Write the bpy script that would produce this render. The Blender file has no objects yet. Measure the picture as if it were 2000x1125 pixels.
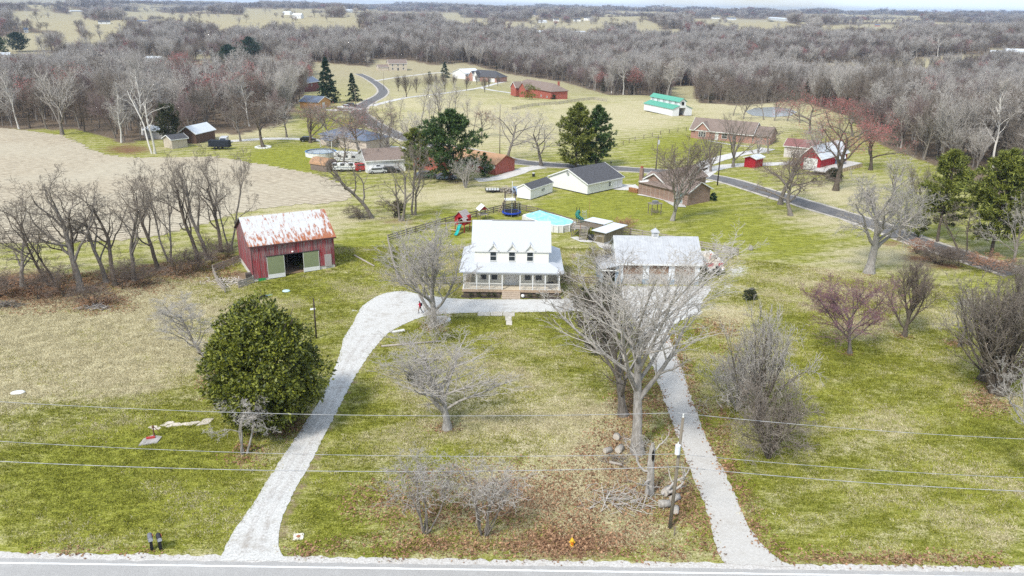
import bpy, bmesh, math, random
import numpy as np
from mathutils import Matrix, Vector

# ------------------------------------------------------------------ camera
SC = bpy.context.scene
COL = SC.collection
F = 1556.0; PITCH = math.radians(19.53); ROLL = math.radians(0.83); CH = 38.0
cp, sp, ca, sa = math.cos(PITCH), math.sin(PITCH), math.cos(ROLL), math.sin(ROLL)
RV = (ca, sp*sa, cp*sa); UV = (-sa, sp*ca, cp*ca); FV = (0, cp, -sp)
cam_d = bpy.data.cameras.new('camera'); cam = bpy.data.objects.new('camera', cam_d); COL.objects.link(cam)
cam_d.sensor_fit = 'HORIZONTAL'; cam_d.sensor_width = 36; cam_d.lens = 36*F/2000
cam_d.clip_start = 0.5; cam_d.clip_end = 30000
cam.matrix_world = Matrix(((RV[0], UV[0], -FV[0], 0), (RV[1], UV[1], -FV[1], 0), (RV[2], UV[2], -FV[2], CH), (0, 0, 0, 1)))
SC.camera = cam
SC.render.resolution_x, SC.render.resolution_y = 1024, 576

# ------------------------------------------------------------------ sky, sun, exposure
SUN_EL, SUN_AZ = math.radians(50), math.radians(215)      # azimuth clockwise from +Y: behind the camera, to its left
w = bpy.data.worlds.new('World'); SC.world = w; w.use_nodes = True
nt = w.node_tree; nt.nodes.clear()
o_ = nt.nodes.new('ShaderNodeOutputWorld'); bg = nt.nodes.new('ShaderNodeBackground')
sky = nt.nodes.new('ShaderNodeTexSky'); sky.sky_type = 'NISHITA'; sky.sun_disc = False
sky.sun_elevation = SUN_EL; sky.sun_rotation = SUN_AZ; sky.air_density = 1.0; sky.dust_density = 0.6; sky.ozone_density = 1.0
tc = nt.nodes.new('ShaderNodeTexCoord'); mp = nt.nodes.new('ShaderNodeMapping'); mp.inputs['Scale'].default_value = (1, 1, 5)
nz = nt.nodes.new('ShaderNodeTexNoise'); nz.inputs['Scale'].default_value = 2.6; nz.inputs['Detail'].default_value = 6
rp = nt.nodes.new('ShaderNodeValToRGB'); rp.color_ramp.elements[0].position = 0.36; rp.color_ramp.elements[1].position = 0.56
rp.color_ramp.elements[0].color = (0.15, 0.15, 0.15, 1)
mx = nt.nodes.new('ShaderNodeMixRGB'); mx.inputs[2].default_value = (7.6, 8.8, 10.4, 1)
L = nt.links
L.new(tc.outputs['Generated'], mp.inputs[0]); L.new(mp.outputs[0], nz.inputs[0]); L.new(nz.outputs[0], rp.inputs[0])
L.new(rp.outputs[0], mx.inputs[0]); L.new(sky.outputs[0], mx.inputs[1]); L.new(mx.outputs[0], bg.inputs[0])
bg.inputs[1].default_value = 0.05
L.new(bg.outputs[0], o_.inputs[0])
sun_d = bpy.data.lights.new('sun', 'SUN'); sun = bpy.data.objects.new('sun', sun_d); COL.objects.link(sun)
sun_d.energy = 1.5; sun_d.angle = math.radians(10); sun_d.color = (1.0, 0.955, 0.88)
sdir = Vector((math.sin(SUN_AZ)*math.cos(SUN_EL), math.cos(SUN_AZ)*math.cos(SUN_EL), math.sin(SUN_EL)))
sun.rotation_euler = sdir.to_track_quat('Z', 'Y').to_euler()
vs = SC.view_settings
vs.view_transform = 'Standard'; vs.look = 'None'; vs.gamma = 1; vs.use_curve_mapping = False; vs.exposure = 1.43
SC.render.engine = 'CYCLES'
SC.cycles.max_bounces = 5; SC.cycles.diffuse_bounces = 2; SC.cycles.glossy_bounces = 2; SC.cycles.transmission_bounces = 2
SC.cycles.transparent_max_bounces = 4; SC.cycles.volume_bounces = 0
SC.cycles.use_denoising = False

# ------------------------------------------------------------------ terrain and pixel geometry
def H(x, y):
    x = np.asarray(x, float); y = np.asarray(y, float)
    r = np.hypot(x, y)
    h = np.interp(r, [0, 300, 370, 480, 640, 820, 1060, 1400, 2100, 3200, 5200, 9000], [0, 0, -2, -9, -14, -13, -5, 3, 0, 3, 8, 16])
    k = np.interp(r, [330, 700, 1200, 3000, 9000], [0, .7, 1.5, 2.6, 3.6])
    u = (np.sin(x*.0071+1.3+y*.0019)*3.2 + np.sin(y*.0087-x*.0023+.7)*3.0 + np.sin(x*.0163-y*.0059+2.1)*1.6)
    h = h + k*u
    h = h + .9*np.exp(-((x+28.5)**2+(y-118)**2)/(2*5.5**2))          # the bank in front of the barn's east end
    return h
def Hs(x, y): return float(H(x, y))
def ray(px, py):
    u = (px-1000)/F; v = (562.5-py)/F
    return [FV[i]+u*RV[i]+v*UV[i] for i in range(3)]
_TS = 20.0*1.012**np.arange(520)
def at(px, py, dz=0.0):
    d = ray(px, py)
    if d[2] > -0.0015: d = [d[0], d[1], -0.0015]
    hit = CH+d[2]*_TS <= H(d[0]*_TS, d[1]*_TS)+dz
    i = int(np.argmax(hit)) if hit.any() else len(_TS)-1
    lo, hi = float(_TS[max(i-1, 0)]), float(_TS[i])
    for _ in range(3):
        q = np.linspace(lo, hi, 40); h_ = CH+d[2]*q <= H(d[0]*q, d[1]*q)+dz; j = int(np.argmax(h_)) if h_.any() else 39
        lo, hi = float(q[max(j-1, 0)]), float(q[j])
    return Vector((d[0]*hi, d[1]*hi, CH+d[2]*hi-dz))
def proj(x, y, z):
    a = x*RV[0]+y*RV[1]+(z-CH)*RV[2]; b = x*UV[0]+y*UV[1]+(z-CH)*UV[2]; c = y*FV[1]+(z-CH)*FV[2]
    return 1000+F*a/c, 562.5-F*b/c
def zat(p, py):
    lo, hi = p.z, p.z+60
    for _ in range(40):
        m = (lo+hi)/2
        if proj(p.x, p.y, m)[1] > py: lo = m
        else: hi = m
    return lo-p.z
def mpp(p):                                                  # metres per photograph pixel at a point
    return (p.y*FV[1]+(p.z-CH)*FV[2])/F

# ------------------------------------------------------------------ helpers
def link(o, parent=None):
    COL.objects.link(o)
    if parent: o.parent = parent
    return o
def tag(o, label=None, cat=None, group=None, kind=None):
    if label: o['label'] = label
    if cat: o['category'] = cat
    if group: o['group'] = group
    if kind: o['kind'] = kind
    return o
def empty(name, loc, rz=0, label=None, cat=None, group=None):
    e = bpy.data.objects.new(name, None); COL.objects.link(e); e.empty_display_size = .3
    e.location = loc; e.rotation_euler = (0, 0, rz)
    return tag(e, label, cat, group)
def copy_tree(o, parent=None):
    c = o.copy(); COL.objects.link(c)
    if parent: c.parent = parent
    for ch in o.children: copy_tree(ch, c)
    return c
class MB:
    """collects faces, builds one mesh object"""
    def __init__(s): s.v = []; s.f = []; s.T = (0, 0, 0, 0); s.col = []
    def tr(s, ox, oy, rot=0, oz=0): s.T = (ox, oy, oz, rot); return s
    def p(s, pts):
        ox, oy, oz, r = s.T; c, n = math.cos(r), math.sin(r); b = len(s.v)
        for x, y, z in pts: s.v.append((ox+c*x-n*y, oy+n*x+c*y, oz+z))
        return b
    def face(s, pts): b = s.p(pts); s.f.append(tuple(range(b, b+len(pts)))); return s
    def box(s, x0, x1, y0, y1, z0, z1):
        b = s.p([(x0, y0, z0), (x1, y0, z0), (x1, y1, z0), (x0, y1, z0), (x0, y0, z1), (x1, y0, z1), (x1, y1, z1), (x0, y1, z1)])
        for q in ((0, 3, 2, 1), (4, 5, 6, 7), (0, 1, 5, 4), (1, 2, 6, 5), (2, 3, 7, 6), (3, 0, 4, 7)): s.f.append(tuple(b+i for i in q))
        return s
    def prism(s, prof, ax, a, b_):
        n = len(prof)
        if ax == 'x': A = [(a, u, v) for u, v in prof]; Bq = [(b_, u, v) for u, v in prof]
        elif ax == 'y': A = [(u, a, v) for u, v in prof]; Bq = [(u, b_, v) for u, v in prof]
        else: A = [(u, v, a) for u, v in prof]; Bq = [(u, v, b_) for u, v in prof]
        b = s.p(A+Bq)
        s.f.append(tuple(b+i for i in range(n))); s.f.append(tuple(b+n+i for i in reversed(range(n))))
        for i in range(n): j = (i+1) % n; s.f.append((b+i, b+n+i, b+n+j, b+j))
        return s
    def bar(s, p0, p1, w_, h_=None):
        h_ = h_ or w_
        p0, p1 = Vector(p0), Vector(p1); d = (p1-p0).normalized()
        r = Vector((0, 0, 1)) if abs(d.z) < .9 else Vector((1, 0, 0))
        e1 = d.cross(r).normalized()*w_/2; e2 = e1.cross(d).normalized()*h_/2
        b = s.p([tuple(q) for q in (p0-e1-e2, p0+e1-e2, p0+e1+e2, p0-e1+e2, p1-e1-e2, p1+e1-e2, p1+e1+e2, p1-e1+e2)])
        for q in ((0, 3, 2, 1), (4, 5, 6, 7), (0, 1, 5, 4), (1, 2, 6, 5), (2, 3, 7, 6), (3, 0, 4, 7)): s.f.append(tuple(b+i for i in q))
        return s
    def cyl(s, p0, p1, r0, r1=None, n=10):
        r1 = r0 if r1 is None else r1
        p0, p1 = Vector(p0), Vector(p1); d = (p1-p0).normalized()
        r = Vector((0, 0, 1)) if abs(d.z) < .9 else Vector((1, 0, 0))
        e1 = d.cross(r).normalized(); e2 = e1.cross(d).normalized()
        pts = []
        for q, rr in ((p0, r0), (p1, r1)):
            for i in range(n):
                a = 2*math.pi*i/n; pts.append(tuple(q+e1*math.cos(a)*rr+e2*math.sin(a)*rr))
        b = s.p(pts)
        for i in range(n): j = (i+1) % n; s.f.append((b+i, b+j, b+n+j, b+n+i))
        s.f.append(tuple(b+i for i in reversed(range(n)))); s.f.append(tuple(b+n+i for i in range(n)))
        return s
    def lathe(s, prof, n=12, c=(0, 0, 0)):
        b = s.p([(c[0]+r*math.cos(2*math.pi*i/n), c[1]+r*math.sin(2*math.pi*i/n), c[2]+z) for r, z in prof for i in range(n)])
        for k in range(len(prof)-1):
            for i in range(n): j = (i+1) % n; s.f.append((b+k*n+i, b+k*n+j, b+k*n+n+j, b+k*n+n+i))
        s.f.append(tuple(b+i for i in reversed(range(n)))); s.f.append(tuple(b+(len(prof)-1)*n+i for i in range(n)))
        return s
    def tube(s, pts, r, n=6, r1=None):
        r1 = r if r1 is None else r1
        for i in range(len(pts)-1):
            k0, k1 = i/(len(pts)-1), (i+1)/(len(pts)-1)
            s.cyl(pts[i], pts[i+1], r+(r1-r)*k0, r+(r1-r)*k1, n)
        return s
    def build(s, name, m, parent=None, smooth=False, loc=None):
        me = bpy.data.meshes.new(name); me.from_pydata(s.v, [], s.f); me.validate()
        bm = bmesh.new(); bm.from_mesh(me); bmesh.ops.recalc_face_normals(bm, faces=bm.faces); bm.to_mesh(me); bm.free()
        for x in (m if isinstance(m, (list, tuple)) else [m]): me.materials.append(x)
        if smooth: me.polygons.foreach_set('use_smooth', [True]*len(me.polygons))
        o = bpy.data.objects.new(name, me); link(o, parent)
        if loc: o.location = loc
        return o
def np_mesh(name, V, Q, mats, midx=None, smooth=False):
    """mesh from numpy verts and a quad or tri array"""
    me = bpy.data.meshes.new(name)
    Q = np.asarray(Q, np.int32); k = Q.shape[1]
    me.vertices.add(len(V)); me.vertices.foreach_set('co', np.asarray(V, np.float32).ravel())
    me.loops.add(Q.size); me.loops.foreach_set('vertex_index', Q.ravel())
    me.polygons.add(len(Q)); me.polygons.foreach_set('loop_start', np.arange(0, Q.size, k, dtype=np.int32))
    for x in mats: me.materials.append(x)
    if midx is not None: me.polygons.foreach_set('material_index', np.asarray(midx, np.int32))
    if smooth: me.polygons.foreach_set('use_smooth', np.ones(len(Q), bool))
    me.update(calc_edges=True)
    return me

# ------------------------------------------------------------------ materials
MATS = {}
def nodes_of(name):
    m = bpy.data.materials.new(name); m.use_nodes = True; n = m.node_tree
    return m, n, n.nodes['Principled BSDF'], n.links
def mat(name, c, rough=.8, var=.18, scale=4.0, bump=0.0, metal=0.0, spec=.25, c2=None, stretch=(1, 1, 1), rnd=0.0, detail=5, coord='Object', lo=.3, hi=.7):
    if name in MATS: return MATS[name]
    m, n, b, l = nodes_of(name)
    c2 = c2 or tuple(min(1, x*(1+var)) for x in c); c1 = c if c2 is not None and var == 0 else tuple(x*(1-var) for x in c)
    t = n.nodes.new('ShaderNodeTexCoord'); mpn = n.nodes.new('ShaderNodeMapping'); mpn.inputs['Scale'].default_value = stretch
    z = n.nodes.new('ShaderNodeTexNoise'); z.inputs['Scale'].default_value = scale; z.inputs['Detail'].default_value = detail; z.inputs['Roughness'].default_value = .65
    r = n.nodes.new('ShaderNodeValToRGB'); e = r.color_ramp.elements
    e[0].position, e[1].position = lo, hi; e[0].color = (*c1, 1); e[1].color = (*c2, 1)
    l.new(t.outputs[coord], mpn.inputs[0]); l.new(mpn.outputs[0], z.inputs[0]); l.new(z.outputs[0], r.inputs[0])
    out = r.outputs[0]
    if rnd:
        oi = n.nodes.new('ShaderNodeObjectInfo'); mr = n.nodes.new('ShaderNodeMapRange'); hs = n.nodes.new('ShaderNodeHueSaturation')
        mr.inputs[3].default_value = 1-rnd; mr.inputs[4].default_value = 1+rnd
        l.new(oi.outputs['Random'], mr.inputs[0]); l.new(mr.outputs[0], hs.inputs['Value']); l.new(out, hs.inputs['Color']); out = hs.outputs[0]
    l.new(out, b.inputs['Base Color'])
    b.inputs['Roughness'].default_value = rough; b.inputs['Metallic'].default_value = metal; b.inputs['Specular IOR Level'].default_value = spec
    if bump:
        bp = n.nodes.new('ShaderNodeBump'); bp.inputs['Strength'].default_value = bump; bp.inputs['Distance'].default_value = .05
        l.new(z.outputs[0], bp.inputs['Height']); l.new(bp.outputs[0], b.inputs['Normal'])
    MATS[name] = m
    return m
def brick_mat(name, c1, c2, mortar, sc=1.0):
    if name in MATS: return MATS[name]
    m, n, b, l = nodes_of(name)
    g = n.nodes.new('ShaderNodeTexCoord')
    # use x+y for the horizontal run so every wall gets courses
    sx = n.nodes.new('ShaderNodeSeparateXYZ'); l.new(g.outputs['Object'], sx.inputs[0])
    ad = n.nodes.new('ShaderNodeMath'); l.new(sx.outputs[0], ad.inputs[0]); l.new(sx.outputs[1], ad.inputs[1])
    cx = n.nodes.new('ShaderNodeCombineXYZ'); l.new(ad.outputs[0], cx.inputs[0]); l.new(sx.outputs[2], cx.inputs[1])
    t = n.nodes.new('ShaderNodeTexBrick'); t.inputs['Scale'].default_value = sc
    t.inputs['Brick Width'].default_value = .42; t.inputs['Row Height'].default_value = .14; t.inputs['Mortar Size'].default_value = .014
    t.inputs['Color1'].default_value = (*c1, 1); t.inputs['Color2'].default_value = (*c2, 1); t.inputs['Mortar'].default_value = (*mortar, 1)
    l.new(cx.outputs[0], t.inputs[0])
    z = n.nodes.new('ShaderNodeTexNoise'); z.inputs['Scale'].default_value = 2.2; l.new(g.outputs['Object'], z.inputs[0])
    mr = n.nodes.new('ShaderNodeMapRange'); mr.inputs[3].default_value = .75; mr.inputs[4].default_value = 1.25; l.new(z.outputs[0], mr.inputs[0])
    hs = n.nodes.new('ShaderNodeHueSaturation'); l.new(mr.outputs[0], hs.inputs['Value']); l.new(t.outputs[0], hs.inputs['Color']); l.new(hs.outputs[0], b.inputs['Base Color'])
    b.inputs['Roughness'].default_value = .9
    MATS[name] = m
    return m
def wave_mat(name, c, dirn='Z', scale=6.0, strength=.5, rough=.6, var=.08, metal=0, rust=None, spec=.3):
    """horizontal lap siding or ribbed metal: a colour with noise and a wave bump"""
    if name in MATS: return MATS[name]
    m = mat(name, c, rough, var, 1.5, metal=metal, spec=spec); n = m.node_tree; l = n.links; b = n.nodes['Principled BSDF']
    t = n.nodes.new('ShaderNodeTexCoord'); wv = n.nodes.new('ShaderNodeTexWave'); wv.wave_type = 'BANDS'; wv.bands_direction = dirn; wv.wave_profile = 'SAW' if dirn == 'Z' else 'SIN'
    wv.inputs['Scale'].default_value = scale; l.new(t.outputs['Object'], wv.inputs[0])
    bp = n.nodes.new('ShaderNodeBump'); bp.inputs['Strength'].default_value = strength*.3; bp.inputs['Distance'].default_value = .02
    l.new(wv.outputs['Fac'], bp.inputs['Height']); l.new(bp.outputs[0], b.inputs['Normal'])
    if rust:
        z = n.nodes.new('ShaderNodeTexNoise'); z.inputs['Scale'].default_value = rust[1]; z.inputs['Detail'].default_value = 8; z.inputs['Roughness'].default_value = .7
        mpn = n.nodes.new('ShaderNodeMapping'); mpn.inputs['Scale'].default_value = rust[4]; l.new(t.outputs['Object'], mpn.inputs[0]); l.new(mpn.outputs[0], z.inputs[0])
        r = n.nodes.new('ShaderNodeValToRGB'); r.color_ramp.elements[0].position = rust[2]; r.color_ramp.elements[1].position = rust[3]; sx_ = n.nodes.new('ShaderNodeSeparateXYZ'); l.new(t.outputs['Object'], sx_.inputs[0])
        gy = n.nodes.new('ShaderNodeMapRange'); gy.inputs[1].default_value = -.3; gy.inputs[2].default_value = 2.6; gy.inputs[3].default_value = .10; gy.inputs[4].default_value = -.035; l.new(sx_.outputs[1], gy.inputs[0])
        gx = n.nodes.new('ShaderNodeMapRange'); gx.inputs[1].default_value = 10.0; gx.inputs[2].default_value = 12.0; gx.inputs[3].default_value = 0; gx.inputs[4].default_value = .09; l.new(sx_.outputs[0], gx.inputs[0])
        a1_ = n.nodes.new('ShaderNodeMath'); l.new(z.outputs[0], a1_.inputs[0]); l.new(gy.outputs[0], a1_.inputs[1]); a2_ = n.nodes.new('ShaderNodeMath'); l.new(a1_.outputs[0], a2_.inputs[0]); l.new(gx.outputs[0], a2_.inputs[1]); l.new(a2_.outputs[0], r.inputs[0])
        src = b.inputs['Base Color'].links[0].from_socket
        mxn = n.nodes.new('ShaderNodeMixRGB'); l.new(r.outputs[0], mxn.inputs[0]); l.new(src, mxn.inputs[1]); mxn.inputs[2].default_value = (*rust[0], 1); l.new(mxn.outputs[0], b.inputs['Base Color'])
    return m
GLASS = mat('window_glass', (.035, .045, .055), .12, .3, 1.0, spec=.6)
WHITE = mat('white_paint', (.74, .74, .72), .5, .04, 3)
WOOD = mat('weathered_wood', (.20, .165, .13), .85, .3, 5, stretch=(1, 1, 4))
WOODL = mat('pale_lumber', (.52, .40, .26), .8, .2, 4)
DARK = mat('dark_metal', (.03, .03, .033), .5, .2, 5)
CONC = mat('concrete', (.50, .48, .45), .9, .16, 2, bump=.2)
RUBBER = mat('rubber', (.02, .02, .02), .8, .2, 8)
STEEL = mat('galvanised', (.45, .46, .47), .4, .1, 3, metal=.5)
RED = mat('red_paint', (.36, .02, .03), .55, .2, 3)
# ------------------------------------------------------------------ ground
def ground_material():
    m, n, b, l = nodes_of('ground_cover')
    N = n.nodes.new
    def math_(op, a, c=None, clamp=False):
        q = N('ShaderNodeMath'); q.operation = op; q.use_clamp = clamp
        for i, x in enumerate((a, c)):
            if x is None: continue
            if isinstance(x, (int, float)): q.inputs[i].default_value = x
            else: l.new(x, q.inputs[i])
        return q.outputs[0]
    def mix(f, a, c):
        q = N('ShaderNodeMixRGB')
        for i, x in enumerate((f, a, c)):
            if isinstance(x, (int, float)): q.inputs[i].default_value = x
            elif isinstance(x, tuple): q.inputs[i].default_value = (*x, 1)
            else: l.new(x, q.inputs[i])
        return q.outputs[0]
    geo = N('ShaderNodeNewGeometry')
    def noise(sc, det=4, st=(1, 1, 1), ro=.6, off=0):
        mpn = N('ShaderNodeMapping'); mpn.inputs['Scale'].default_value = st; mpn.inputs['Location'].default_value = (off, off*1.7, 0); mpn.inputs['Rotation'].default_value = (0, 0, .12)
        l.new(geo.outputs['Position'], mpn.inputs[0])
        z = N('ShaderNodeTexNoise'); z.inputs['Scale'].default_value = sc; z.inputs['Detail'].default_value = det; z.inputs['Roughness'].default_value = ro
        l.new(mpn.outputs[0], z.inputs[0]); return z.outputs[0]
    a1 = N('ShaderNodeAttribute'); a1.attribute_name = 'm1'; s1 = N('ShaderNodeSeparateColor'); l.new(a1.outputs['Color'], s1.inputs[0])
    a2 = N('ShaderNodeAttribute'); a2.attribute_name = 'm2'; s2 = N('ShaderNodeSeparateColor'); l.new(a2.outputs['Color'], s2.inputs[0])
    A = noise(.055, 4); Bn = noise(.32, 5, off=7); C = noise(2.4, 5, (.45, 1, 1), .75, 3); D = noise(1.1, 6, (.35, 1, 1), .7, 11); E_ = noise(6.5, 3, (.8, 1, 1), .7, 5)
    def sstep(x, lo, hi):
        q = N('ShaderNodeMapRange'); q.interpolation_type = 'SMOOTHSTEP'; q.inputs[1].default_value = lo; q.inputs[2].default_value = hi; l.new(x, q.inputs[0]); return q.outputs[0]
    def cen(x, k): return math_('MULTIPLY', math_('SUBTRACT', x, .5), k)
    dry = math_('ADD', s1.outputs[0], math_('ADD', cen(A, .65), math_('ADD', cen(Bn, .6), math_('ADD', cen(C, 1.0), cen(D, .9)))))
    mwm = N('ShaderNodeMapping'); mwm.inputs['Rotation'].default_value = (0, 0, 1.15); l.new(geo.outputs['Position'], mwm.inputs[0]); mw = N('ShaderNodeTexWave'); mw.inputs['Scale'].default_value = .085; mw.inputs['Distortion'].default_value = 1.5; mw.inputs['Detail Scale'].default_value = .4; l.new(mwm.outputs[0], mw.inputs[0])
    dry = math_('ADD', dry, cen(mw.outputs['Fac'], .16))
    gcol = mix(sstep(math_('ADD', math_('MULTIPLY', D, .5), math_('MULTIPLY', C, .5)), .36, .64), (.085, .100, .011), (.335, .345, .052))
    gcol = mix(sstep(E_, .45, .75), gcol, (.46, .44, .11))
    dcol = mix(sstep(E_, .34, .66), (.29, .24, .115), (.70, .635, .42))
    col = mix(sstep(dry, .18, .82), gcol, dcol)
    far = mix(sstep(D, .3, .7), (.29, .25, .15), (.44, .39, .255))
    col = mix(math_('MULTIPLY', s2.outputs[1], 1.0), col, far)
    lit = math_('ADD', s1.outputs[1], math_('ADD', cen(Bn, .5), cen(C, .9)))
    lcol = mix(sstep(E_, .36, .66), (.085, .038, .02), (.36, .215, .13))
    col = mix(sstep(lit, .28, .72), col, lcol)
    dirt = math_('ADD', s2.outputs[0], math_('ADD', cen(Bn, .5), cen(C, .6)))
    col = mix(sstep(dirt, .35, .7), col, mix(D, (.17, .115, .07), (.33, .25, .17)))
    frs = mix(sstep(C, .3, .7), (.10, .075, .05), (.26, .20, .145))
    col = mix(s1.outputs[2], col, frs)
    gv = math_('ADD', s2.outputs[2], math_('ADD', cen(Bn, .7), math_('ADD', cen(C, .9), cen(E_, .7))))
    col = mix(sstep(gv, .46, .62), col, mix(sstep(E_, .3, .7), (.42, .40, .37), (.78, .77, .75)))
    l.new(col, b.inputs['Base Color']); b.inputs['Roughness'].default_value = 1; b.inputs['Specular IOR Level'].default_value = .05
    bp = N('ShaderNodeBump'); bp.inputs['Strength'].default_value = .9; bp.inputs['Distance'].default_value = .22
    l.new(math_('ADD', C, math_('MULTIPLY', E_, .5)), bp.inputs['Height']); l.new(bp.outputs[0], b.inputs['Normal'])
    return m
def tall_in(px, py, hpx, poly):
    hpx = hpx*(.9 if max(q[1] for q in poly) < 90 else .3)
    k = np.zeros(np.shape(px), bool)
    for f in (0, .2, .4, .6, .8, 1.0): k |= in_poly(px, py-f*hpx, poly)
    return k
def in_poly(px, py, poly):
    px = np.asarray(px); py = np.asarray(py); c = np.zeros(px.shape, bool); n = len(poly)
    for i in range(n):
        x0, y0 = poly[i]; x1, y1 = poly[(i+1) % n]
        if y0 == y1: continue
        q = ((y0 > py) != (y1 > py)) & (px < (x1-x0)*(py-y0)/(y1-y0)+x0)
        c ^= q
    return c
# woodland as the photograph shows it, by where the trunks stand
WOODS = [(-260, 254), (-60, 248), (60, 254), (140, 252), (190, 262), (240, 280), (310, 272), (400, 262), (470, 262), (560, 240), (585, 200), (600, 170), (660, 140), (715, 140), (735, 116), (800, 118), (850, 128), (900, 122), (1000, 146),
         (1100, 160), (1190, 186), (1260, 186), (1345, 200), (1450, 206), (1560, 196), (1650, 226), (1725, 286), (1780, 306), (1850, 330), (1960, 395), (2060, 440), (2500, 470), (2500, 8), (-260, 8)]
CLEAR = [[(-80, 80), (40, 66), (150, 60), (165, 76), (90, 90), (-80, 98)], [(160, 44), (250, 38), (250, 62), (180, 72)], [(120, 78), (215, 80), (215, 88), (120, 88)],
         [(20, 22), (90, 20), (190, 40), (120, 48), (20, 34)], [(-100, 4), (130, 3), (130, 8), (-100, 9)], [(240, 22), (700, 36), (700, 50), (560, 48), (400, 42), (240, 34)], [(400, 38), (520, 42), (520, 58), (430, 56)],
         [(980, 42), (1080, 42), (1180, 50), (1180, 60), (980, 56)], [(1150, 32), (1260, 38), (1290, 50), (1180, 44)], [(1350, 36), (1500, 38), (1590, 54), (1480, 56), (1350, 42)], [(1600, 50), (1760, 46), (1760, 58), (1600, 60)],
         [(1480, 136), (1640, 124), (1760, 116), (1880, 108), (1990, 106), (2080, 108), (2080, 122), (1880, 124), (1700, 132), (1500, 144)], [(1520, 152), (1680, 145), (1840, 140), (1840, 150), (1700, 160), (1530, 163)],
         [(365, 122), (520, 112), (556, 130), (556, 155), (440, 160), (365, 156)], [(270, 128), (350, 118), (352, 160), (280, 160)], [(1310, 168), (1360, 168), (1360, 186), (1310, 186)], [(600, 120), (720, 130), (700, 190), (600, 190)], [(0, 100), (90, 100), (120, 124), (0, 126)]]
CLEAR += [[(690, 21), (900, 25), (900, 31), (700, 28)], [(1180, 21), (1330, 25), (1330, 30), (1180, 26)], [(1560, 27), (1800, 31), (1800, 37), (1560, 33)], [(250, 9), (420, 12), (420, 16), (250, 14)], [(470, 15), (640, 18), (640, 23), (480, 22)], [(860, 34), (960, 36), (960, 44), (860, 42)], [(1240, 56), (1330, 58), (1330, 64), (1240, 64)], [(1820, 44), (1990, 48), (1990, 54), (1820, 52)], [(560, 52), (700, 56), (760, 62), (600, 60)]]
FARH = [(192, 216, 47), (268, 290, 46), (138, 162, 23), (284, 312, 122), (338, 365, 120), (362, 396, 153), (404, 432, 147), (386, 410, 106), (504, 546, 135), (-4, 20, 114), (44, 66, 115), (48, 56, 64), (1962, 2010, 112), (1934, 1958, 108), (1868, 1888, 126), (1709, 1719, 52), (1053, 1068, 45), (1082, 1092, 42), (1120, 1134, 42), (1140, 1156, 40), (1039, 1048, 33), (1124, 1144, 66), (1048, 1062, 65), (1392, 1406, 37), (1422, 1438, 39), (1500, 1536, 41), (1566, 1574, 34), (552, 566, 29), (571, 588, 36), (674, 690, 24), (720, 735, 22), (1638, 1650, 33)]
for x0_, x1_, y_ in FARH: CLEAR.append([(x0_-2, y_-(6 if y_ < 80 else 12)), (x1_+2, y_-(6 if y_ < 80 else 12)), (x1_+3, y_+1), (x0_-3, y_+1)])
CROP = [(-120, 252), (0, 250), (60, 256), (118, 264), (150, 276), (172, 290), (205, 302), (250, 308), (330, 308), (420, 306), (470, 314), (540, 326), (610, 340), (655, 352), (690, 372), (682, 388), (640, 397), (560, 402), (500, 408), (455, 420),
        (400, 436), (330, 456), (260, 468), (150, 476), (40, 474), (-120, 470)]
LEFT_E = [(428, 1096), (440, 1068), (455, 1040), (490, 990), (525, 935), (560, 882), (598, 824), (636, 762), (652, 722), (664, 690), (672, 660), (688, 634), (698, 614), (706, 600), (722, 588), (738, 578), (762, 571), (792, 569), (832, 577), (900, 584), (980, 585), (1090, 584), (1150, 578), (1205, 566)]
LOW_E = [(1215, 600), (1130, 608), (1000, 610), (940, 611), (870, 613), (830, 618), (792, 632), (757, 652), (735, 676), (715, 702), (690, 742), (660, 800), (633, 852), (604, 910), (574, 962), (552, 1012), (543, 1050), (549, 1080), (566, 1096)]
CL = [(1225, 602), (1240, 628), (1254, 658), (1266, 690), (1284, 742), (1302, 796), (1322, 852), (1342, 904), (1366, 962), (1384, 1012), (1396, 1062), (1408, 1090), (1418, 1102)]
CR = [(1552, 1108), (1520, 1092), (1496, 1072), (1470, 1040), (1449, 1000), (1422, 936), (1396, 890), (1371, 832), (1352, 782), (1336, 732), (1322, 694), (1310, 664), (1302, 648)]
AP = [(1207, 559), (1290, 560), (1372, 559), (1388, 560), (1388, 568), (1374, 584), (1368, 602), (1372, 612), (1340, 622), (1316, 634), (1304, 652), (1256, 664), (1240, 634), (1216, 604), (1206, 580)]
# soft spots: (x, y, rx, ry, amount) in photograph pixels, baked into the ground as its own cover
DRY = [(120, 680, 280, 120, .95), (330, 610, 170, 60, .75), (60, 800, 160, 80, .35), (1000, 830, 170, 120, .35), (1150, 920, 160, 140, .5), (1040, 960, 160, 70, .55), (940, 240, 240, 60, .45), (1200, 230, 220, 50, .42), (1480, 210, 200, 60, .45),
       (1750, 620, 120, 100, .3), (1700, 850, 180, 70, .3), (1800, 760, 200, 120, .18), (900, 385, 160, 25, .5), (620, 430, 180, 40, .45), (1480, 560, 200, 70, .2), (1640, 430, 140, 30, .45), (1700, 500, 200, 30, .4), (760, 880, 120, 60, .2), (1430, 620, 60, 40, .4), (1560, 520, 120, 40, .25), (600, 260, 160, 30, .15), (1250, 500, 160, 20, .25), (1650, 380, 120, 30, .45), (840, 200, 200, 40, .35), (1560, 1000, 240, 80, .15), (440, 240, 120, 40, .6)]
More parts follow.
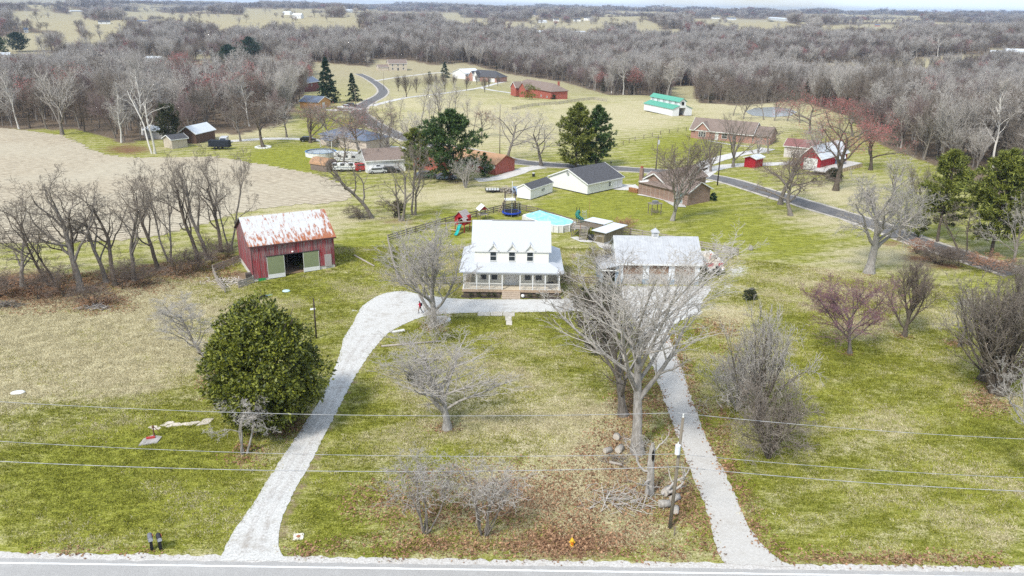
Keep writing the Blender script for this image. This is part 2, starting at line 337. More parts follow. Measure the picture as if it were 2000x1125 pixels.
GREEN = [(1780, 800, 320, 240, .26), (1650, 1000, 300, 90, .2), (150, 1000, 260, 80, .2), (1520, 450, 280, 70, .2), (1560, 620, 160, 90, .12), (620, 430, 60, 20, .2), (700, 480, 80, 60, .35), (560, 560, 120, 40, .2), (250, 900, 240, 140, .5), (420, 1000, 120, 60, .3), (640, 1000, 70, 110, .25), (700, 830, 90, 80, .2), (1200, 400, 220, 50, .35), (1450, 440, 120, 40, .35), (1560, 480, 120, 40, .3), (1640, 700, 70, 60, .3), (1900, 800, 120, 100, .25), (1180, 640, 200, 50, .25), (950, 640, 130, 40, .25), (560, 310, 90, 30, .45), (640, 250, 40, 25, .6), (1320, 280, 100, 30, .35), (900, 160, 100, 20, .3), (900, 420, 120, 30, .25), (860, 880, 60, 40, .3), (660, 890, 70, 70, .2), (1500, 930, 110, 100, .15)]
LITTER = [(60, 560, 130, 40, .9), (330, 528, 120, 20, .7), (150, 560, 120, 30, .7), (190, 590, 70, 20, .75), (240, 550, 90, 24, .7), (350, 520, 90, 20, .6), (440, 500, 60, 14, .6), (560, 830, 70, 22, .6), (480, 890, 50, 26, .35), (1110, 1060, 150, 40, .8), (900, 1062, 160, 26, .6), (1020, 985, 260, 80, .5), (830, 985, 150, 60, .45), (1240, 960, 120, 100, .46), (1000, 1065, 330, 22, .6), (960, 1060, 100, 20, .45), (1330, 980, 60, 60, .55), (1240, 800, 50, 70, .55), (1290, 760, 30, 60, .45), (1210, 860, 50, 40, .6), (1280, 1080, 120, 16, .4), (1720, 1095, 300, 12, .65), (1800, 505, 60, 12, .75), (1740, 475, 40, 10, .6), (1850, 520, 60, 10, .7),
          (250, 292, 70, 14, .7), (60, 262, 40, 8, .4), (780, 432, 80, 16, .45), (730, 412, 60, 14, .35), (840, 415, 70, 10, .4), (875, 838, 40, 12, .45), (850, 640, 26, 9, .4), (1765, 655, 20, 7, .5), (1870, 672, 30, 8, .55), (1930, 780, 50, 34, .5), (1660, 692, 16, 6, .45), (1697, 535, 20, 6, .4), (1400, 640, 60, 22, .3), (1415, 850, 20, 60, .45), (840, 1020, 120, 40, .3), (1000, 1010, 100, 40, .3), (1165, 890, 50, 34, .35), (1130, 1000, 130, 60, .3), (500, 700, 40, 20, .2), (890, 355, 60, 8, .5), (960, 290, 60, 16, .35), (1640, 300, 120, 30, .35), (160, 1080, 200, 9, .4), (600, 1075, 60, 10, .4), (420, 760, 40, 40, .3), (1430, 700, 30, 40, .25)]
DIRT = [(470, 540, 40, 18, .8), (640, 530, 18, 5, .6), (575, 520, 16, 6, .7), (790, 565, 40, 8, .3), (1120, 500, 12, 14, .6), (1290, 468, 110, 8, .5), (1190, 450, 60, 6, .5), (1345, 225, 30, 4, .6), (1230, 455, 40, 6, .3)]
GRAV = [(1440, 530, 36, 22, .62), (1410, 560, 50, 16, .55), (1400, 600, 50, 16, .45), (1430, 608, 40, 6, .5), (640, 650, 46, 10, .42), (350, 1068, 60, 9, .5), (240, 1052, 60, 4, .4), (1523, 1042, 16, 22, .5), (1200, 1085, 130, 7, .35), (1420, 1090, 60, 8, .4), (745, 554, 16, 4, .5), (690, 607, 14, 4, .7), (390, 1075, 50, 9, .45), (1400, 990, 12, 60, .25), (440, 545, 26, 10, .45), (585, 860, 30, 40, .28)]
def along(path, w0, a, k=3, hw=1.0):
    """spots strung along a pixel path"""
    o = []
    for i in range(len(path)-1):
        for j in range(k): t = j/k; y = path[i][1]+(path[i+1][1]-path[i][1])*t; s = w0*(y/800)**1.3; o.append((path[i][0]+(path[i+1][0]-path[i][0])*t, y, s*hw, s*.7, a))
    return o
def paint(X, Y, spots):
    o = np.zeros(X.shape)
    for cx, cy, rx, ry, a in spots: o = np.maximum(o, a*np.exp(-(((X-cx)/rx)**2+((Y-cy)/ry)**2)*1.1)) if a > 0 else o
    return o
def make_ground():
    DIRT.extend(along([(760, 652), (735, 680), (715, 706), (690, 746), (662, 804), (637, 856), (610, 912), (580, 966), (558, 1016), (548, 1060)], 15, .62)); GRAV.extend(along(LEFT_E, 20, .36)); GRAV.extend(along(LOW_E, 16, .30)); GRAV.extend(along(CL, 10, .30)); GRAV.extend(along(CR, 12, .32)); LITTER.extend(along(CR[2:], 26, .42)); LITTER.extend(along(CL[3:], 22, .4))
    az = np.concatenate([np.radians(np.arange(-180, -46, 9)), np.radians(np.arange(-46, 46.01, .32)), np.radians(np.arange(55, 181, 9))])
    rr = [18.0]
    while rr[-1] < 9500: rr.append(rr[-1]*1.0145 if rr[-1] < 700 else rr[-1]*1.022)
    rr = np.array(rr)
    R, AZ = np.meshgrid(rr, az, indexing='ij')
    X, Y = R*np.sin(AZ), R*np.cos(AZ); Z = H(X, Y)
    V = np.stack([X, Y, Z], -1).reshape(-1, 3)
    nr, na = R.shape
    i, j = np.meshgrid(np.arange(nr-1), np.arange(na-1), indexing='ij'); a = (i*na+j).ravel()
    Q = np.stack([a, a+1, a+na+1, a+na], -1)[:, ::-1]
    me = np_mesh('ground', V, Q, [ground_material()], smooth=True)
    c = np.maximum(Y*FV[1]+(Z-CH)*FV[2], 1.0)
    PX = 1000+F*(X*RV[0]+Y*RV[1]+(Z-CH)*RV[2])/c; PY = 562.5-F*(X*UV[0]+Y*UV[1]+(Z-CH)*UV[2])/c
    front = (Y*FV[1]+(Z-CH)*FV[2]) > 2
    fr = in_poly(PX, PY, WOODS) & front
    for q in CLEAR: fr &= ~tall_in(PX, PY, 13*F/c, q)
    frw = fr.astype(float)
    dry = np.clip(.38+paint(PX, PY, DRY)-paint(PX, PY, GREEN), 0, 1.3)*front + .4*(~front)
    lit = paint(PX, PY, LITTER)*front; dirt = paint(PX, PY, DIRT)*front; gv = paint(PX, PY, GRAV)*front
    farf = np.clip((R-360)/250, 0, 1)
    for nm, ch in (('m1', (dry, lit, frw)), ('m2', (dirt, farf, gv))):
        at_ = me.color_attributes.new(nm, 'FLOAT_COLOR', 'POINT')
        arr = np.ones((V.shape[0], 4), np.float32)
        for k in range(3): arr[:, k] = ch[k].ravel()
        at_.data.foreach_set('color', arr.ravel())
    o = bpy.data.objects.new('ground', me); link(o); tag(o, 'rolling lawn and meadow with dry and green grass', None, None, 'structure')
make_ground()

rng = random.Random(7)
def jag(pts, step, amp):
    """subdivide a world polygon and roughen its edge"""
    out = []
    for i in range(len(pts)):
        a, b = Vector(pts[i][:2]), Vector(pts[(i+1) % len(pts)][:2]); L_ = (b-a).length; n = max(1, int(L_/step))
        nrm = Vector((-(b-a).y, (b-a).x)).normalized() if L_ > 0 else Vector((0, 0))
        for k in range(n):
            out.append(a+(b-a)*k/n+nrm*rng.gauss(0, amp))
    return out
def smooth_px(pts, n=4):
    """Catmull-Rom through an open pixel path"""
    q = [pts[0]]+list(pts)+[pts[-1]]; out = []
    for i in range(1, len(q)-2):
        p0, p1, p2, p3 = (Vector(x) for x in q[i-1:i+3])
        for k in range(n):
            t = k/n; out.append(.5*((2*p1)+(p2-p0)*t+(2*p0-5*p1+4*p2-p3)*t*t+(3*p1-p0-3*p2+p3)*t**3))
    out.append(Vector(pts[-1])); return out
def sheet(name, pts, z, m, step=.6, amp=.0, kind='structure', label=None):
    """a flat ground sheet that follows the terrain at height z above it"""
    P = jag(pts, step, amp)
    bm = bmesh.new(); vs_ = [bm.verts.new((p.x, p.y, 0)) for p in P]; bm.faces.new(vs_)
    bmesh.ops.triangulate(bm, faces=bm.faces[:])
    bmesh.ops.recalc_face_normals(bm, faces=bm.faces)
    for v in bm.verts: v.co.z = Hs(v.co.x, v.co.y)+z
    if bm.faces and sum(f.normal.z for f in bm.faces) < 0: bmesh.ops.reverse_faces(bm, faces=bm.faces[:])
    me = bpy.data.meshes.new(name); bm.to_mesh(me); bm.free(); me.materials.append(m)
    o = bpy.data.objects.new(name, me); link(o); return tag(o, label, None, None, kind)
def ribbon(name, path, wid, z, m, label=None, kind='structure', amp=0.0, parent=None):
    """strip of given width along world points, following the terrain"""
    V, Q = [], []
    n = len(path)
    for i, p in enumerate(path):
        d = (Vector(path[min(i+1, n-1)][:2])-Vector(path[max(i-1, 0)][:2])).normalized(); nn = Vector((-d.y, d.x))
        ww = wid[i] if isinstance(wid, (list, tuple)) else wid
        for k in (-1, -.5, 0, .5, 1):
            q = Vector(p[:2])+nn*ww/2*(k+(rng.gauss(0, amp) if abs(k) == 1 else 0)); V.append((q.x, q.y, Hs(q.x, q.y)+z))
    for i in range(n-1):
        for k in range(4): a = i*5+k; Q.append((a, a+5, a+6, a+1))
    me = np_mesh(name, np.array(V), np.array(Q), [m]); o = bpy.data.objects.new(name, me); link(o, parent)
    if me.polygons[0].normal.z < 0: me.flip_normals()
    return tag(o, label, None, None, kind if not parent else None)
def resample(P, step):
    out = [Vector(P[0][:2])]
    for i in range(len(P)-1):
        a, b = Vector(P[i][:2]), Vector(P[i+1][:2]); n = max(1, int((b-a).length/step))
        for k in range(1, n+1): out.append(a+(b-a)*k/n)
    return out
# crop field with rows of stubble
def crop_material():
    m, n, b, l = nodes_of('crop_stubble'); N = n.nodes.new
    g = N('ShaderNodeNewGeometry'); mpn = N('ShaderNodeMapping'); mpn.inputs['Rotation'].default_value = (0, 0, 1.02); l.new(g.outputs['Position'], mpn.inputs[0])
    wv = N('ShaderNodeTexWave'); wv.bands_direction = 'X'; wv.inputs['Scale'].default_value = .22; wv.inputs['Distortion'].default_value = 1.2; wv.inputs['Detail'].default_value = 3; wv.inputs['Detail Scale'].default_value = 1.4; l.new(mpn.outputs[0], wv.inputs[0])
    z = N('ShaderNodeTexNoise'); z.inputs['Scale'].default_value = 1.5; z.inputs['Detail'].default_value = 7; z.inputs['Roughness'].default_value = .75
    m2 = N('ShaderNodeMapping'); m2.inputs['Scale'].default_value = (.35, 1, 1); m2.inputs['Rotation'].default_value = (0, 0, .2); l.new(g.outputs['Position'], m2.inputs[0]); l.new(m2.outputs[0], z.inputs[0])
    z2 = N('ShaderNodeTexNoise'); z2.inputs['Scale'].default_value = .045; z2.inputs['Detail'].default_value = 4; l.new(g.outputs['Position'], z2.inputs[0])
    r = N('ShaderNodeValToRGB'); e = r.color_ramp.elements; e[0].position, e[1].position = .33, .66; e[0].color = (.22, .175, .12, 1); e[1].color = (.55, .48, .36, 1)
    ad = N('ShaderNodeMath'); ad.operation = 'MULTIPLY_ADD'; ad.inputs[1].default_value = .17; l.new(wv.outputs['Fac'], ad.inputs[0]); l.new(z.outputs[0], ad.inputs[2])
    a2 = N('ShaderNodeMath'); a2.operation = 'SUBTRACT'; a2.inputs[1].default_value = .06; l.new(ad.outputs[0], a2.inputs[0]); l.new(a2.outputs[0], r.inputs[0])
    mx_ = N('ShaderNodeMixRGB'); l.new(r.outputs[0], mx_.inputs[1]); mx_.inputs[2].default_value = (.48, .435, .335, 1)
    mr = N('ShaderNodeMapRange'); mr.inputs[1].default_value = .4; mr.inputs[2].default_value = .65; mr.inputs[4].default_value = .45; l.new(z2.outputs[0], mr.inputs[0]); l.new(mr.outputs[0], mx_.inputs[0])
    l.new(mx_.outputs[0], b.inputs['Base Color']); b.inputs['Roughness'].default_value = 1; b.inputs['Specular IOR Level'].default_value = .05
    bp = N('ShaderNodeBump'); bp.inputs['Strength'].default_value = .8; bp.inputs['Distance'].default_value = .2; l.new(ad.outputs[0], bp.inputs['Height']); l.new(bp.outputs[0], b.inputs['Normal'])
    return m
sheet('crop_field', [at(x, y) for x, y in CROP], .05, crop_material(), .8, .55, label='harvested crop field with pale stubble rows')
def gravel_material(name, c1, c2, c3, sc=7.0, dirt=.3):
    m, n, b, l = nodes_of(name); N = n.nodes.new
    g = N('ShaderNodeNewGeometry')
    def nz_(s, d, st=(1, 1, 1)):
        q = N('ShaderNodeMapping'); q.inputs['Scale'].default_value = st; l.new(g.outputs['Position'], q.inputs[0])
        z = N('ShaderNodeTexNoise'); z.inputs['Scale'].default_value = s; z.inputs['Detail'].default_value = d; z.inputs['Roughness'].default_value = .7; l.new(q.outputs[0], z.inputs[0]); return z
    z = nz_(sc, 4); y = nz_(.35, 5); s = nz_(1.3, 6)
    r = N('ShaderNodeValToRGB'); e = r.color_ramp.elements; e[0].position, e[1].position = .3, .62; e[0].color = (*c1, 1); e[1].color = (*c2, 1); l.new(z.outputs[0], r.inputs[0])
    r2 = N('ShaderNodeValToRGB'); r2.color_ramp.elements[0].position = .52; r2.color_ramp.elements[1].position = .72; r2.color_ramp.elements[1].color = (dirt, dirt, dirt, 1)
    ad = N('ShaderNodeMath'); ad.operation = 'MULTIPLY_ADD'; ad.inputs[1].default_value = .5; l.new(s.outputs[0], ad.inputs[0])
    hf = N('ShaderNodeMath'); hf.operation = 'MULTIPLY'; hf.inputs[1].default_value = .55; l.new(y.outputs[0], hf.inputs[0]); l.new(hf.outputs[0], ad.inputs[2]); l.new(ad.outputs[0], r2.inputs[0])
    mx_ = N('ShaderNodeMixRGB'); l.new(r2.outputs[0], mx_.inputs[0]); l.new(r.outputs[0], mx_.inputs[1]); mx_.inputs[2].default_value = (*c3, 1)
    l.new(mx_.outputs[0], b.inputs['Base Color']); b.inputs['Roughness'].default_value = 1; b.inputs['Specular IOR Level'].default_value = .1
    bp = N('ShaderNodeBump'); bp.inputs['Strength'].default_value = .6; bp.inputs['Distance'].default_value = .06; l.new(z.outputs[0], bp.inputs['Height']); l.new(bp.outputs[0], b.inputs['Normal'])
    return m
GRAVEL = gravel_material('white_gravel', (.39, .38, .355), (.63, .62, .595), (.29, .25, .20), 6, .65)
DRIVE = gravel_material('worn_concrete_drive', (.44, .42, .39), (.53, .51, .475), (.37, .335, .285), 5, .5)
ASPH_L = gravel_material('bleached_asphalt', (.31, .30, .288), (.40, .39, .375), (.49, .48, .46), 9, .6)
ASPH_D = gravel_material('dark_asphalt', (.11, .107, .108), (.175, .17, .17), (.25, .245, .24), 3, .6)
W = lambda pts: [at(*p) for p in pts]
sheet('gravel_driveway', W([tuple(p) for p in smooth_px(LEFT_E, 4)]+[tuple(p) for p in smooth_px(LOW_E, 4)]), .03, GRAVEL, .3, .045, label='white gravel driveway curving up to the farmhouse')
sheet('concrete_driveway', W([tuple(p) for p in smooth_px(CL, 4)]+[tuple(p) for p in smooth_px(CR, 4)]), .034, DRIVE, .4, .06, label='worn concrete drive running from the garage to the road')
sheet('gravel_apron', W(AP), .042, GRAVEL, .3, .08, label='white gravel apron before the garage doors')
for nm_, off_ in (('wheel_track', .34), ('wheel_track', .66)):
    pth = [tuple(Vector(a_)*(1-off_)+Vector(b_)*off_) for a_, b_ in zip([(440, 1080), (470, 1020), (505, 968), (545, 905), (580, 852), (618, 792), (648, 738), (662, 700), (690, 655)], [(545, 1080), (552, 1012), (574, 962), (604, 910), (633, 852), (660, 800), (690, 742), (715, 702), (757, 652)])]
    ribbon(nm_, resample(W([tuple(q_) for q_ in smooth_px(pth, 3)]), .4), .42, .036, gravel_material('wheel_worn_gravel', (.35, .335, .31), (.60, .585, .56), (.27, .23, .185), 5, .8), 'darker worn wheel track on the gravel driveway', amp=.18)
# front road with its edge line, shoulder and centre line
def strip(name, y0, y1, z, m, x0=-150, x1=150, n=500, amp=.0, label=None, kind='structure', parent=None):
    V, Q = [], []
    for i in range(n+1):
        x = x0+(x1-x0)*i/n
        V += [(x, y0+rng.gauss(0, amp)*.5, z), (x, y1+rng.gauss(0, amp), z)]
    for i in range(n): Q.append((2*i, 2*i+2, 2*i+3, 2*i+1))
    me = np_mesh(name, np.array(V), np.array(Q), [m]); o = bpy.data.objects.new(name, me); link(o, parent); return tag(o, label, None, None, kind if not parent else None)
strip('road_shoulder', 46.9, 48.0, .012, gravel_material('shoulder_gravel', (.36, .33, .30), (.62, .60, .57), (.33, .28, .22), 6, .6), amp=.1, n=900, label='pale gravel shoulder along the front road')
road = strip('front_road', 40.0, 47.35, .02, ASPH_L, amp=.05, n=700, label='bleached grey asphalt road along the bottom')
strip('edge_line', 46.76, 46.93, .026, mat('road_paint', (.70, .70, .68), .7, .2, 6, lo=.2, hi=.5, c2=(.8, .8, .78)), amp=.012, n=500, parent=road)
strip('centre_line', 43.6, 43.72, .026, mat('yellow_paint', (.62, .42, .05), .7, .2, 6), n=10, parent=road)
# side road and drives
SR = [(1990, 535), (1880, 500), (1790, 470), (1700, 436), (1620, 412), (1560, 394), (1480, 370), (1420, 352), (1370, 343), (1300, 336), (1230, 331), (1140, 326), (1060, 321), (1000, 314), (940, 300), (880, 288), (820, 278), (770, 262), (735, 245), (712, 230), (701, 218), (706, 208), (722, 198), (738, 190), (748, 181), (746, 173), (738, 165), (728, 158), (716, 151), (700, 144)]
srp = resample(W([tuple(p) for p in smooth_px(SR, 3)]), 1.5)
ribbon('side_road', srp, 5.0, .03, ASPH_D, 'dark asphalt side road winding past the brick houses')
ribbon('side_road_verge', srp, 7.0, .018, mat('verge_gravel', (.46, .42, .36), .95, .25, 2, coord='Object'), 'pale gravel verge of the side road', amp=.06)
PALE = mat('pale_concrete', (.56, .54, .51), .9, .14, .8)
for nm, path, wd, lb in (('neighbour_driveway', [(726, 207), (760, 198), (800, 190), (860, 183), (910, 176), (940, 171), (970, 163), (985, 160)], 3.4, 'long pale driveway lined with pear trees'),
                         ('neighbour_driveway', [(935, 171), (960, 176), (1000, 182), (1020, 186)], 3.2, 'pale drive branch to the red brick house'),
                         ('neighbour_driveway', [(733, 158), (770, 152), (810, 147), (860, 142), (905, 146)], 3.0, 'thin pale lane crossing the far lawn'),
                         ('neighbour_driveway', [(1345, 342), (1362, 330), (1382, 318), (1420, 306), (1455, 299), (1480, 296), (1500, 290)], 4.2, 'pale drive to the pink brick house'),
                         ('neighbour_driveway', [(1368, 345), (1385, 333), (1410, 326), (1450, 322), (1500, 321), (1560, 318)], 4.0, 'pale drive to the red barn'),
                         ('neighbour_driveway', [(1198, 364), (1222, 366), (1248, 366)], 6.0, 'white concrete pad beside the brick ranch house'),
                         ('neighbour_driveway', [(1330, 350), (1362, 354), (1380, 352)], 4.0, 'white concrete apron in front of the brick ranch'),
                         ('neighbour_driveway', [(430, 277), (480, 274), (520, 271), (600, 272), (640, 276), (700, 281), (760, 287), (850, 294)], 3.6, 'pale lane past the blue roofed house'),
                         ('neighbour_driveway', [(612, 302), (650, 304), (700, 300), (760, 300)], 5.0, 'bare pale yard behind the blue roofed house'),
                         ('neighbour_driveway', [(640, 214), (660, 216), (690, 214), (702, 212)], 5.0, 'gravel parking strip by the orange cabin'),
                         ('neighbour_driveway', [(930, 352), (965, 349), (1000, 340), (1030, 330), (1060, 326)], 4.0, 'pale drive along the orange roofed house'),
                         ('neighbour_driveway', [(1180, 452), (1150, 472), (1120, 463)], 1.4, 'narrow paving path beside the pool deck')):
    ribbon(nm, resample(W([tuple(p) for p in smooth_px(path, 3)]), 1.2), wd, .045, PALE, lb, amp=.05)
# pond
wm, wn, wb, wl = nodes_of('pond_water_sky_tone'); wb.inputs['Base Color'].default_value = (.33, .35, .345, 1); wb.inputs['Roughness'].default_value = .18; wb.inputs['Specular IOR Level'].default_value = .6  # pale grey base colour stands in for the reflected sky
sheet('pond', W([(1456, 218), (1474, 211), (1515, 209), (1545, 213), (1556, 219), (1545, 226), (1510, 229), (1470, 226)]), .06, wm, 1.5, .2, label='pale woodland pond reflecting the trees')
sheet('pool_surround', W([(1150, 464), (1170, 482), (1196, 492), (1220, 478), (1230, 466), (1190, 458)]), .05, CONC, .6, .1, label='concrete slab around the pool shed')
# ------------------------------------------------------------------ bare trees
def bark(name, c, c2, rnd=.12):
    return mat(name, c, .95, 0, 6, bump=.5, spec=.1, c2=c2, stretch=(1, 1, .3), rnd=rnd, lo=.3, hi=.7)
BARK = bark('grey_bark', (.115, .095, .075), (.30, .27, .235)); BARK_P = bark('pale_bark', (.20, .18, .155), (.46, .43, .39)); BARK_D = bark('dark_bark', (.065, .052, .040), (.18, .15, .12))
TWIG = bark('grey_twig', (.15, .125, .102), (.30, .26, .22)); TWIG_P = bark('pale_twig', (.36, .33, .295), (.56, .52, .475)); TWIG_D = bark('brown_twig', (.135, .105, .085), (.26, .21, .175)); TWIG_R = bark('red_bud_twig', (.30, .10, .09), (.52, .20, .19)); TWIG_M = bark('mauve_twig', (.18, .13, .12), (.34, .26, .245))
TWIG_O = bark('rust_twig', (.34, .17, .10), (.50, .28, .18))
WHITEBARK = bark('sycamore_bark', (.50, .47, .42), (.74, .71, .66))
def nrm(v):
    l = math.sqrt(v[0]*v[0]+v[1]*v[1]+v[2]*v[2]) or 1
    return (v[0]/l, v[1]/l, v[2]/l)
def perp(d, a):
    r = (0, 0, 1) if abs(d[2]) < .95 else (1, 0, 0)
    e1 = nrm((d[1]*r[2]-d[2]*r[1], d[2]*r[0]-d[0]*r[2], d[0]*r[1]-d[1]*r[0]))
    e2 = (d[1]*e1[2]-d[2]*e1[1], d[2]*e1[0]-d[0]*e1[2], d[0]*e1[1]-d[1]*e1[0])
    c, s = math.cos(a), math.sin(a)
    return (e1[0]*c+e2[0]*s, e1[1]*c+e2[1]*s, e1[2]*c+e2[2]*s)
PRE = {  # seg per level, gnarl, upward pull, children, length ratio, branch angle, first child position
    'spread': dict(seg=(6, 6, 5, 4, 3), gn=(.08, .22, .28, .3, .35), up=(.05, .06, .03, .03, .02), kids=(9, 8, 7, 6), ratio=(.95, .55, .5, .45), ang=(50, 42, 42, 42), st=(.34, .25, .2, .15), top=.75),
    'vase': dict(seg=(5, 6, 5, 4, 3), gn=(.06, .10, .16, .22, .3), up=(.05, .10, .10, .08, .05), kids=(11, 9, 7, 5), ratio=(1.15, .5, .45, .4), ang=(30, 30, 32, 36), st=(.16, .2, .2, .15), top=.55),
    'tall': dict(seg=(9, 6, 5, 4, 3), gn=(.10, .2, .26, .3, .35), up=(.06, .08, .05, .04, .03), kids=(11, 8, 6, 5), ratio=(.45, .55, .5, .45), ang=(45, 42, 42, 42), st=(.35, .25, .2, .15), top=.95),
    'gnarl': dict(seg=(9, 8, 6, 4, 3), gn=(.09, .28, .36, .4, .4), up=(.10, .10, .06, .05, .03), kids=(6, 6, 6, 5), ratio=(.55, .55, .5, .45), ang=(42, 46, 46, 46), st=(.45, .3, .25, .2), top=.9),
    'fan': dict(seg=(5, 7, 5, 4, 3), gn=(.05, .10, .17, .22, .3), up=(.04, .05, .05, .04, .03), kids=(13, 10, 7, 5), ratio=(1.35, .45, .45, .42), ang=(46, 32, 34, 36), st=(.30, .22, .2, .15), top=.5),
    'hedge': dict(seg=(9, 7, 5, 4, 3), gn=(.11, .26, .34, .38, .4), up=(.09, .13, .08, .05, .03), kids=(8, 6, 5, 5), ratio=(.72, .52, .5, .45), ang=(36, 42, 44, 46), st=(.28, .25, .2, .2), top=.85),
    'maple': dict(seg=(7, 7, 5, 4, 3), gn=(.04, .07, .12, .2, .3), up=(.04, .07, .05, .04, .03), kids=(14, 10, 7, 5), ratio=(1.0, .42, .42, .42), ang=(40, 28, 32, 36), st=(.40, .22, .2, .15), top=.72),
    'bush': dict(seg=(5, 5, 4, 3, 3), gn=(.18, .22, .28, .3, .35), up=(.03, .04, .03, .02, .02), kids=(6, 6, 5, 4), ratio=(.6, .55, .5, .45), ang=(30, 34, 38, 40), st=(.2, .2, .2, .2), top=1),
}
def grow(R, p, d, Ln, r, lv, P, out, tips, dens):
    n = P['seg'][lv] if lv < P['lev'] else (1 if lv > 3 or P.get('thin') else 2)
    if lv == 3 and P['lev'] == 4: n = 3
    st = Ln/n; pts = [p]; rad = [r]; dirs = [d]; g = P['gn'][lv]; u = P['up'][lv]; tp = .42 if lv == 0 else .25
    for i in range(n):
        d = nrm((d[0]+R.gauss(0, g), d[1]+R.gauss(0, g), d[2]+R.gauss(0, g)+u))
        p = (p[0]+d[0]*st, p[1]+d[1]*st, p[2]+d[2]*st); pts.append(p); rad.append(max(r*(1-(1-tp)*(i+1)/n), P['rmin']*.6)); dirs.append(d)
    out.append((pts, rad, lv))
    if lv >= P['lev']:
        tips.append(p); return
    k = P['kids'][lv]; k = max(2, int(round(k*dens))) if lv > 0 else k
    a0 = R.random()*6.28
    for j in range(k):
        t = P['st'][lv]+(1-P['st'][lv])*min(1, (j+.3+R.random()*.7)/k)
        q = t*n; i = min(int(q), n-1); f = q-i
        b = tuple(pts[i][c]+(pts[i+1][c]-pts[i][c])*f for c in range(3)); dd = dirs[min(i+1, n)]
        an = math.radians(P['ang'][lv]*R.uniform(.65, 1.3)*(1.15-.45*t if lv == 0 else 1)); pe = perp(dd, a0+j*2.4+R.uniform(-.5, .5))
        nd = nrm(tuple(dd[c]*math.cos(an)+pe[c]*math.sin(an) for c in range(3)))
        rr = rad[i]+(rad[i+1]-rad[i])*f
        grow(R, b, nd, Ln*P['ratio'][lv]*(1.15-.55*t)*R.uniform(.75, 1.2), max(P['rmin'], rr*R.uniform(.5, .68)), lv+1, P, out, tips, dens)
def tubes(lst, sides):
    """numpy sweep of polylines into quads"""
    V, Q, base = [], [], 0
    by = {}
    for pts, rad, lv in lst: by.setdefault((sides[min(lv, len(sides)-1)], len(pts)), []).append((pts, rad))
    for (ns, n), L_ in by.items():
        Pn = np.array([x[0] for x in L_], float); Rn = np.array([x[1] for x in L_], float)      # m,n,3
        T = np.gradient(Pn, axis=1); T /= np.linalg.norm(T, axis=2, keepdims=True)+1e-9
        ref = np.where((np.abs(T[:, :1, 2:3]) < .9), np.array([0, 0, 1.]), np.array([1., 0, 0])); ref = np.repeat(ref, n, 1)
        e1 = np.cross(T, ref); e1 /= np.linalg.norm(e1, axis=2, keepdims=True)+1e-9; e2 = np.cross(T, e1)
        a = np.arange(ns)*2*np.pi/ns
        ring = Pn[:, :, None, :]+Rn[:, :, None, None]*(e1[:, :, None, :]*np.cos(a)[None, None, :, None]+e2[:, :, None, :]*np.sin(a)[None, None, :, None])
        m = len(L_); V.append(ring.reshape(-1, 3))
        mi, ii, ki = np.meshgrid(np.arange(m), np.arange(n-1), np.arange(ns), indexing='ij')
        b0 = base+(mi*n+ii)*ns; k2 = (ki+1) % ns
        Q.append(np.stack([b0+ki, b0+k2, b0+ns+k2, b0+ns+ki], -1).reshape(-1, 4)); base += m*n*ns
    return np.concatenate(V), np.concatenate(Q)
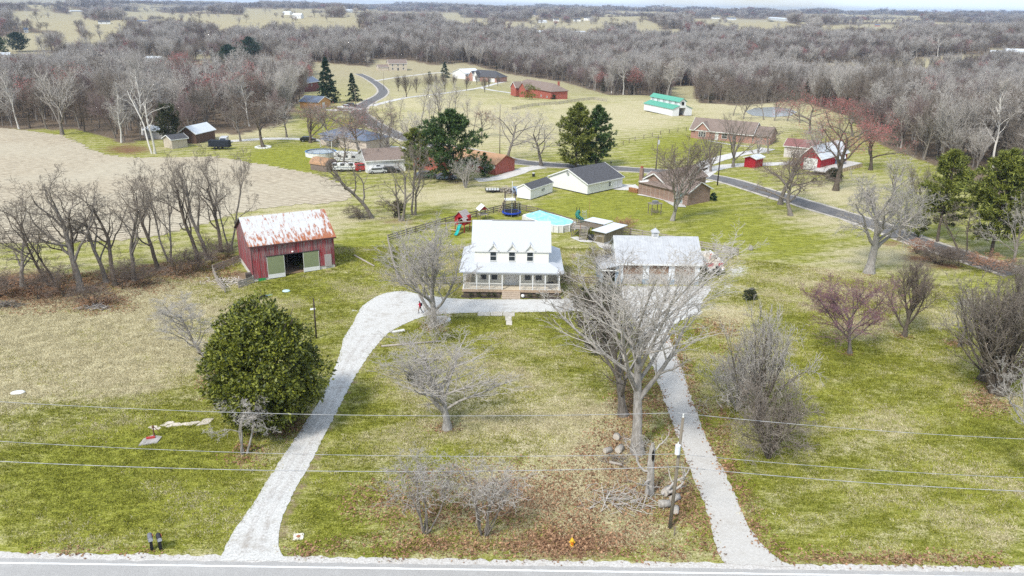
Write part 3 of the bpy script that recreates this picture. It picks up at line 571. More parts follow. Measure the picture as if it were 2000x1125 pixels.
def bare_tree(seed, Ht, spread, style='spread', r0=None, lev=4, dens=1.0, rmin=.012, lean=(0, 0), stems=1, buds=0.0, budsz=.1, flat=None):
    """returns (trunk verts/quads, crown verts/quads, number of bud quads at the end of the crown)"""
    R = random.Random(seed); P = dict(PRE[style]); P['lev'] = lev; P['rmin'] = rmin; P['thin'] = style == 'bush'
    r0 = r0 or Ht*.022; out, tips = [], []
    for s in range(stems):
        if stems == 1: d, p = nrm((lean[0], lean[1], 1)), (0, 0, -.15)
        else:
            a = 6.283*s/stems+R.uniform(-.4, .4); k = R.uniform(.08, .42); d = nrm((math.cos(a)*k+lean[0], math.sin(a)*k+lean[1], 1)); p = (math.cos(a)*r0*.8, math.sin(a)*r0*.8, -.15)
        grow(R, p, d, Ht*P['top']*(R.uniform(.75, 1.05) if stems > 1 else 1), r0*(1 if stems == 1 else R.uniform(.45, .7)), 0, P, out, tips, dens)
    allp = np.concatenate([np.array(x[0]) for x in out])
    zt = np.percentile(allp[:, 2], 99.7); sz = Ht/zt
    cx = allp[:, 0]; wx = np.percentile(cx, 99.3)-np.percentile(cx, .7); wy = np.percentile(allp[:, 1], 99.3)-np.percentile(allp[:, 1], .7)
    mxs = 1.5 if style in ('gnarl', 'hedge') or abs(lean[0]) > .06 else 2.2
    sx = min(mxs, max(.45, spread/max(wx, .1))); sy = min(mxs, max(.45, spread/max(wy, .1)))
    def fit(pts): return [(x*sx, y*sy, z*sz) for x, y, z in pts]
    out = [(fit(p), r, l) for p, r, l in out]; tips = fit(tips)
    # root flare
    for k in range(stems):
        pts, rad, lv = out[0] if k == 0 else next((o for o in out[1:] if o[2] == 0), out[0])
        rad[0] *= 1.45
        break
    # keep twigs short of the soil
    tr = [o for o in out if o[2] <= 1]; cr = [o for o in out if o[2] > 1]
    tV, tQ = tubes(tr, (9, 6)); cV, cQ = tubes(cr, (6, 6, 3, 3, 3))
    nb = 0
    if buds > 0:
        T = np.array(tips)
        T = T[T[:, 2] > Ht*.45]
        k = int(len(T)*buds); g = np.random.default_rng(seed); T = T[g.integers(0, len(T), k)]+g.normal(0, budsz*1.6, (k, 3))
        a = g.normal(0, 1, (k, 3)); a /= np.linalg.norm(a, axis=1, keepdims=True); b = np.cross(a, g.normal(0, 1, (k, 3))); b /= np.linalg.norm(b, axis=1, keepdims=True)
        s = budsz*g.uniform(.5, 1.2, (k, 1))
        bV = np.stack([T-a*s*.8, T+b*s*.22, T+a*s*.8, T-b*s*.22], 1).reshape(-1, 3); bQ = len(cV)+np.arange(4*k).reshape(-1, 4)
        cV = np.concatenate([cV, bV]); cQ = np.concatenate([cQ, bQ]); nb = k
    return (tV, tQ), (cV, cQ), nb
def tree_meshes(tag_, data, bm_, tm_, bud=None):
    (tV, tQ), (cV, cQ), nb = data
    t = np_mesh(tag_+'_trunk', tV, tQ, [bm_], smooth=True)
    mi = np.zeros(len(cQ), np.int32)
    if nb: mi[-nb:] = 1
    c = np_mesh(tag_+'_crown', cV, cQ, [tm_, bud or tm_], mi)
    return t, c
def put_tree(name, meshes, loc, rz, sc, label, cat='tree', group=None, parts=('trunk', 'crown')):
    e = empty(name, loc, rz, label, cat, group); e.scale = sc if isinstance(sc, tuple) else (sc, sc, sc)
    for nm, me in zip(parts, meshes):
        o = bpy.data.objects.new(nm, me); link(o, e)
    return e
def px_tree(bx, by, top, wpx):
    p = at(bx, by); return p, zat(p, top), wpx*mpp(p)
# hero trees: (base x, base y, top y, crown width px), style and look measured from the photograph
def hero(name, spec, seed, style, bm_, tm_, label, r0=None, lev=4, dens=1.0, rmin=.013, lean=(0, 0), stems=1, cat='tree', buds=0, bud=None, budsz=.1, group=None, parts=('trunk', 'crown')):
    p, h_, s_ = px_tree(*spec)
    if p.y > 125: dens *= .84; rmin *= 1.12
    d = bare_tree(seed, h_, s_, style, r0, lev, dens, rmin, lean, stems, buds, budsz)
    return put_tree(name, tree_meshes(name, d, bm_, tm_, bud), p, 0, 1, label, cat, group, parts)
hero('maple_tree', (1245, 884, 452, 400), 1011, 'maple', BARK_P, TWIG_P, 'largest pale grey bare tree beside the concrete drive', r0=.52, dens=1.0, lean=(-.04, .05), rmin=.016)
hero('maple_tree', (1217, 812, 510, 260), 12, 'vase', BARK, TWIG, 'dark trunked bare tree close behind the largest one', r0=.42, dens=.9, rmin=.016)
hero('orchard_tree', (873, 838, 655, 265), 13, 'fan', BARK_P, TWIG_P, 'low spreading bare tree alone on the front lawn', r0=.4, dens=1.0, rmin=.017)
hero('driveway_tree', (845, 638, 432, 190), 14, 'vase', BARK_P, TWIG_P, 'bare vase shaped tree at the driveway bend beside the person', r0=.42, dens=1.2, rmin=.018)
hero('bare_tree', (408, 742, 575, 150), 15, 'tall', BARK, TWIG_P, 'thin grey bare tree behind the big evergreen', r0=.2, dens=1.1, lean=(-.05, .1))
hero('vine_tangle', (478, 885, 756, 150), 16, 'gnarl', BARK_P, TWIG_P, 'pale leafless tangle of branches in front of the big evergreen', r0=.2, dens=1.0, stems=3, cat='shrub', parts=('stems', 'twigs'))
hero('plum_tree', (1660, 690, 540, 190), 17, 'fan', BARK, bark('purple_twig', (.18, .105, .125), (.34, .215, .245)), 'purple twigged ornamental tree on the right lawn', r0=.24, dens=1.1, buds=.9, bud=mat('purple_bud', (.22, .10, .115), .9, .3, 5), budsz=.13, lean=(-.04, 0))
hero('pear_tree', (1766, 657, 503, 95), 18, 'vase', BARK_D, TWIG_D, 'upright dark vase shaped tree right of the purple one', r0=.28, dens=1.3)
hero('bare_tree', (1874, 676, 560, 100), 19, 'spread', BARK, TWIG_P, 'small pale bare tree right of the vase shaped tree', r0=.2, dens=.9)
hero('multi_stem_tree', (1948, 770, 512, 215), 20, 'vase', BARK_D, TWIG, 'large many stemmed dark tree at the right edge', r0=.55, dens=.8, stems=6, rmin=.019)
hero('bare_tree', (2020, 960, 690, 200), 21, 'gnarl', BARK_P, TWIG_P, 'pale twigs of a tree reaching in at the lower right edge', r0=.3, dens=1.0, stems=2)
hero('pollard_tree', (1697, 533, 335, 175), 22, 'spread', BARK_P, TWIG_P, 'thick trunked pale tree standing alone on the right lawn', r0=.7, dens=1.3, rmin=.018)
hero('lawn_tree', (1313, 431, 262, 130), 23, 'vase', BARK_P, TWIG_D, 'bare vase shaped tree before the brick ranch house', r0=.36, dens=1.3, rmin=.02)
hero('road_tree', (1524, 399, 262, 120), 24, 'spread', BARK, TWIG_D, 'bushy brown bare tree beside the side road, left of two', r0=.5, dens=1.2, buds=.5, bud=TWIG_R)
hero('road_tree', (1544, 421, 300, 150), 25, 'spread', BARK, TWIG_D, 'broad brown bare tree beside the side road, nearer of two', r0=.42, dens=1.25)
hero('red_maple', (1632, 372, 205, 150), 26, 'spread', BARK_D, TWIG, 'thick trunked maple with red tips in front of the red barn', r0=.6, dens=1.0, buds=1.6, bud=TWIG_R, budsz=.22)
hero('red_maple', (1700, 332, 240, 120), 27, 'spread', BARK_D, TWIG, 'red tipped maple right of the blue shed', r0=.45, dens=1.0, buds=2.2, bud=TWIG_R, budsz=.24)
hero('red_maple', (1580, 262, 180, 140), 28, 'spread', BARK, TWIG, 'red tipped maple behind the pond bank', r0=.45, dens=.9, buds=2.2, bud=TWIG_R, budsz=.26)
hero('red_maple', (1665, 266, 190, 120), 44, 'spread', BARK, TWIG, 'red tipped maple at the wood edge right of the pond', r0=.4, dens=.9, buds=2.0, bud=TWIG_R, budsz=.26)
hero('bare_tree', (1388, 335, 250, 75), 29, 'vase', BARK, TWIG, 'slim bare tree left of two before the pink brick house', r0=.3, dens=.9)
hero('bare_tree', (1432, 326, 218, 90), 30, 'vase', BARK, TWIG, 'taller bare tree right of two before the pink brick house', r0=.38, dens=.9)
hero('bare_tree', (1476, 322, 262, 60), 31, 'vase', BARK, TWIG_P, 'small bare tree by the tiny red shed', r0=.22, dens=.9, lev=3)
hero('bare_tree', (992, 312, 202, 110), 32, 'spread', BARK, TWIG_P, 'bare tree between the big pines, left of two', r0=.4, dens=1.0, buds=.3, bud=TWIG_R)
hero('bare_tree', (1057, 323, 205, 115), 33, 'spread', BARK, TWIG_P, 'bare tree beside the double pine, right of two', r0=.42, dens=1.0)
hero('lilac_bush', (909, 367, 305, 62), 34, 'bush', BARK_P, TWIG_P, 'pale many stemmed bush under the big pine', r0=.16, dens=1.0, stems=9, lev=3, cat='shrub', parts=('stems', 'twigs'))
hero('walnut_tree', (726, 426, 285, 130), 35, 'hedge', BARK, TWIG, 'bent bare tree behind the barn, leftmost of the clump', r0=.38, dens=1.1, lean=(-.10, .05))
hero('walnut_tree', (783, 431, 285, 110), 36, 'hedge', BARK, TWIG, 'forked bare tree in the middle of the clump by the fence', r0=.42, dens=1.0, stems=2)
hero('walnut_tree', (808, 420, 262, 90), 37, 'hedge', BARK, TWIG, 'straight bare tree at the right of the clump by the fence', r0=.36, dens=.9, stems=2)
hero('red_maple', (706, 318, 200, 165), 38, 'spread', BARK, TWIG, 'broad pinkish maple in front of the winding road', r0=.45, dens=1.35, rmin=.02, buds=1.0, bud=TWIG_R, budsz=.16)
hero('bare_tree', (606, 279, 188, 85), 39, 'vase', BARK_D, TWIG_D, 'dark bare tree left of the blue roofed house', r0=.4, dens=1.0)
hero('cedar_like_tree', (514, 287, 185, 120), 40, 'spread', BARK_D, TWIG_D, 'dense brown tree with a white ring at its foot', r0=.45, dens=1.2)
hero('sycamore_tree', (300, 300, 150, 110), 41, 'gnarl', WHITEBARK, TWIG_P, 'white barked sycamore at the edge of the crop field', r0=.42, dens=.6, stems=2)
hero('bare_tree', (122, 263, 118, 110), 42, 'vase', BARK, TWIG_P, 'tall pale bare tree at the far field edge', r0=.5, dens=1.0)
hero('lawn_tree', (851, 268, 160, 80), 43, 'tall', BARK, TWIG_P, 'slender bare tree rising behind the big pine', r0=.3, dens=.8)
for i, (bx, by, tp, wp, sd, lb) in enumerate([(1755, 470, 375, 70, 601, 'bare tree at the roadside left of the small bright pine'), (1880, 505, 395, 110, 602, 'grey bare tree standing between the two right pines'), (1975, 530, 390, 110, 603, 'grey bare tree under the broad right pine'), (1800, 420, 320, 90, 604, 'pale bare tree behind the left one of the right pines'), (1745, 380, 300, 80, 605, 'bare tree behind the side road at right'), (1990, 600, 470, 90, 606, 'grey bare tree at the right picture edge below the road')]):
    hero('roadside_tree', (bx, by, tp, wp), sd, ['spread', 'gnarl', 'spread', 'fan', 'vase', 'gnarl'][i], BARK_D if i % 2 else BARK, TWIG_P if i % 2 == 0 else TWIG, lb, r0=.26, dens=.8, rmin=.02, stems=1+i % 2)
for i, (bx, by, tp, wp, sd, lb) in enumerate([(1790, 495, 465, 60, 611, 'left end'), (1875, 520, 482, 90, 612, 'middle'), (1930, 532, 495, 80, 613, 'right part'), (1985, 548, 505, 80, 614, 'at the picture edge')]):
    hero('verge_bush', (bx, by, tp, wp), sd, 'bush', BARK_D, TWIG_D if i % 2 else TWIG_O, 'brown brush along the road verge under the right pines, '+lb, r0=.07, dens=.9, stems=9, lev=3, rmin=.02, cat='shrub', parts=('stems', 'twigs'))
for i, (bx, by, tp, wp) in enumerate([(1432, 226, 160, 50), (1452, 232, 176, 45), (1492, 234, 168, 55), (1512, 236, 172, 45), (1538, 236, 165, 55), (1562, 240, 170, 55)]):
    hero('pond_tree', (bx, by, tp, wp), 630+i, 'vase' if i % 2 else 'tall', BARK, TWIG, ['first', 'second', 'third', 'fourth', 'fifth', 'sixth'][i]+' slim bare tree on the near bank of the pond, counted from the left', r0=.2, lev=3, dens=1.1, rmin=.026, group='trees on the pond bank')
for i, (bx, by, tp, wp, st_, lb) in enumerate([(668, 330, 245, 90, 'spread', 'bare tree in front of the white campers'), (752, 322, 215, 110, 'fan', 'bare tree in front of the white workshop'), (800, 300, 215, 90, 'vase', 'bare tree left of the big white pine'), (742, 290, 190, 90, 'spread', 'pinkish bare tree beside the winding road'), (560, 268, 182, 90, 'spread', 'brown bare tree above the pale lane'), (470, 276, 195, 90, 'spread', 'bare tree above the van on the pale lane'), (640, 262, 200, 70, 'vase', 'bare tree behind the blue roofed house'), (940, 268, 215, 70, 'spread', 'bare tree with reddish tips right of the big pine'), (1215, 905, 850, 60, 'gnarl', 'young pale sapling at the foot of the largest tree'), (1500, 300, 240, 70, 'spread', 'bare tree behind the tiny red shed'), (1590, 330, 235, 80, 'fan', 'bare tree beside the bright red barn')]):
    hero('yard_tree', (bx, by, tp, wp), 660+i, st_, BARK, TWIG if i % 2 else TWIG_P, lb, r0=.28 if i != 8 else .06, lev=4 if i != 8 else 3, dens=.86, rmin=.021, buds=.5 if i in (3, 7, 10) else 0, bud=TWIG_R, budsz=.16)
# shrub thickets
hero('thicket_bush', (1480, 830, 600, 165), 50, 'bush', BARK_D, TWIG_P, 'tall upright thicket right of the concrete drive', r0=.14, dens=1.0, stems=16, lev=3, rmin=.02, cat='shrub', parts=('stems', 'twigs'))
hero('thicket_bush', (1440, 800, 690, 160), 51, 'bush', BARK_P, TWIG_P, 'pale bush leaning over the concrete drive', r0=.14, dens=1.0, stems=14, lev=3, rmin=.02, cat='shrub', parts=('stems', 'twigs'))
hero('thicket_bush', (1500, 895, 745, 190), 52, 'bush', BARK_D, TWIG, 'low brown thicket beside the lower concrete drive', r0=.12, dens=1.0, stems=18, lev=3, rmin=.018, cat='shrub', parts=('stems', 'twigs'))
hero('brush_bush', (830, 1040, 905, 220), 53, 'gnarl', BARK, TWIG_P, 'grey leafless bush near the front road, left of two', r0=.12, dens=.8, stems=8, lev=3, rmin=.018, cat='shrub', parts=('stems', 'twigs'))
hero('brush_bush', (945, 1045, 900, 200), 54, 'gnarl', BARK, TWIG_P, 'grey leafless bush near the front road, right of two', r0=.12, dens=.8, stems=8, lev=3, rmin=.018, cat='shrub', parts=('stems', 'twigs'))
hero('brush_bush', (1180, 540, 480, 90), 55, 'bush', BARK, TWIG, 'brushy grey shrub between the farmhouse and the garage', r0=.08, dens=1.2, stems=14, lev=3, cat='shrub', parts=('stems', 'twigs'))
hero('brush_bush', (1120, 600, 560, 70), 56, 'bush', BARK, TWIG, 'small grey shrub right of the porch steps', r0=.06, dens=1.0, stems=9, lev=3, cat='shrub', parts=('stems', 'twigs'))
hero('brush_bush', (1830, 515, 480, 110), 57, 'bush', BARK_D, TWIG_D, 'reddish brush row under the right pines', r0=.1, dens=1.0, stems=14, lev=3, cat='shrub', parts=('stems', 'twigs'))
hero('brush_bush', (1216, 450, 425, 50), 58, 'bush', BARK, TWIG_O, 'small tan shrub behind the pool shed', r0=.06, dens=1.0, stems=9, lev=3, cat='shrub', parts=('stems', 'twigs'))
hero('brush_bush', (852, 668, 590, 60), 59, 'bush', BARK_P, TWIG_P, 'scrubby shoots around the foot of the driveway tree', r0=.05, dens=1.0, stems=9, lev=3, cat='shrub', parts=('stems', 'twigs'))
# the windbreak row by the crop field
WB = [(-4, 580, 395, 90, 'leftmost, cut by the picture edge'), (45, 560, 430, 60, 'second, small and thin'), (104, 560, 345, 120, 'third'), (158, 568, 325, 110, 'fourth, thick with vines'), (150, 545, 350, 90, 'behind the fourth'), (208, 552, 362, 75, 'fifth'), (226, 558, 330, 100, 'sixth, leaning left'),
      (263, 548, 345, 80, 'seventh, crooked'), (309, 528, 335, 90, 'eighth, strongly leaning'), (333, 512, 318, 80, 'ninth'), (386, 508, 300, 80, 'tenth'), (405, 508, 305, 60, 'eleventh, slim'), (432, 492, 300, 70, 'twelfth'), (449, 488, 285, 90, 'last beside the barn')]
for i, (bx, by, tp, wp, nm) in enumerate(WB):
    hero('windbreak_tree', (bx, by, tp, wp*1.35), 70+i, 'hedge', BARK if i % 2 else BARK_D, TWIG, 'bare tree in the row by the crop field, '+nm, r0=.32 if i != 3 else .46, dens=.96, lean=(-.12+.02*(i % 4), .04), lev=4, rmin=.018, group='row of bare trees beside the crop field', stems=2 if i in (2, 9, 13) else 1)
for i, (bx, by, tp, wp, nm) in enumerate([(20, 580, 520, 90, 'left end'), (75, 585, 520, 90, 'second from the left'), (125, 580, 500, 80, 'beside the third tree'), (240, 565, 500, 80, 'right of the vine covered tree'), (345, 540, 480, 70, 'under the leaning trees'), (415, 515, 455, 60, 'near the barn trees'), (185, 596, 545, 80, 'below the vine covered tree'), (290, 556, 515, 90, 'middle'), (380, 530, 490, 80, 'near the barn pen'), (445, 500, 470, 50, 'close to the barn wall'), (770, 425, 385, 60, 'clump by the fence'), (700, 428, 400, 60, 'fallen branches by the bent tree')]):
    hero('undergrowth_bush', (bx, by, tp, wp), 90+i, 'bush', BARK_D, TWIG_D, 'brown leafless undergrowth below the bare trees, '+nm, r0=.05, dens=.85, stems=8, lev=3, rmin=.018, cat='shrub', parts=('stems', 'twigs'))

# ------------------------------------------------------------------ evergreens
def leaf_mat(name, c, c2, rough=.55, rnd=.1, spec=.3):
    m, n, b, l = nodes_of(name); N = n.nodes.new
    g = N('ShaderNodeNewGeometry'); oi = N('ShaderNodeObjectInfo'); r = N('ShaderNodeValToRGB'); e = r.color_ramp.elements; e[0].color = (*c, 1); e[1].color = (*c2, 1)
    l.new(g.outputs['Random Per Island'], r.inputs[0]); hs = N('ShaderNodeHueSaturation'); mr = N('ShaderNodeMapRange'); mr.inputs[3].default_value = 1-rnd; mr.inputs[4].default_value = 1+rnd
    l.new(oi.outputs['Random'], mr.inputs[0]); l.new(mr.outputs[0], hs.inputs['Value']); l.new(r.outputs[0], hs.inputs['Color']); l.new(hs.outputs[0], b.inputs['Base Color'])
    b.inputs['Roughness'].default_value = rough; b.inputs['Specular IOR Level'].default_value = spec
    MATS[name] = m; return m
PINE = leaf_mat('pine_needles', (.022, .055, .018), (.10, .155, .035)); SPRUCE = leaf_mat('spruce_needles', (.008, .028, .014), (.035, .075, .035)); CEDAR = leaf_mat('cedar_needles', (.022, .032, .014), (.075, .080, .032))
PINE_Y = leaf_mat('yellow_pine_needles', (.06, .08, .016), (.28, .30, .055)); MAGN = leaf_mat('magnolia_leaf', (.024, .040, .007), (.23, .245, .026), .45, 0, .35)
def blades(c, d, L_, wd, g):
    """thin triangles from centres c along directions d"""
    s = np.cross(d, g.normal(0, 1, d.shape)); s /= np.linalg.norm(s, axis=1, keepdims=True)+1e-9
    k = len(c); V = np.stack([c-s*wd, c+s*wd, c+d*L_], 1).reshape(-1, 3)
    return V, np.arange(3*k).reshape(-1, 3)
def conifer(seed, Ht, Wd, kind='pine', tufts=11, per=8, whorl=.6, base=.1, r0=None):
    g = np.random.default_rng(seed); r0 = r0 or Ht*.018
    lean = g.normal(0, .012, 2); ax = lambda z: np.array([lean[0]*z+.15*math.sin(z*.4+seed), lean[1]*z, z])
    trunk = [([tuple(ax(z)) for z in np.linspace(-.2, Ht*.97, 9)], list(np.linspace(r0, r0*.12, 9)), 0)]
    Bp = []; C, D, Ls = [], [], []
    z = Ht*base
    while z < Ht*.985:
        t = (z-Ht*base)/(Ht*(1-base))
        if kind == 'spruce': prof = (1-t)**.85
        elif kind == 'pine': prof = min(1, (1-t)*1.7)**.8*(.55+.45*min(1, t*4))
        else: prof = math.sin(math.pi*min(1, .18+.82*t))**.7 if t < .9 else (1-t)*4
        n = int(g.integers(4, 7))
        for k in range(n):
            a = g.uniform(0, 6.283); L_ = max(.25, Wd/2*prof*g.uniform(.62, 1.12))
            up = {'spruce': -.22+.5*t, 'pine': .12+.45*t, 'cedar': .55+.4*t}[kind]+g.normal(0, .1)
            d0 = np.array([math.cos(a), math.sin(a), up]); d0 /= np.linalg.norm(d0); p0 = ax(z)
            s = np.linspace(0, 1, 5); droop = {'spruce': .10, 'pine': -.06, 'cedar': -.1}[kind]
            pts = [tuple(p0+d0*L_*q+np.array([0, 0, -droop*L_*q*q])) for q in s]
            Bp.append((pts, list(np.linspace(max(.02, r0*.22*(1-t)+.012), .01, 5)), 1))
            nt_ = max(3, int(tufts*(.35+.65*L_/(Wd/2))))
            q = g.uniform(.18, 1.0, nt_)**.8; side = g.normal(0, 1, (nt_, 3)); side -= (side@d0)[:, None]*d0; side[:, 2] *= .45
            ctr = p0+d0*(L_*q)[:, None]+np.array([0, 0, -droop*L_])*(q*q)[:, None]+side*(L_*.13*(1.1-.5*q))[:, None]
            for _ in range(per):
                dd = d0*.7+g.normal(0, .62, (nt_, 3))+np.array([0, 0, .25 if kind != 'spruce' else -.05]); dd /= np.linalg.norm(dd, axis=1, keepdims=True)
                C.append(ctr+g.normal(0, .05*Wd/6, (nt_, 3))); D.append(dd); Ls.append(g.uniform(.7, 1.25, nt_))
        z += whorl*g.uniform(.7, 1.3)*max(.45, 1-.4*t)
    C = np.concatenate(C); D = np.concatenate(D); Ls = np.concatenate(Ls)[:, None]
    bl = (.50 if kind == 'pine' else .42)*(Wd/7)**.5
    V, T = blades(C, D, Ls*bl, .075*(Wd/7)**.5, g)
    tV, tQ = tubes(trunk+Bp, (8, 4))
    return (tV, tQ), (V, T)
def conifer_meshes(tag_, d, bm_, lm):
    return np_mesh(tag_+'_trunk', d[0][0], d[0][1], [bm_], smooth=True), np_mesh(tag_+'_crown', d[1][0], d[1][1], [lm])
def hero_con(name, spec, seed, kind, lm, label, **k):
    p, h_, s_ = px_tree(*spec); return put_tree(name, conifer_meshes(name, conifer(seed, h_, s_, kind, **k), BARK_D, lm), p, 0, 1, label)
hero_con('white_pine', (878, 352, 216, 150), 201, 'pine', PINE, 'big green white pine in front of the orange roofed house', tufts=15, per=10)
hero_con('white_pine', (1123, 328, 203, 100), 202, 'pine', PINE_Y, 'olive pine, left tree of the double pine by the road', tufts=15, per=10, base=.06)
hero_con('white_pine', (1163, 327, 207, 85), 203, 'pine', PINE, 'darker green pine, right tree of the double pine by the road', tufts=15, per=10, base=.08)
hero_con('scrub_pine', (1830, 472, 293, 115), 204, 'pine', PINE_Y, 'olive topped pine, left of two at the right edge', tufts=16, per=11, base=.22)
hero_con('scrub_pine', (1936, 502, 296, 165), 205, 'pine', PINE_Y, 'broad olive pine, right of two at the right edge', tufts=18, per=12, base=.2)
hero_con('young_pine', (1786, 462, 420, 55), 206, 'pine', PINE_Y, 'small bright yellow green pine below the right pines', tufts=12, per=9, base=.12)
hero_con('spruce_tree', (640, 201, 111, 58), 207, 'spruce', SPRUCE, 'tall dark spruce above the orange cabin', tufts=16, per=10, base=.03)
hero_con('spruce_tree', (690, 198, 142, 38), 208, 'spruce', SPRUCE, 'smaller dark spruce right of the tall one', tufts=14, per=9, base=.05)
hero_con('cedar_tree', (533, 184, 141, 30), 209, 'spruce', CEDAR, 'slim dull green cedar left of the tall spruce', tufts=12, per=8, base=.03)
hero_con('cedar_tree', (555, 186, 156, 24), 210, 'spruce', PINE, 'short green cedar beside the slim one', tufts=12, per=8, base=.03)
hero_con('cedar_tree', (1172, 690, 562, 125), 211, 'cedar', CEDAR, 'dark evergreen behind the bare trees before the garage', tufts=16, per=10, base=.05)
hero_con('cedar_tree', (778, 424, 398, 46), 212, 'cedar', CEDAR, 'olive cedar shrub at the foot of the bare clump', tufts=10, per=8, base=.02)
hero_con('cedar_tree', (812, 352, 250, 70), 213, 'pine', PINE_Y, 'yellowish evergreen left of the big white pine', tufts=14, per=9, base=.2)
hero_con('cedar_tree', (332, 284, 205, 60), 214, 'cedar', CEDAR, 'dark evergreen behind the beige shed', tufts=14, per=9, base=.03)
hero_con('spruce_tree', (869, 152, 121, 26), 215, 'spruce', SPRUCE, 'blue green spruce beside the white barn', tufts=12, per=8, base=.02)
hero_con('spruce_tree', (366, 107, 73, 24), 216, 'spruce', SPRUCE, 'lone green spruce in the far left clearing', tufts=12, per=8, base=.03)
hero_con('white_pine', (450, 139, 88, 56), 217, 'pine', SPRUCE, 'dark spreading pine beside the far left clearing', tufts=13, per=9, base=.1)
hero_con('white_pine', (490, 120, 72, 50), 218, 'pine', SPRUCE, 'dark pine right of the spreading one', tufts=12, per=8, base=.1)
hero_con('white_pine', (38, 101, 64, 50), 219, 'pine', SPRUCE, 'dark green pine at the far left edge', tufts=13, per=9, base=.1)
hero_con('white_pine', (4, 108, 72, 36), 220, 'pine', PINE, 'green pine cut by the left edge', tufts=12, per=8, base=.1)
hero_con('cedar_tree', (417, 122, 92, 14), 221, 'spruce', SPRUCE, 'thin dark conifer left of the spreading pine', tufts=8, per=7, base=.05)
hero_con('cedar_tree', (948, 347, 300, 34), 222, 'pine', PINE, 'small green cedar against the orange roofed house', tufts=10, per=8, base=.05)
def leafy(name, p, h_, w_, n, seed, m, label, leaf=.3, clump=14, trunk_r=.3, cat='tree', stem='trunk', prof=None):
    """dense evergreen crown: leaf rosettes spread through an uneven egg-shaped volume"""
    g = np.random.default_rng(seed)
    nl = 105 if n > 1000 else 16                                   # lobes of foliage over the crown
    lu = g.normal(0, 1, (nl, 3)); lu /= np.linalg.norm(lu, axis=1, keepdims=True); lu[:, 2] = lu[:, 2]*.95
    wz = np.where(lu[:, 2] < 0, 1, 1-.42*lu[:, 2]**1.3)
    lc = np.stack([lu[:, 0]*wz*w_*.38, lu[:, 1]*wz*w_*.38, h_*.44+lu[:, 2]*h_*.40], 1)*g.uniform(.84, 1.12, (nl, 1)); lr = g.uniform(.12, .20, nl)*w_*(1.25 if nl < 20 else 1)
    li = g.integers(0, nl, n); u = g.normal(0, 1, (n, 3)); u /= np.linalg.norm(u, axis=1, keepdims=True); u[:, 2] = np.abs(u[:, 2])*.9-.25*(u[:, 2] < 0)
    C = lc[li]+u*lr[li][:, None]*g.uniform(.75, 1.05, (n, 1))*np.array([1, 1, .85])
    C[:, 2] = np.maximum(C[:, 2], g.uniform(.15, .5, len(C)))
    out = C-np.array([0, 0, h_*.45]); out /= np.linalg.norm(out, axis=1, keepdims=True)
    Vs, k0 = [], 0
    k = len(C)
    for _ in range(clump):
        d = out*.75+g.normal(0, .65, (k, 3)); d /= np.linalg.norm(d, axis=1, keepdims=True)
        s = np.cross(d, out+g.normal(0, .5, (k, 3))); s /= np.linalg.norm(s, axis=1, keepdims=True)+1e-9
        c = C+g.normal(0, leaf*.45, (k, 3)); L_ = leaf*g.uniform(.7, 1.3, (k, 1))
        Vs.append(np.stack([c, c+d*L_*.5+s*L_*.26, c+d*L_, c+d*L_*.5-s*L_*.26], 1))
    V = np.concatenate(Vs).reshape(-1, 3); Q = np.arange(len(V)).reshape(-1, 4)
    e = empty(name, p, 0, label, cat)
    R = random.Random(seed); tr = []
    for i in range(9):
        a = R.uniform(0, 6.28); q = [(0, 0, -.1)]+[(math.cos(a)*w_*.3*t*t+R.gauss(0, .05), math.sin(a)*w_*.3*t*t, h_*.85*t) for t in (.2, .4, .6, .8, 1)]
        tr.append((q, [trunk_r*(1-.15*j) for j in range(6)] if i == 0 else [trunk_r*.5*(1-.16*j) for j in range(6)], 0))
    tV, tQ = tubes(tr, (7,))
    link(bpy.data.objects.new(stem, np_mesh(name+'_trunk', tV, tQ, [BARK_D], smooth=True)), e)
    link(bpy.data.objects.new('crown' if cat == 'tree' else 'foliage', np_mesh(name+'_crown', V, Q, [m])), e)
    return e
p, h_, s_ = px_tree(528, 826, 570, 250)
leafy('magnolia_tree', p, h_*.97, s_*.88, 6200, 301, MAGN, 'huge dark green evergreen with glossy leaves beside the gravel driveway', .34, 10)
for i, (bx, by, tp, wp, lb, mm) in enumerate([(812, 752, 724, 30, 'small round brown green bush on the front lawn', CEDAR), (1463, 586, 560, 22, 'small round green bush right of the garage', CEDAR), (1393, 392, 376, 12, 'dark clipped bush at the brick ranch corner', SPRUCE), (1627, 352, 330, 34, 'dark bush beside the deck of the blue shed', CEDAR),
                                     (1034, 194, 164, 36, 'olive rounded magnolia before the red brick house', MAGN), (1088, 184, 174, 11, 'green clipped bush right of the red brick house', SPRUCE), (1080, 194, 184, 10, 'green bush at the red brick house corner', SPRUCE), (838, 149, 138, 7, 'tiny dark bush on the far lawn', SPRUCE), (1385, 147, 134, 6, 'small dark holly at the wood edge', SPRUCE)]):
    p, h_, s_ = px_tree(bx, by, tp, wp); leafy('round_bush', p, h_, s_, 320, 310+i, mm, lb, .16 if s_ < 4 else .3, 9, .05, 'shrub', 'stem')
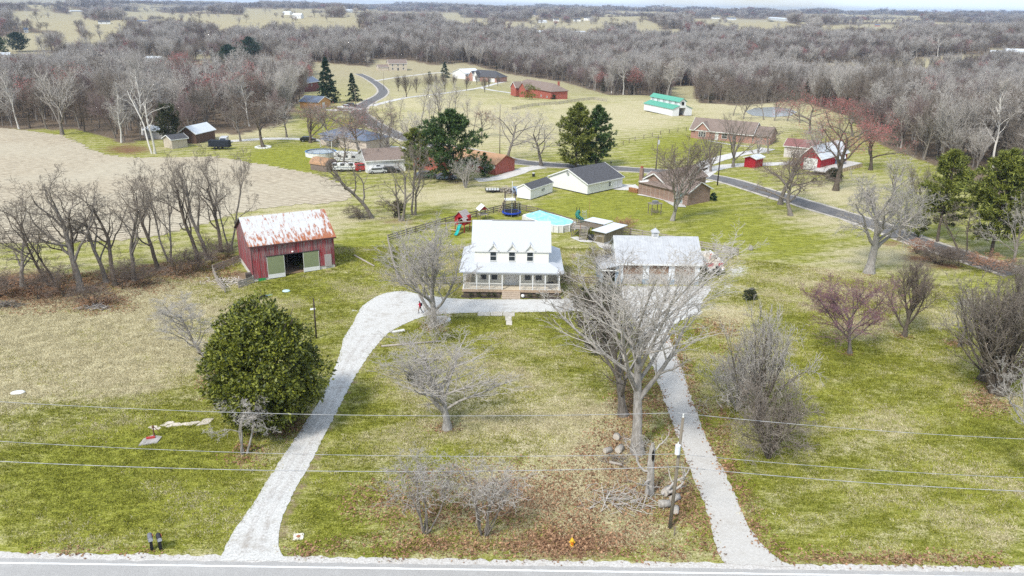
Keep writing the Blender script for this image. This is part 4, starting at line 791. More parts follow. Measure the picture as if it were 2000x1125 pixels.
# ------------------------------------------------------------------ pear trees along the drive
pm = [tree_meshes('pear%d' % i, bare_tree(400+i, 9, 5.2, 'vase', .2, 3, 1.3, .022), BARK_D, TWIG) for i in range(2)]
for i, (bx, by) in enumerate([(778, 178), (794, 190), (813, 181), (836, 186), (852, 174), (869, 180), (887, 172), (911, 177), (931, 166), (947, 180), (955, 172), (972, 168)]):
    p = at(bx, by); s = [1, 1.15, .95, 1.2, 1, 1.05, .9, .9, .75, .95, .8, .75][i]
    put_tree('pear_tree', pm[i % 2], p, i*1.3, s, ['first', 'second', 'third', 'fourth', 'fifth', 'sixth', 'seventh', 'eighth', 'ninth', 'tenth', 'eleventh', 'last'][i]+' small vase shaped tree along the pale driveway, counted from the road', 'tree', 'small trees along the pale driveway')
# slender trees in the meadow before the drive
sm = [tree_meshes('slender%d' % i, bare_tree(420+i, 12, 5, 'tall', .16, 3, 1.0, .02), BARK, TWIG_P) for i in range(3)]
for i, (bx, by, s) in enumerate([(822, 246, 1.15), (834, 250, .9), (862, 238, 1.2), (872, 240, 1.0), (884, 236, 1.1), (915, 248, .9), (925, 256, .8), (845, 235, 1.1), (765, 240, .8), (780, 232, .7)]):
    put_tree('slender_tree', sm[i % 3], at(bx, by), i*2.1, s, 'slender bare tree in the dry meadow behind the big pine', 'tree', 'slender trees in the meadow')

# ------------------------------------------------------------------ woodland
wood = []
for i in range(8):
    st = ['spread', 'vase', 'tall', 'spread', 'vase', 'spread', 'tall', 'spread'][i]
    h_ = [15, 16, 18, 13, 15, 16, 19, 14][i]; sp_ = [10, 8.5, 8, 10, 9, 10, 7.5, 9][i]
    bmm, tmm = [(BARK, TWIG), (BARK, TWIG_P), (BARK_P, TWIG_P), (BARK_D, TWIG_D), (BARK, TWIG_M), (BARK, TWIG), (WHITEBARK, TWIG_P), (BARK, TWIG)][i]
    d = bare_tree(500+i, h_, sp_, st, .26, 3, 1.25, .034, buds=(1.6 if i == 7 else 0), budsz=.4)
    wood.append(tree_meshes('wood%d' % i, d, bmm, tmm, TWIG_R if i == 7 else None))
cedw = conifer_meshes('wood_cedar', conifer(520, 10, 4.5, 'spruce', 9, 7, .7, .03), BARK_D, CEDAR)
def wood_ok(px, py):
    k = in_poly(px, py, WOODS)
    for q in CLEAR: k &= ~tall_in(px, py, 14*F/c, q)
    u_ = np.sin(np.asarray(px)*12.9898+np.asarray(py)*78.233)*43758.5453; u_ = u_-np.floor(u_)
    return k | (in_poly(px, py, WOODS) & (u_ < .008) & (np.asarray(py) < 95))
G = np.random.default_rng(99)
PTS = []
r = 235.0
while r < 6500:
    sp_ = 5.4 if r < 650 else 5.4+(r-650)*.0066
    n = int(1.5*r*1.12/sp_); a = np.radians(-40)+np.radians(80)*(np.arange(n)+G.uniform(-.45, .45, n))/n
    rr = r+G.uniform(-.5, .5, n)*sp_
    PTS.append(np.stack([rr*np.sin(a), rr*np.cos(a)], 1)); r += sp_
PTS = np.concatenate(PTS); Zp = H(PTS[:, 0], PTS[:, 1])
c = PTS[:, 1]*FV[1]+(Zp-CH)*FV[2]
PXs = 1000+F*(PTS[:, 0]*RV[0]+PTS[:, 1]*RV[1]+(Zp-CH)*RV[2])/c; PYs = 562.5-F*(PTS[:, 0]*UV[0]+PTS[:, 1]*UV[1]+(Zp-CH)*UV[2])/c
ok = wood_ok(PXs, PYs) & (PXs > -150) & (PXs < 2150)
# thin out the settled part on the left
hood = in_poly(PXs, PYs, [(-60, 60), (560, 60), (600, 200), (560, 240), (380, 262), (200, 262), (-60, 240)])
ok &= ~(hood & (G.uniform(0, 1, len(PXs)) < .25))
PTS, Zp, PXs, PYs = PTS[ok], Zp[ok], PXs[ok], PYs[ok]
dist = np.hypot(PTS[:, 0], PTS[:, 1])
edge = np.zeros(len(PTS), bool)
for dx_, dy_ in ((0, 9), (0, 5), (9, 0), (-9, 0)): edge |= ~in_poly(PXs+dx_, PYs+dy_*np.interp(dist, [250, 900], [1, .35]), WOODS)
keep = ~(edge & (G.uniform(0, 1, len(PTS)) < .35)); PTS, Zp, PXs, PYs, dist = PTS[keep], Zp[keep], PXs[keep], PYs[keep], dist[keep]
kind = G.choice(8, len(PTS), p=[.2, .16, .12, .15, .14, .165, .035, .03])
kind[(in_poly(PXs, PYs, [(330, 150), (600, 130), (640, 200), (480, 250), (330, 230)])) & (G.uniform(0, 1, len(PTS)) < .22)] = 7
nf = np.sin(PTS[:, 0]*.043+2*np.sin(PTS[:, 1]*.017))*np.sin(PTS[:, 1]*.051+1.5*np.sin(PTS[:, 0]*.021))
sc_ = .96*G.uniform(.6, 1.2, len(PTS))*(1+.22*nf)
kind[(nf > .45) & (G.uniform(0, 1, len(PTS)) < .5)] = 1; kind[(nf < -.5) & (G.uniform(0, 1, len(PTS)) < .5)] = 3
big = np.argsort(dist)[:0]
near = np.where((dist < 430) & (PXs > -20) & (PXs < 2020))[0]
order = near[np.argsort(dist[near])]
IND = order[:270]
for j in IND:
    k = int(kind[j])
    zone = 'left of the crop field lane' if PXs[j] < 330 else 'behind the winding road' if PXs[j] < 760 else 'behind the far lawns' if PXs[j] < 1120 else 'behind the green roofed barn' if PXs[j] < 1420 else 'around the pond' if PXs[j] < 1640 else 'at the right of the picture'
    sz = 'tall ' if sc_[j] > .9 else 'smaller ' if sc_[j] < .74 else ''
    lb, gp = {6: (sz+'white barked sycamore standing in the woodland '+zone, 'white sycamores in the woodland'), 7: (sz+'red tipped maple standing in the woodland '+zone, 'red maples in the woodland')}.get(k, (sz+('brown' if k == 3 else 'pale' if k in (1, 2) else 'mauve' if k == 4 else 'grey')+' bare tree at the woodland edge '+zone, 'bare trees at the near edge of the woodland'))
    put_tree('woodland_tree', wood[k], (PTS[j, 0], PTS[j, 1], Zp[j]), float(G.uniform(0, 6.28)), float(sc_[j]), lb, 'tree', gp)
rest = np.setdiff1d(np.arange(len(PTS)), IND)
def scatter(name, P3, rot, scl, idx, variants, label):
    """one object: points with instances of the variant meshes"""
    col = bpy.data.collections.new(name+'_variants')
    for i, v in enumerate(variants):
        if isinstance(v, tuple):
            bm = bmesh.new(); mats_ = []
            for me in v:
                n0 = len(bm.faces); bm.from_mesh(me); bm.faces.ensure_lookup_table()
                for f in bm.faces[n0:]: f.material_index += len(mats_)
                mats_ += list(me.materials)
            me = bpy.data.meshes.new('%s_v%02d' % (name, i)); bm.to_mesh(me); bm.free()
            for x in mats_: me.materials.append(x)
        else: me = v
        col.objects.link(bpy.data.objects.new('%s_v%02d' % (name, i), me))
    me = bpy.data.meshes.new(name); me.vertices.add(len(P3)); me.vertices.foreach_set('co', np.asarray(P3, np.float32).ravel())
    for nm, ty, arr, key in (('rot', 'FLOAT_VECTOR', rot, 'vector'), ('scl', 'FLOAT_VECTOR', scl, 'vector'), ('idx', 'INT', idx, 'value')):
        a = me.attributes.new(nm, ty, 'POINT'); a.data.foreach_set(key, np.asarray(arr, np.int32 if ty == 'INT' else np.float32).ravel())
    o = bpy.data.objects.new(name, me); link(o); tag(o, label, None, None, 'stuff')
    ng = bpy.data.node_groups.new(name, 'GeometryNodeTree'); ng.interface.new_socket('Geometry', in_out='INPUT', socket_type='NodeSocketGeometry'); ng.interface.new_socket('Geometry', in_out='OUTPUT', socket_type='NodeSocketGeometry')
    N = ng.nodes.new; i_ = N('NodeGroupInput'); o2 = N('NodeGroupOutput'); ins = N('GeometryNodeInstanceOnPoints'); ci = N('GeometryNodeCollectionInfo'); ci.inputs[0].default_value = col
    ci.inputs['Separate Children'].default_value = True; ci.inputs['Reset Children'].default_value = True
    def attr(nm, ty):
        q = N('GeometryNodeInputNamedAttribute'); q.data_type = ty; q.inputs[0].default_value = nm; return q.outputs[0]
    ng.links.new(i_.outputs[0], ins.inputs['Points']); ng.links.new(ci.outputs[0], ins.inputs['Instance']); ins.inputs['Pick Instance'].default_value = True
    ng.links.new(attr('idx', 'INT'), ins.inputs['Instance Index']); ng.links.new(attr('rot', 'FLOAT_VECTOR'), ins.inputs['Rotation']); ng.links.new(attr('scl', 'FLOAT_VECTOR'), ins.inputs['Scale'])
    ng.links.new(ins.outputs[0], o2.inputs[0])
    md = o.modifiers.new('scatter', 'NODES'); md.node_group = ng
    return o
n = len(rest); rot = np.zeros((n, 3)); rot[:, 2] = G.uniform(0, 6.28, n)
kk = kind[rest].copy(); kk[(G.uniform(0, 1, n) < .03)] = 8; kk[in_poly(PXs[rest], PYs[rest], [(1240, 74), (1400, 66), (1540, 78), (1540, 108), (1380, 104), (1250, 92)]) & (G.uniform(0, 1, n) < .35)] = 8
ss = sc_[rest]*np.interp(dist[rest], [300, 900, 2500, 6000], [1, 1.0, 1.15, 1.3])
wide = np.interp(dist[rest], [500, 1200, 3000, 6000], [1, 1.15, 1.9, 3.2])
scatter('woodland', np.stack([PTS[rest, 0], PTS[rest, 1], Zp[rest]], 1), rot, np.stack([ss*wide, ss*wide, ss], 1), kk, wood+[cedw], 'dense leafless grey woodland filling the valley to the horizon')
print('woodland instances', n)
# ------------------------------------------------------------------ building helpers
def wall_uv(px, py, o, rz, yo=0.0):
    """where a photograph pixel meets the vertical plane through a building's front wall: distance along it and height"""
    d = ray(px, py); ny = (-math.sin(rz), math.cos(rz)); nx = (math.cos(rz), math.sin(rz))
    k = (o[0]*ny[0]+o[1]*ny[1]+yo)/(d[0]*ny[0]+d[1]*ny[1]); q = (d[0]*k, d[1]*k, CH+d[2]*k)
    return (q[0]-o[0])*nx[0]+(q[1]-o[1])*nx[1], q[2]-o[2]
def frame(A, B):
    a, b = at(*A), at(*B); return a, math.atan2(b.y-a.y, b.x-a.x), (Vector(b[:2])-Vector(a[:2])).length
def gable_part(root, w_, d_, h_, rise, wm_, rm, along='x', over=.35, T=(0, 0, 0), z0=-1.2, th=.14, x0=0, trim=None, wname='wall', rname='roof'):
    m = MB().tr(T[0], T[1], T[2]); r = MB().tr(T[0], T[1], T[2])
    if along == 'x':
        mid = d_/2; m.prism([(0, z0), (d_, z0), (d_, h_), (mid, h_+rise), (0, h_)], 'x', x0, w_); s = rise/mid
        pr = [(-over, h_-over*s+.03), (mid, h_+rise+.03), (d_+over, h_-over*s+.03), (d_+over, h_-over*s+.03+th), (mid, h_+rise+.03+th*1.15), (-over, h_-over*s+.03+th)]
        r.prism(pr, 'x', x0-over, w_+over)
    else:
        mid = w_/2; m.prism([(0, z0), (w_, z0), (w_, h_), (mid, h_+rise), (0, h_)], 'y', 0, d_); s = rise/mid
        pr = [(-over, h_-over*s+.03), (mid, h_+rise+.03), (w_+over, h_-over*s+.03), (w_+over, h_-over*s+.03+th), (mid, h_+rise+.03+th*1.15), (-over, h_-over*s+.03+th)]
        r.prism(pr, 'y', -over, d_+over)
    wo = m.build(wname, wm_, root); ro = r.build(rname, rm, root)
    if trim:
        t = MB().tr(T[0], T[1], T[2])
        if along == 'x':
            for xx in (x0-over-.03, w_+over-.02):
                t.bar((xx+.02, -over, h_-over*s+.10), (xx+.02, mid, h_+rise+.10), .06, .24); t.bar((xx+.02, d_+over, h_-over*s+.10), (xx+.02, mid, h_+rise+.10), .06, .24)
            t.box(x0-over, w_+over, -over-.07, -over-.01, h_-over*s-.06, h_-over*s+.16)
        else:
            for yy in (-over-.03, d_+over-.02):
                t.bar((-over, yy+.02, h_-over*s+.10), (mid, yy+.02, h_+rise+.10), .06, .24); t.bar((w_+over, yy+.02, h_-over*s+.10), (mid, yy+.02, h_+rise+.10), .06, .24)
        t.build('fascia', trim, root)
    return wo, ro
def hip_roof(root, w_, d_, h_, rise, rm, over=.45, T=(0, 0, 0), name='roof', inset=None, th=.16):
    a, b, c, e = -over, w_+over, -over, d_+over; k = inset if inset is not None else (d_/2+over)
    m = MB().tr(T[0], T[1], T[2]); my = d_/2; z = h_
    lo = [(a, c, z), (b, c, z), (b, e, z), (a, e, z)]; hi = [(a, c, z+th), (b, c, z+th), (b, e, z+th), (a, e, z+th)]; r0, r1 = (a+k, my, z+rise), (b-k, my, z+rise)
    m.face(lo)
    for i in range(4): m.face([lo[i], lo[(i+1) % 4], hi[(i+1) % 4], hi[i]])
    m.face([hi[0], hi[1], r1, r0]); m.face([hi[1], hi[2], r1]); m.face([hi[2], hi[3], r0, r1]); m.face([hi[3], hi[0], r0])
    return m.build(name, rm, root)
def opening(root, face, u, z, w_, h_, wd=0, dp=0, name='window', fm=None, pm=None, muntin=True, T=(0, 0, 0), fw=.09):
    """framed window or door on the front (f), left (l), right (r) wall"""
    fm = fm or WHITE; pm = pm or GLASS
    fr, pn = MB().tr(*T[:2], T[2]), MB().tr(*T[:2], T[2])
    def bx(m, u0, u1, z0, z1, o0, o1):
        if face == 'f': m.box(u0, u1, -o1, -o0, z0, z1)
        elif face == 'l': m.box(-o1, -o0, u0, u1, z0, z1)
        else: m.box(wd+o0, wd+o1, u0, u1, z0, z1)
    u0, u1, z0, z1 = u-w_/2, u+w_/2, z, z+h_
    bx(fr, u0-fw, u0, z0-fw, z1+fw, .004, .07); bx(fr, u1, u1+fw, z0-fw, z1+fw, .004, .07); bx(fr, u0, u1, z1, z1+fw, .004, .07); bx(fr, u0, u1, z0-fw, z0, .004, .09)
    if muntin: bx(fr, u0, u1, z0+h_*.5-.03, z0+h_*.5+.03, .022, .05)
    bx(pn, u0, u1, z0, z1, .003, .02)
    f = fr.build(name, fm, root); pn.build('pane' if name == 'window' else 'panel', pm, f); return f
SIDING_C = wave_mat('cream_siding', (.84, .82, .72), 'Z', 1.35, .6, .6, .03)
SIDING_W = wave_mat('white_siding', (.80, .80, .78), 'Z', 1.35, .5, .6, .04)
SIDING_B = wave_mat('beige_siding', (.55, .48, .38), 'Z', 1.35, .5, .7, .06)
ROOF_W = mat('pale_shingles', (.50, .52, .55), .75, .08, 9, bump=.05, stretch=(.6, 3, 3))
ROOF_D = mat('charcoal_shingles', (.085, .085, .092), .9, .35, 3, bump=.3)
ROOF_B = mat('brown_shingles', (.20, .15, .125), .9, .25, 4, bump=.3, c2=(.30, .235, .20))
ROOF_O = mat('tan_shingles', (.40, .24, .14), .9, .2, 5, bump=.3)
ROOF_BL = mat('blue_grey_shingles', (.13, .16, .22), .85, .25, 4, bump=.3)
METAL_W = wave_mat('white_metal_roof', (.66, .69, .72), 'X', 1.6, .5, .45, .06, .1)
METAL_G = wave_mat('green_metal_roof', (.10, .36, .26), 'X', 1.2, .4, .5, .08)
BRICK = brick_mat('brown_brick', (.30, .18, .13), (.21, .12, .09), (.36, .32, .28))
BRICK_P = brick_mat('pink_brick', (.42, .20, .15), (.34, .15, .11), (.45, .38, .33))
BRICK_R = brick_mat('red_brick', (.42, .075, .045), (.32, .06, .04), (.36, .22, .18))
BLOCK = mat('concrete_block', (.52, .50, .47), .9, .15, 3)
DIRT_M = mat('dirt_floor', (.26, .18, .11), 1, .3, 3)

# ------------------------------------------------------------------ white farmhouse
def farmhouse():
    fx, fy = -.05, 103.9
    R = empty('farmhouse', (fx, fy, 0), 0, 'white two storey farmhouse with wraparound porch and three dormers', 'house')
    xl, xr, yf, yb, ze, zr, ym = -5.2, 5.1, 2.2, 10.0, 5.87, 9.0, 6.1
    MB().prism([(yf, .1), (yb, .1), (yb, ze), (ym, zr-.12), (yf, ze)], 'x', xl, xr).build('wall', SIDING_C, R)
    s = (zr-ze)/(ym-yf); o = .12
    rf = MB().prism([(yf-o, ze-o*s), (ym, zr), (yb+o, ze-o*s), (yb+o, ze-o*s+.16), (ym, zr+.18), (yf-o, ze-o*s+.16)], 'x', xl-.5, xr+.35).build('roof', ROOF_W, R)
    MB().box(-2.9, 3.1, ym-.09, ym+.09, zr+.14, zr+.24).build('ridge_vent', mat('ridge_vent_grey', (.28, .27, .27), .8), rf)
    MB().box(xl-.5, xr+.35, yf-o-.06, yf-o-.005, ze-o*s-.08, ze-o*s+.14).build('fascia', WHITE, R)
    # dormers
    for dx in (-2.62, -.02, 2.5):
        d = MB().prism([(dx-.58, ze-.12), (dx+.58, ze-.12), (dx+.58, ze+.12), (dx, 6.62), (dx-.58, ze+.12)], 'y', yf-.10, yf+1.45).build('dormer', SIDING_C, R)
        MB().prism([(dx-.72, ze-.02), (dx, 6.76), (dx+.72, ze-.02), (dx+.72, ze+.12), (dx, 6.92), (dx-.72, ze+.12)], 'y', yf-.26, yf+1.6).build('dormer_roof', ROOF_W, d)
        t = MB(); t.bar((dx-.74, yf-.29, ze+.06), (dx, yf-.29, 6.86), .05, .2); t.bar((dx+.74, yf-.29, ze+.06), (dx, yf-.29, 6.86), .05, .2); t.build('dormer_trim', WHITE, d)
        opening(R, 'f', dx, 4.42, .82, 1.28, T=(0, yf, 0))
    for wx in (-3.98, -2.45, 2.25, 3.78): opening(R, 'f', wx, 1.62, .82, 1.45, T=(0, yf, 0))
    dr = opening(R, 'f', .0, .9, 1.0, 2.05, name='door', pm=WHITE, T=(0, yf, 0), muntin=False)
    MB().box(-.3, .3, yf-.045, yf-.024, 2.45, 2.8).build('light', GLASS, dr); MB().box(-.4, -.34, yf-.09, yf-.03, 1.75, 1.95).build('handle', DARK, dr)
    for dx in (-.78, .78): opening(R, 'f', dx, 1.1, .26, 1.85, name='sidelight', pm=WHITE, muntin=False, T=(0, yf, 0), fw=.06)
    # porch
    dk = MB(); dk.box(-6.85, 6.85, 0, yf-.01, .70, .86); dk.box(-6.85, xl-.01, yf-.01, 11.2, .70, .86); dk.box(xr+.01, 6.85, yf-.01, 11.2, .70, .86)
    deck = dk.build('porch_deck', mat('deck_boards', (.60, .52, .40), .8, .2, 4, stretch=(1, 5, 1)), R)
    MB().box(-6.88, 6.88, -.05, -.004, .52, .87).build('rim_board', mat('rim_lumber', (.44, .33, .23), .8, .25, 3), deck)
    sk = MB(); sk.box(-6.7, -1.5, .12, .2, 0, .7); sk.box(1.3, 6.7, .12, .2, 0, .7); sk.build('skirting', mat('skirt_brick', (.15, .12, .10), .9, .3, 4), deck)
    a, b, zt = 7.28, 7.2, 4.08
    z0 = 3.36; pr = MB(); th = .14
    ptsL = [(-a, -.25, z0), (b, -.25, z0), (b, 11.5, z0), (xr, 11.5, zt), (xr, yf, zt), (xl, yf, zt), (xl, 11.5, zt), (-a, 11.5, z0)]
    up = [(x, y, z+th) for x, y, z in ptsL]
    for P_, rev in ((up, False), (ptsL, True)):
        for q in ((0, 1, 4, 5), (1, 2, 3, 4), (7, 0, 5, 6)):
            f = [P_[i] for i in q]; pr.face(f[::-1] if rev else f)
    for i, j in ((0, 1), (1, 2), (2, 3), (7, 0), (6, 7)): pr.face([ptsL[i], ptsL[j], up[j], up[i]])
    pr.build('porch_roof', ROOF_W, R)
    bm_ = MB(); bm_.box(-6.75, 6.7, .0, .16, 3.12, 3.36); bm_.box(-6.75, -6.6, .16, 11.2, 3.12, 3.36); bm_.box(6.55, 6.7, .16, 11.2, 3.12, 3.36); bm_.build('porch_beam', WHITE, R)
    MB().box(-6.58, 6.53, .17, yf-.03, 3.20, 3.24).build('porch_fill_ceiling', WHITE, R)  # white ceiling added to brighten the shaded porch
    posts = [-6.62, -4.83, -3.1, -1.32, 1.15, 2.9, 4.62, 6.55]
    for x in posts: MB().box(x-.075, x+.075, .0, .15, .86, 3.12).build('post', WHITE, R)
    for x in (-6.62, 6.55):
        for y in (3.6, 7.4, 11.0): MB().box(x-.07, x+.07, y-.07, y+.07, .86, 3.12).build('post', WHITE, R)
    BAL = mat('baluster_paint', (.78, .75, .68), .7, .1, 3)
    def rail(p0, p1):
        m = MB(); p0, p1 = Vector(p0), Vector(p1); n = int((p1-p0).length/.13)
        m.bar(p0+Vector((0, 0, .9)), p1+Vector((0, 0, .9)), .09, .06); m.bar(p0+Vector((0, 0, .1)), p1+Vector((0, 0, .1)), .07, .05)
        for i in range(1, n):
            q = p0+(p1-p0)*i/n; m.box(q.x-.02, q.x+.02, q.y-.02, q.y+.02, .97, 1.75)
        m.build('railing', BAL, R)
    for i in range(7):
        if i != 3: rail((posts[i]+.08, .07, .86), (posts[i+1]-.08, .07, .86))
    for x in (-6.62, 6.55):
        for y0, y1 in ((.2, 3.5), (3.7, 7.3), (7.5, 10.9)): rail((x, y0, .86), (x, y1, .86))
    for i in range(4): MB().box(-1.35, 1.2, -.36*(i+1), -.36*i-.01, .0, .70-.17*i).build('step', mat('step_boards', (.44, .36, .28), .85, .2, 4), R)
    # siding at the left back of the porch
    MB().box(xl-.9, xl-.02, 7.2, 7.3, .9, 3.3).build('screen', WOOD, R)
    # planting bed
    for i, x in enumerate((-5.6, -4.5, -3.2, -2.4, 2.6, 3.6, 4.6)):
        leafy('bed_shrub', Vector((fx+x, fy-.55, 0)), .55, .6, 30, 600+i, CEDAR, ['first', 'second', 'third', 'fourth', 'fifth', 'sixth', 'seventh'][i]+' low shrub in the bed along the porch, counted from the left', .12, 7, .015, 'shrub', 'stem')['group'] = 'low shrubs along the porch'
    sheet('planting_bed', [Vector((fx-6.9, fy-1.1, 0)), Vector((fx-1.5, fy-1.1, 0)), Vector((fx-1.5, fy-.02, 0)), Vector((fx-6.9, fy-.02, 0))], .03, mat('mulch', (.07, .055, .045), 1, .3, 6), .4, .06)
    sheet('planting_bed', [Vector((fx+1.4, fy-1.1, 0)), Vector((fx+6.9, fy-1.1, 0)), Vector((fx+6.9, fy-.02, 0)), Vector((fx+1.4, fy-.02, 0))], .03, MATS['mulch'], .4, .06)
    g = MB(); g.lathe([(.0, 0), (.2, .05), (.26, .25), (.2, .45), (0, .5)], 12); tag(g.build('white_globe', WHITE, None, True, Vector((fx+1.55, fy-.75, .02))), 'white round globe beside the porch steps', 'ornament')
    tb = MB(); tb.lathe([(.55, .68), (.55, .74)], 14); tb.cyl((0, 0, 0), (0, 0, .68), .05); tb.cyl((0, 0, 0), (0, 0, .04), .3)
    tag(tb.build('porch_table', DARK, None, False, Vector((fx+5.4, fy+1.0, .86))), 'dark round table at the right end of the porch', 'table')
farmhouse()

# ------------------------------------------------------------------ garage
def garage():
    ox, oy = 15.35, 109.55; R = empty('garage', (ox, oy, 0), 0, 'white three bay garage with pale metal roof and cupola', 'garage')
    wd, dp, ze, ry, zr = 11.75, 9.2, 3.32, 4.6, 5.95
    WM = wave_mat('white_metal_wall', (.70, .72, .74), 'X', 1.2, .3, .55, .05); BLUE = mat('blue_grey_base', (.30, .36, .42), .7, .15, 3)
    X = lambda px: wall_uv(px, 556, (ox, oy, 0), 0)[0]
    bays = [(X(1215.5), X(1254)), (X(1266), X(1304)), (X(1316), X(1355))]
    m, bs = MB(), MB()
    edges = [0]+[v for b in bays for v in b]+[wd]
    for i in range(0, 8, 2):
        m.box(edges[i], edges[i+1], 0, .2, .8, 2.86); bs.box(edges[i]-.012, edges[i+1]+.012, -.02, .22, 0, .8)
    m.box(0, wd, 0, .2, 2.86, ze); m.box(0, .2, .2, dp, 0, ze); m.box(wd-.2, wd, .2, dp, 0, ze); m.box(0, wd, dp, dp+.2, 0, ze)
    for xx in (0, wd-.2): m.prism([(.2, ze), (dp, ze), (ry, zr-.1)], 'x', xx, xx+.2)
    m.build('wall', WM, R); bs.build('base_course', BLUE, R)
    s = (zr-ze)/ry; o = .35
    rf = MB().prism([(-o, ze-o*s), (ry, zr), (dp+.2+o, ze-(o+.2)*s+.1), (dp+.2+o, ze-(o+.2)*s+.2), (ry, zr+.1), (-o, ze-o*s+.1)], 'x', -.4, wd+.4)
    for i in range(34):
        xx = -.38+i*(wd+.76)/33; rf.bar((xx, -o, ze-o*s+.11), (xx, ry, zr+.11), .04, .05)
    rf.build('roof', mat('weathered_pale_metal', (.46, .468, .482), .45, .14, 1.2, metal=.1), R)
    tr = MB(); tr.box(-.42, wd+.42, -o-.06, -o-.004, ze-o*s-.10, ze-o*s+.1)
    for xx in (-.42, wd+.4): tr.bar((xx, -o, ze-o*s+.02), (xx, ry, zr+.02), .04, .2)
    tr.build('fascia', WHITE, R)
    cx = wall_uv(1279, 463, (ox, oy, 0), 0, ry)[0]
    c = MB().box(cx-.45, cx+.45, ry-.45, ry+.45, zr-.15, zr+.75).build('cupola', WHITE, R)
    q = MB(); t = (cx, ry, zr+1.35)
    cs = [(cx-.62, ry-.62, zr+.75), (cx+.62, ry-.62, zr+.75), (cx+.62, ry+.62, zr+.75), (cx-.62, ry+.62, zr+.75)]; q.face(cs[::-1])
    for i in range(4): q.face([cs[i], cs[(i+1) % 4], t])
    q.build('cupola_roof', MATS['weathered_pale_metal'], c); MB().cyl(t, (cx, ry, zr+2.0), .02).build('finial', DARK, c)
    lv = MB()
    for k in range(4): lv.box(cx-.3, cx+.3, ry-.475, ry-.452, zr+.08+k*.15, zr+.15+k*.15)
    lv.build('louvre', mat('louvre_grey', (.35, .36, .38), .6), c)
    PL = mat('brown_planks', (.26, .175, .125), .85, .35, 6, stretch=(6, 1, .4)); PG = mat('grey_planks', (.46, .44, .42), .85, .3, 6, stretch=(6, 1, .4)); BR = mat('brace_wood', (.42, .36, .30), .85, .2, 4)
    for a, b in bays:
        d = MB()
        n = 9
        for i in range(n): d.box(a+.02+(b-a-.04)*i/n, a+.005+(b-a-.04)*(i+1)/n, .06+.01*(i % 2), .12, 1.55, 2.84)
        D = d.build('bay_door', PL, R)
        l = MB()
        for i in range(n): l.box(a+.02+(b-a-.04)*i/n, a+.005+(b-a-.04)*(i+1)/n, .06+.01*(i % 2), .12, .03, 1.54)
        l.build('lower_panel', PG, D)
        x_ = MB(); x_.bar((a+.1, .04, 1.6), ((a+b)/2, .04, 2.8), .03, .12); x_.bar((b-.1, .038, 1.6), ((a+b)/2, .038, 2.8), .03, .12); x_.box(a+.02, b-.02, .02, .055, 1.5, 1.6); x_.bar((a+.1, .04, .1), ((a+b)/2, .04, 1.48), .03, .12); x_.bar((b-.1, .038, .1), ((a+b)/2, .038, 1.48), .03, .12)
        x_.build('brace', BR, D)
    # lean-to
    lr = MB().prism([(-2.95, 2.42), (-.02, 3.1), (-.02, 3.2), (-2.95, 2.52)], 'y', -1.0, 5.0).build('lean_to_roof', MATS['weathered_pale_metal'], R)
    lw = MB(); lw.box(-2.75, -2.62, -.6, 4.8, 0, 2.4); lw.box(-2.62, -.03, 4.7, 4.8, 0, 2.5); lw.box(-2.62, -2.2, -.6, -.48, 0, 2.4); lw.box(-.5, -.03, -.6, -.48, 0, 2.85); lw.build('lean_to_wall', BLUE, R)
    MB().box(-2.75, -.03, -.95, -.88, 2.25, 2.42).build('lean_to_fascia', WHITE, R)
garage()

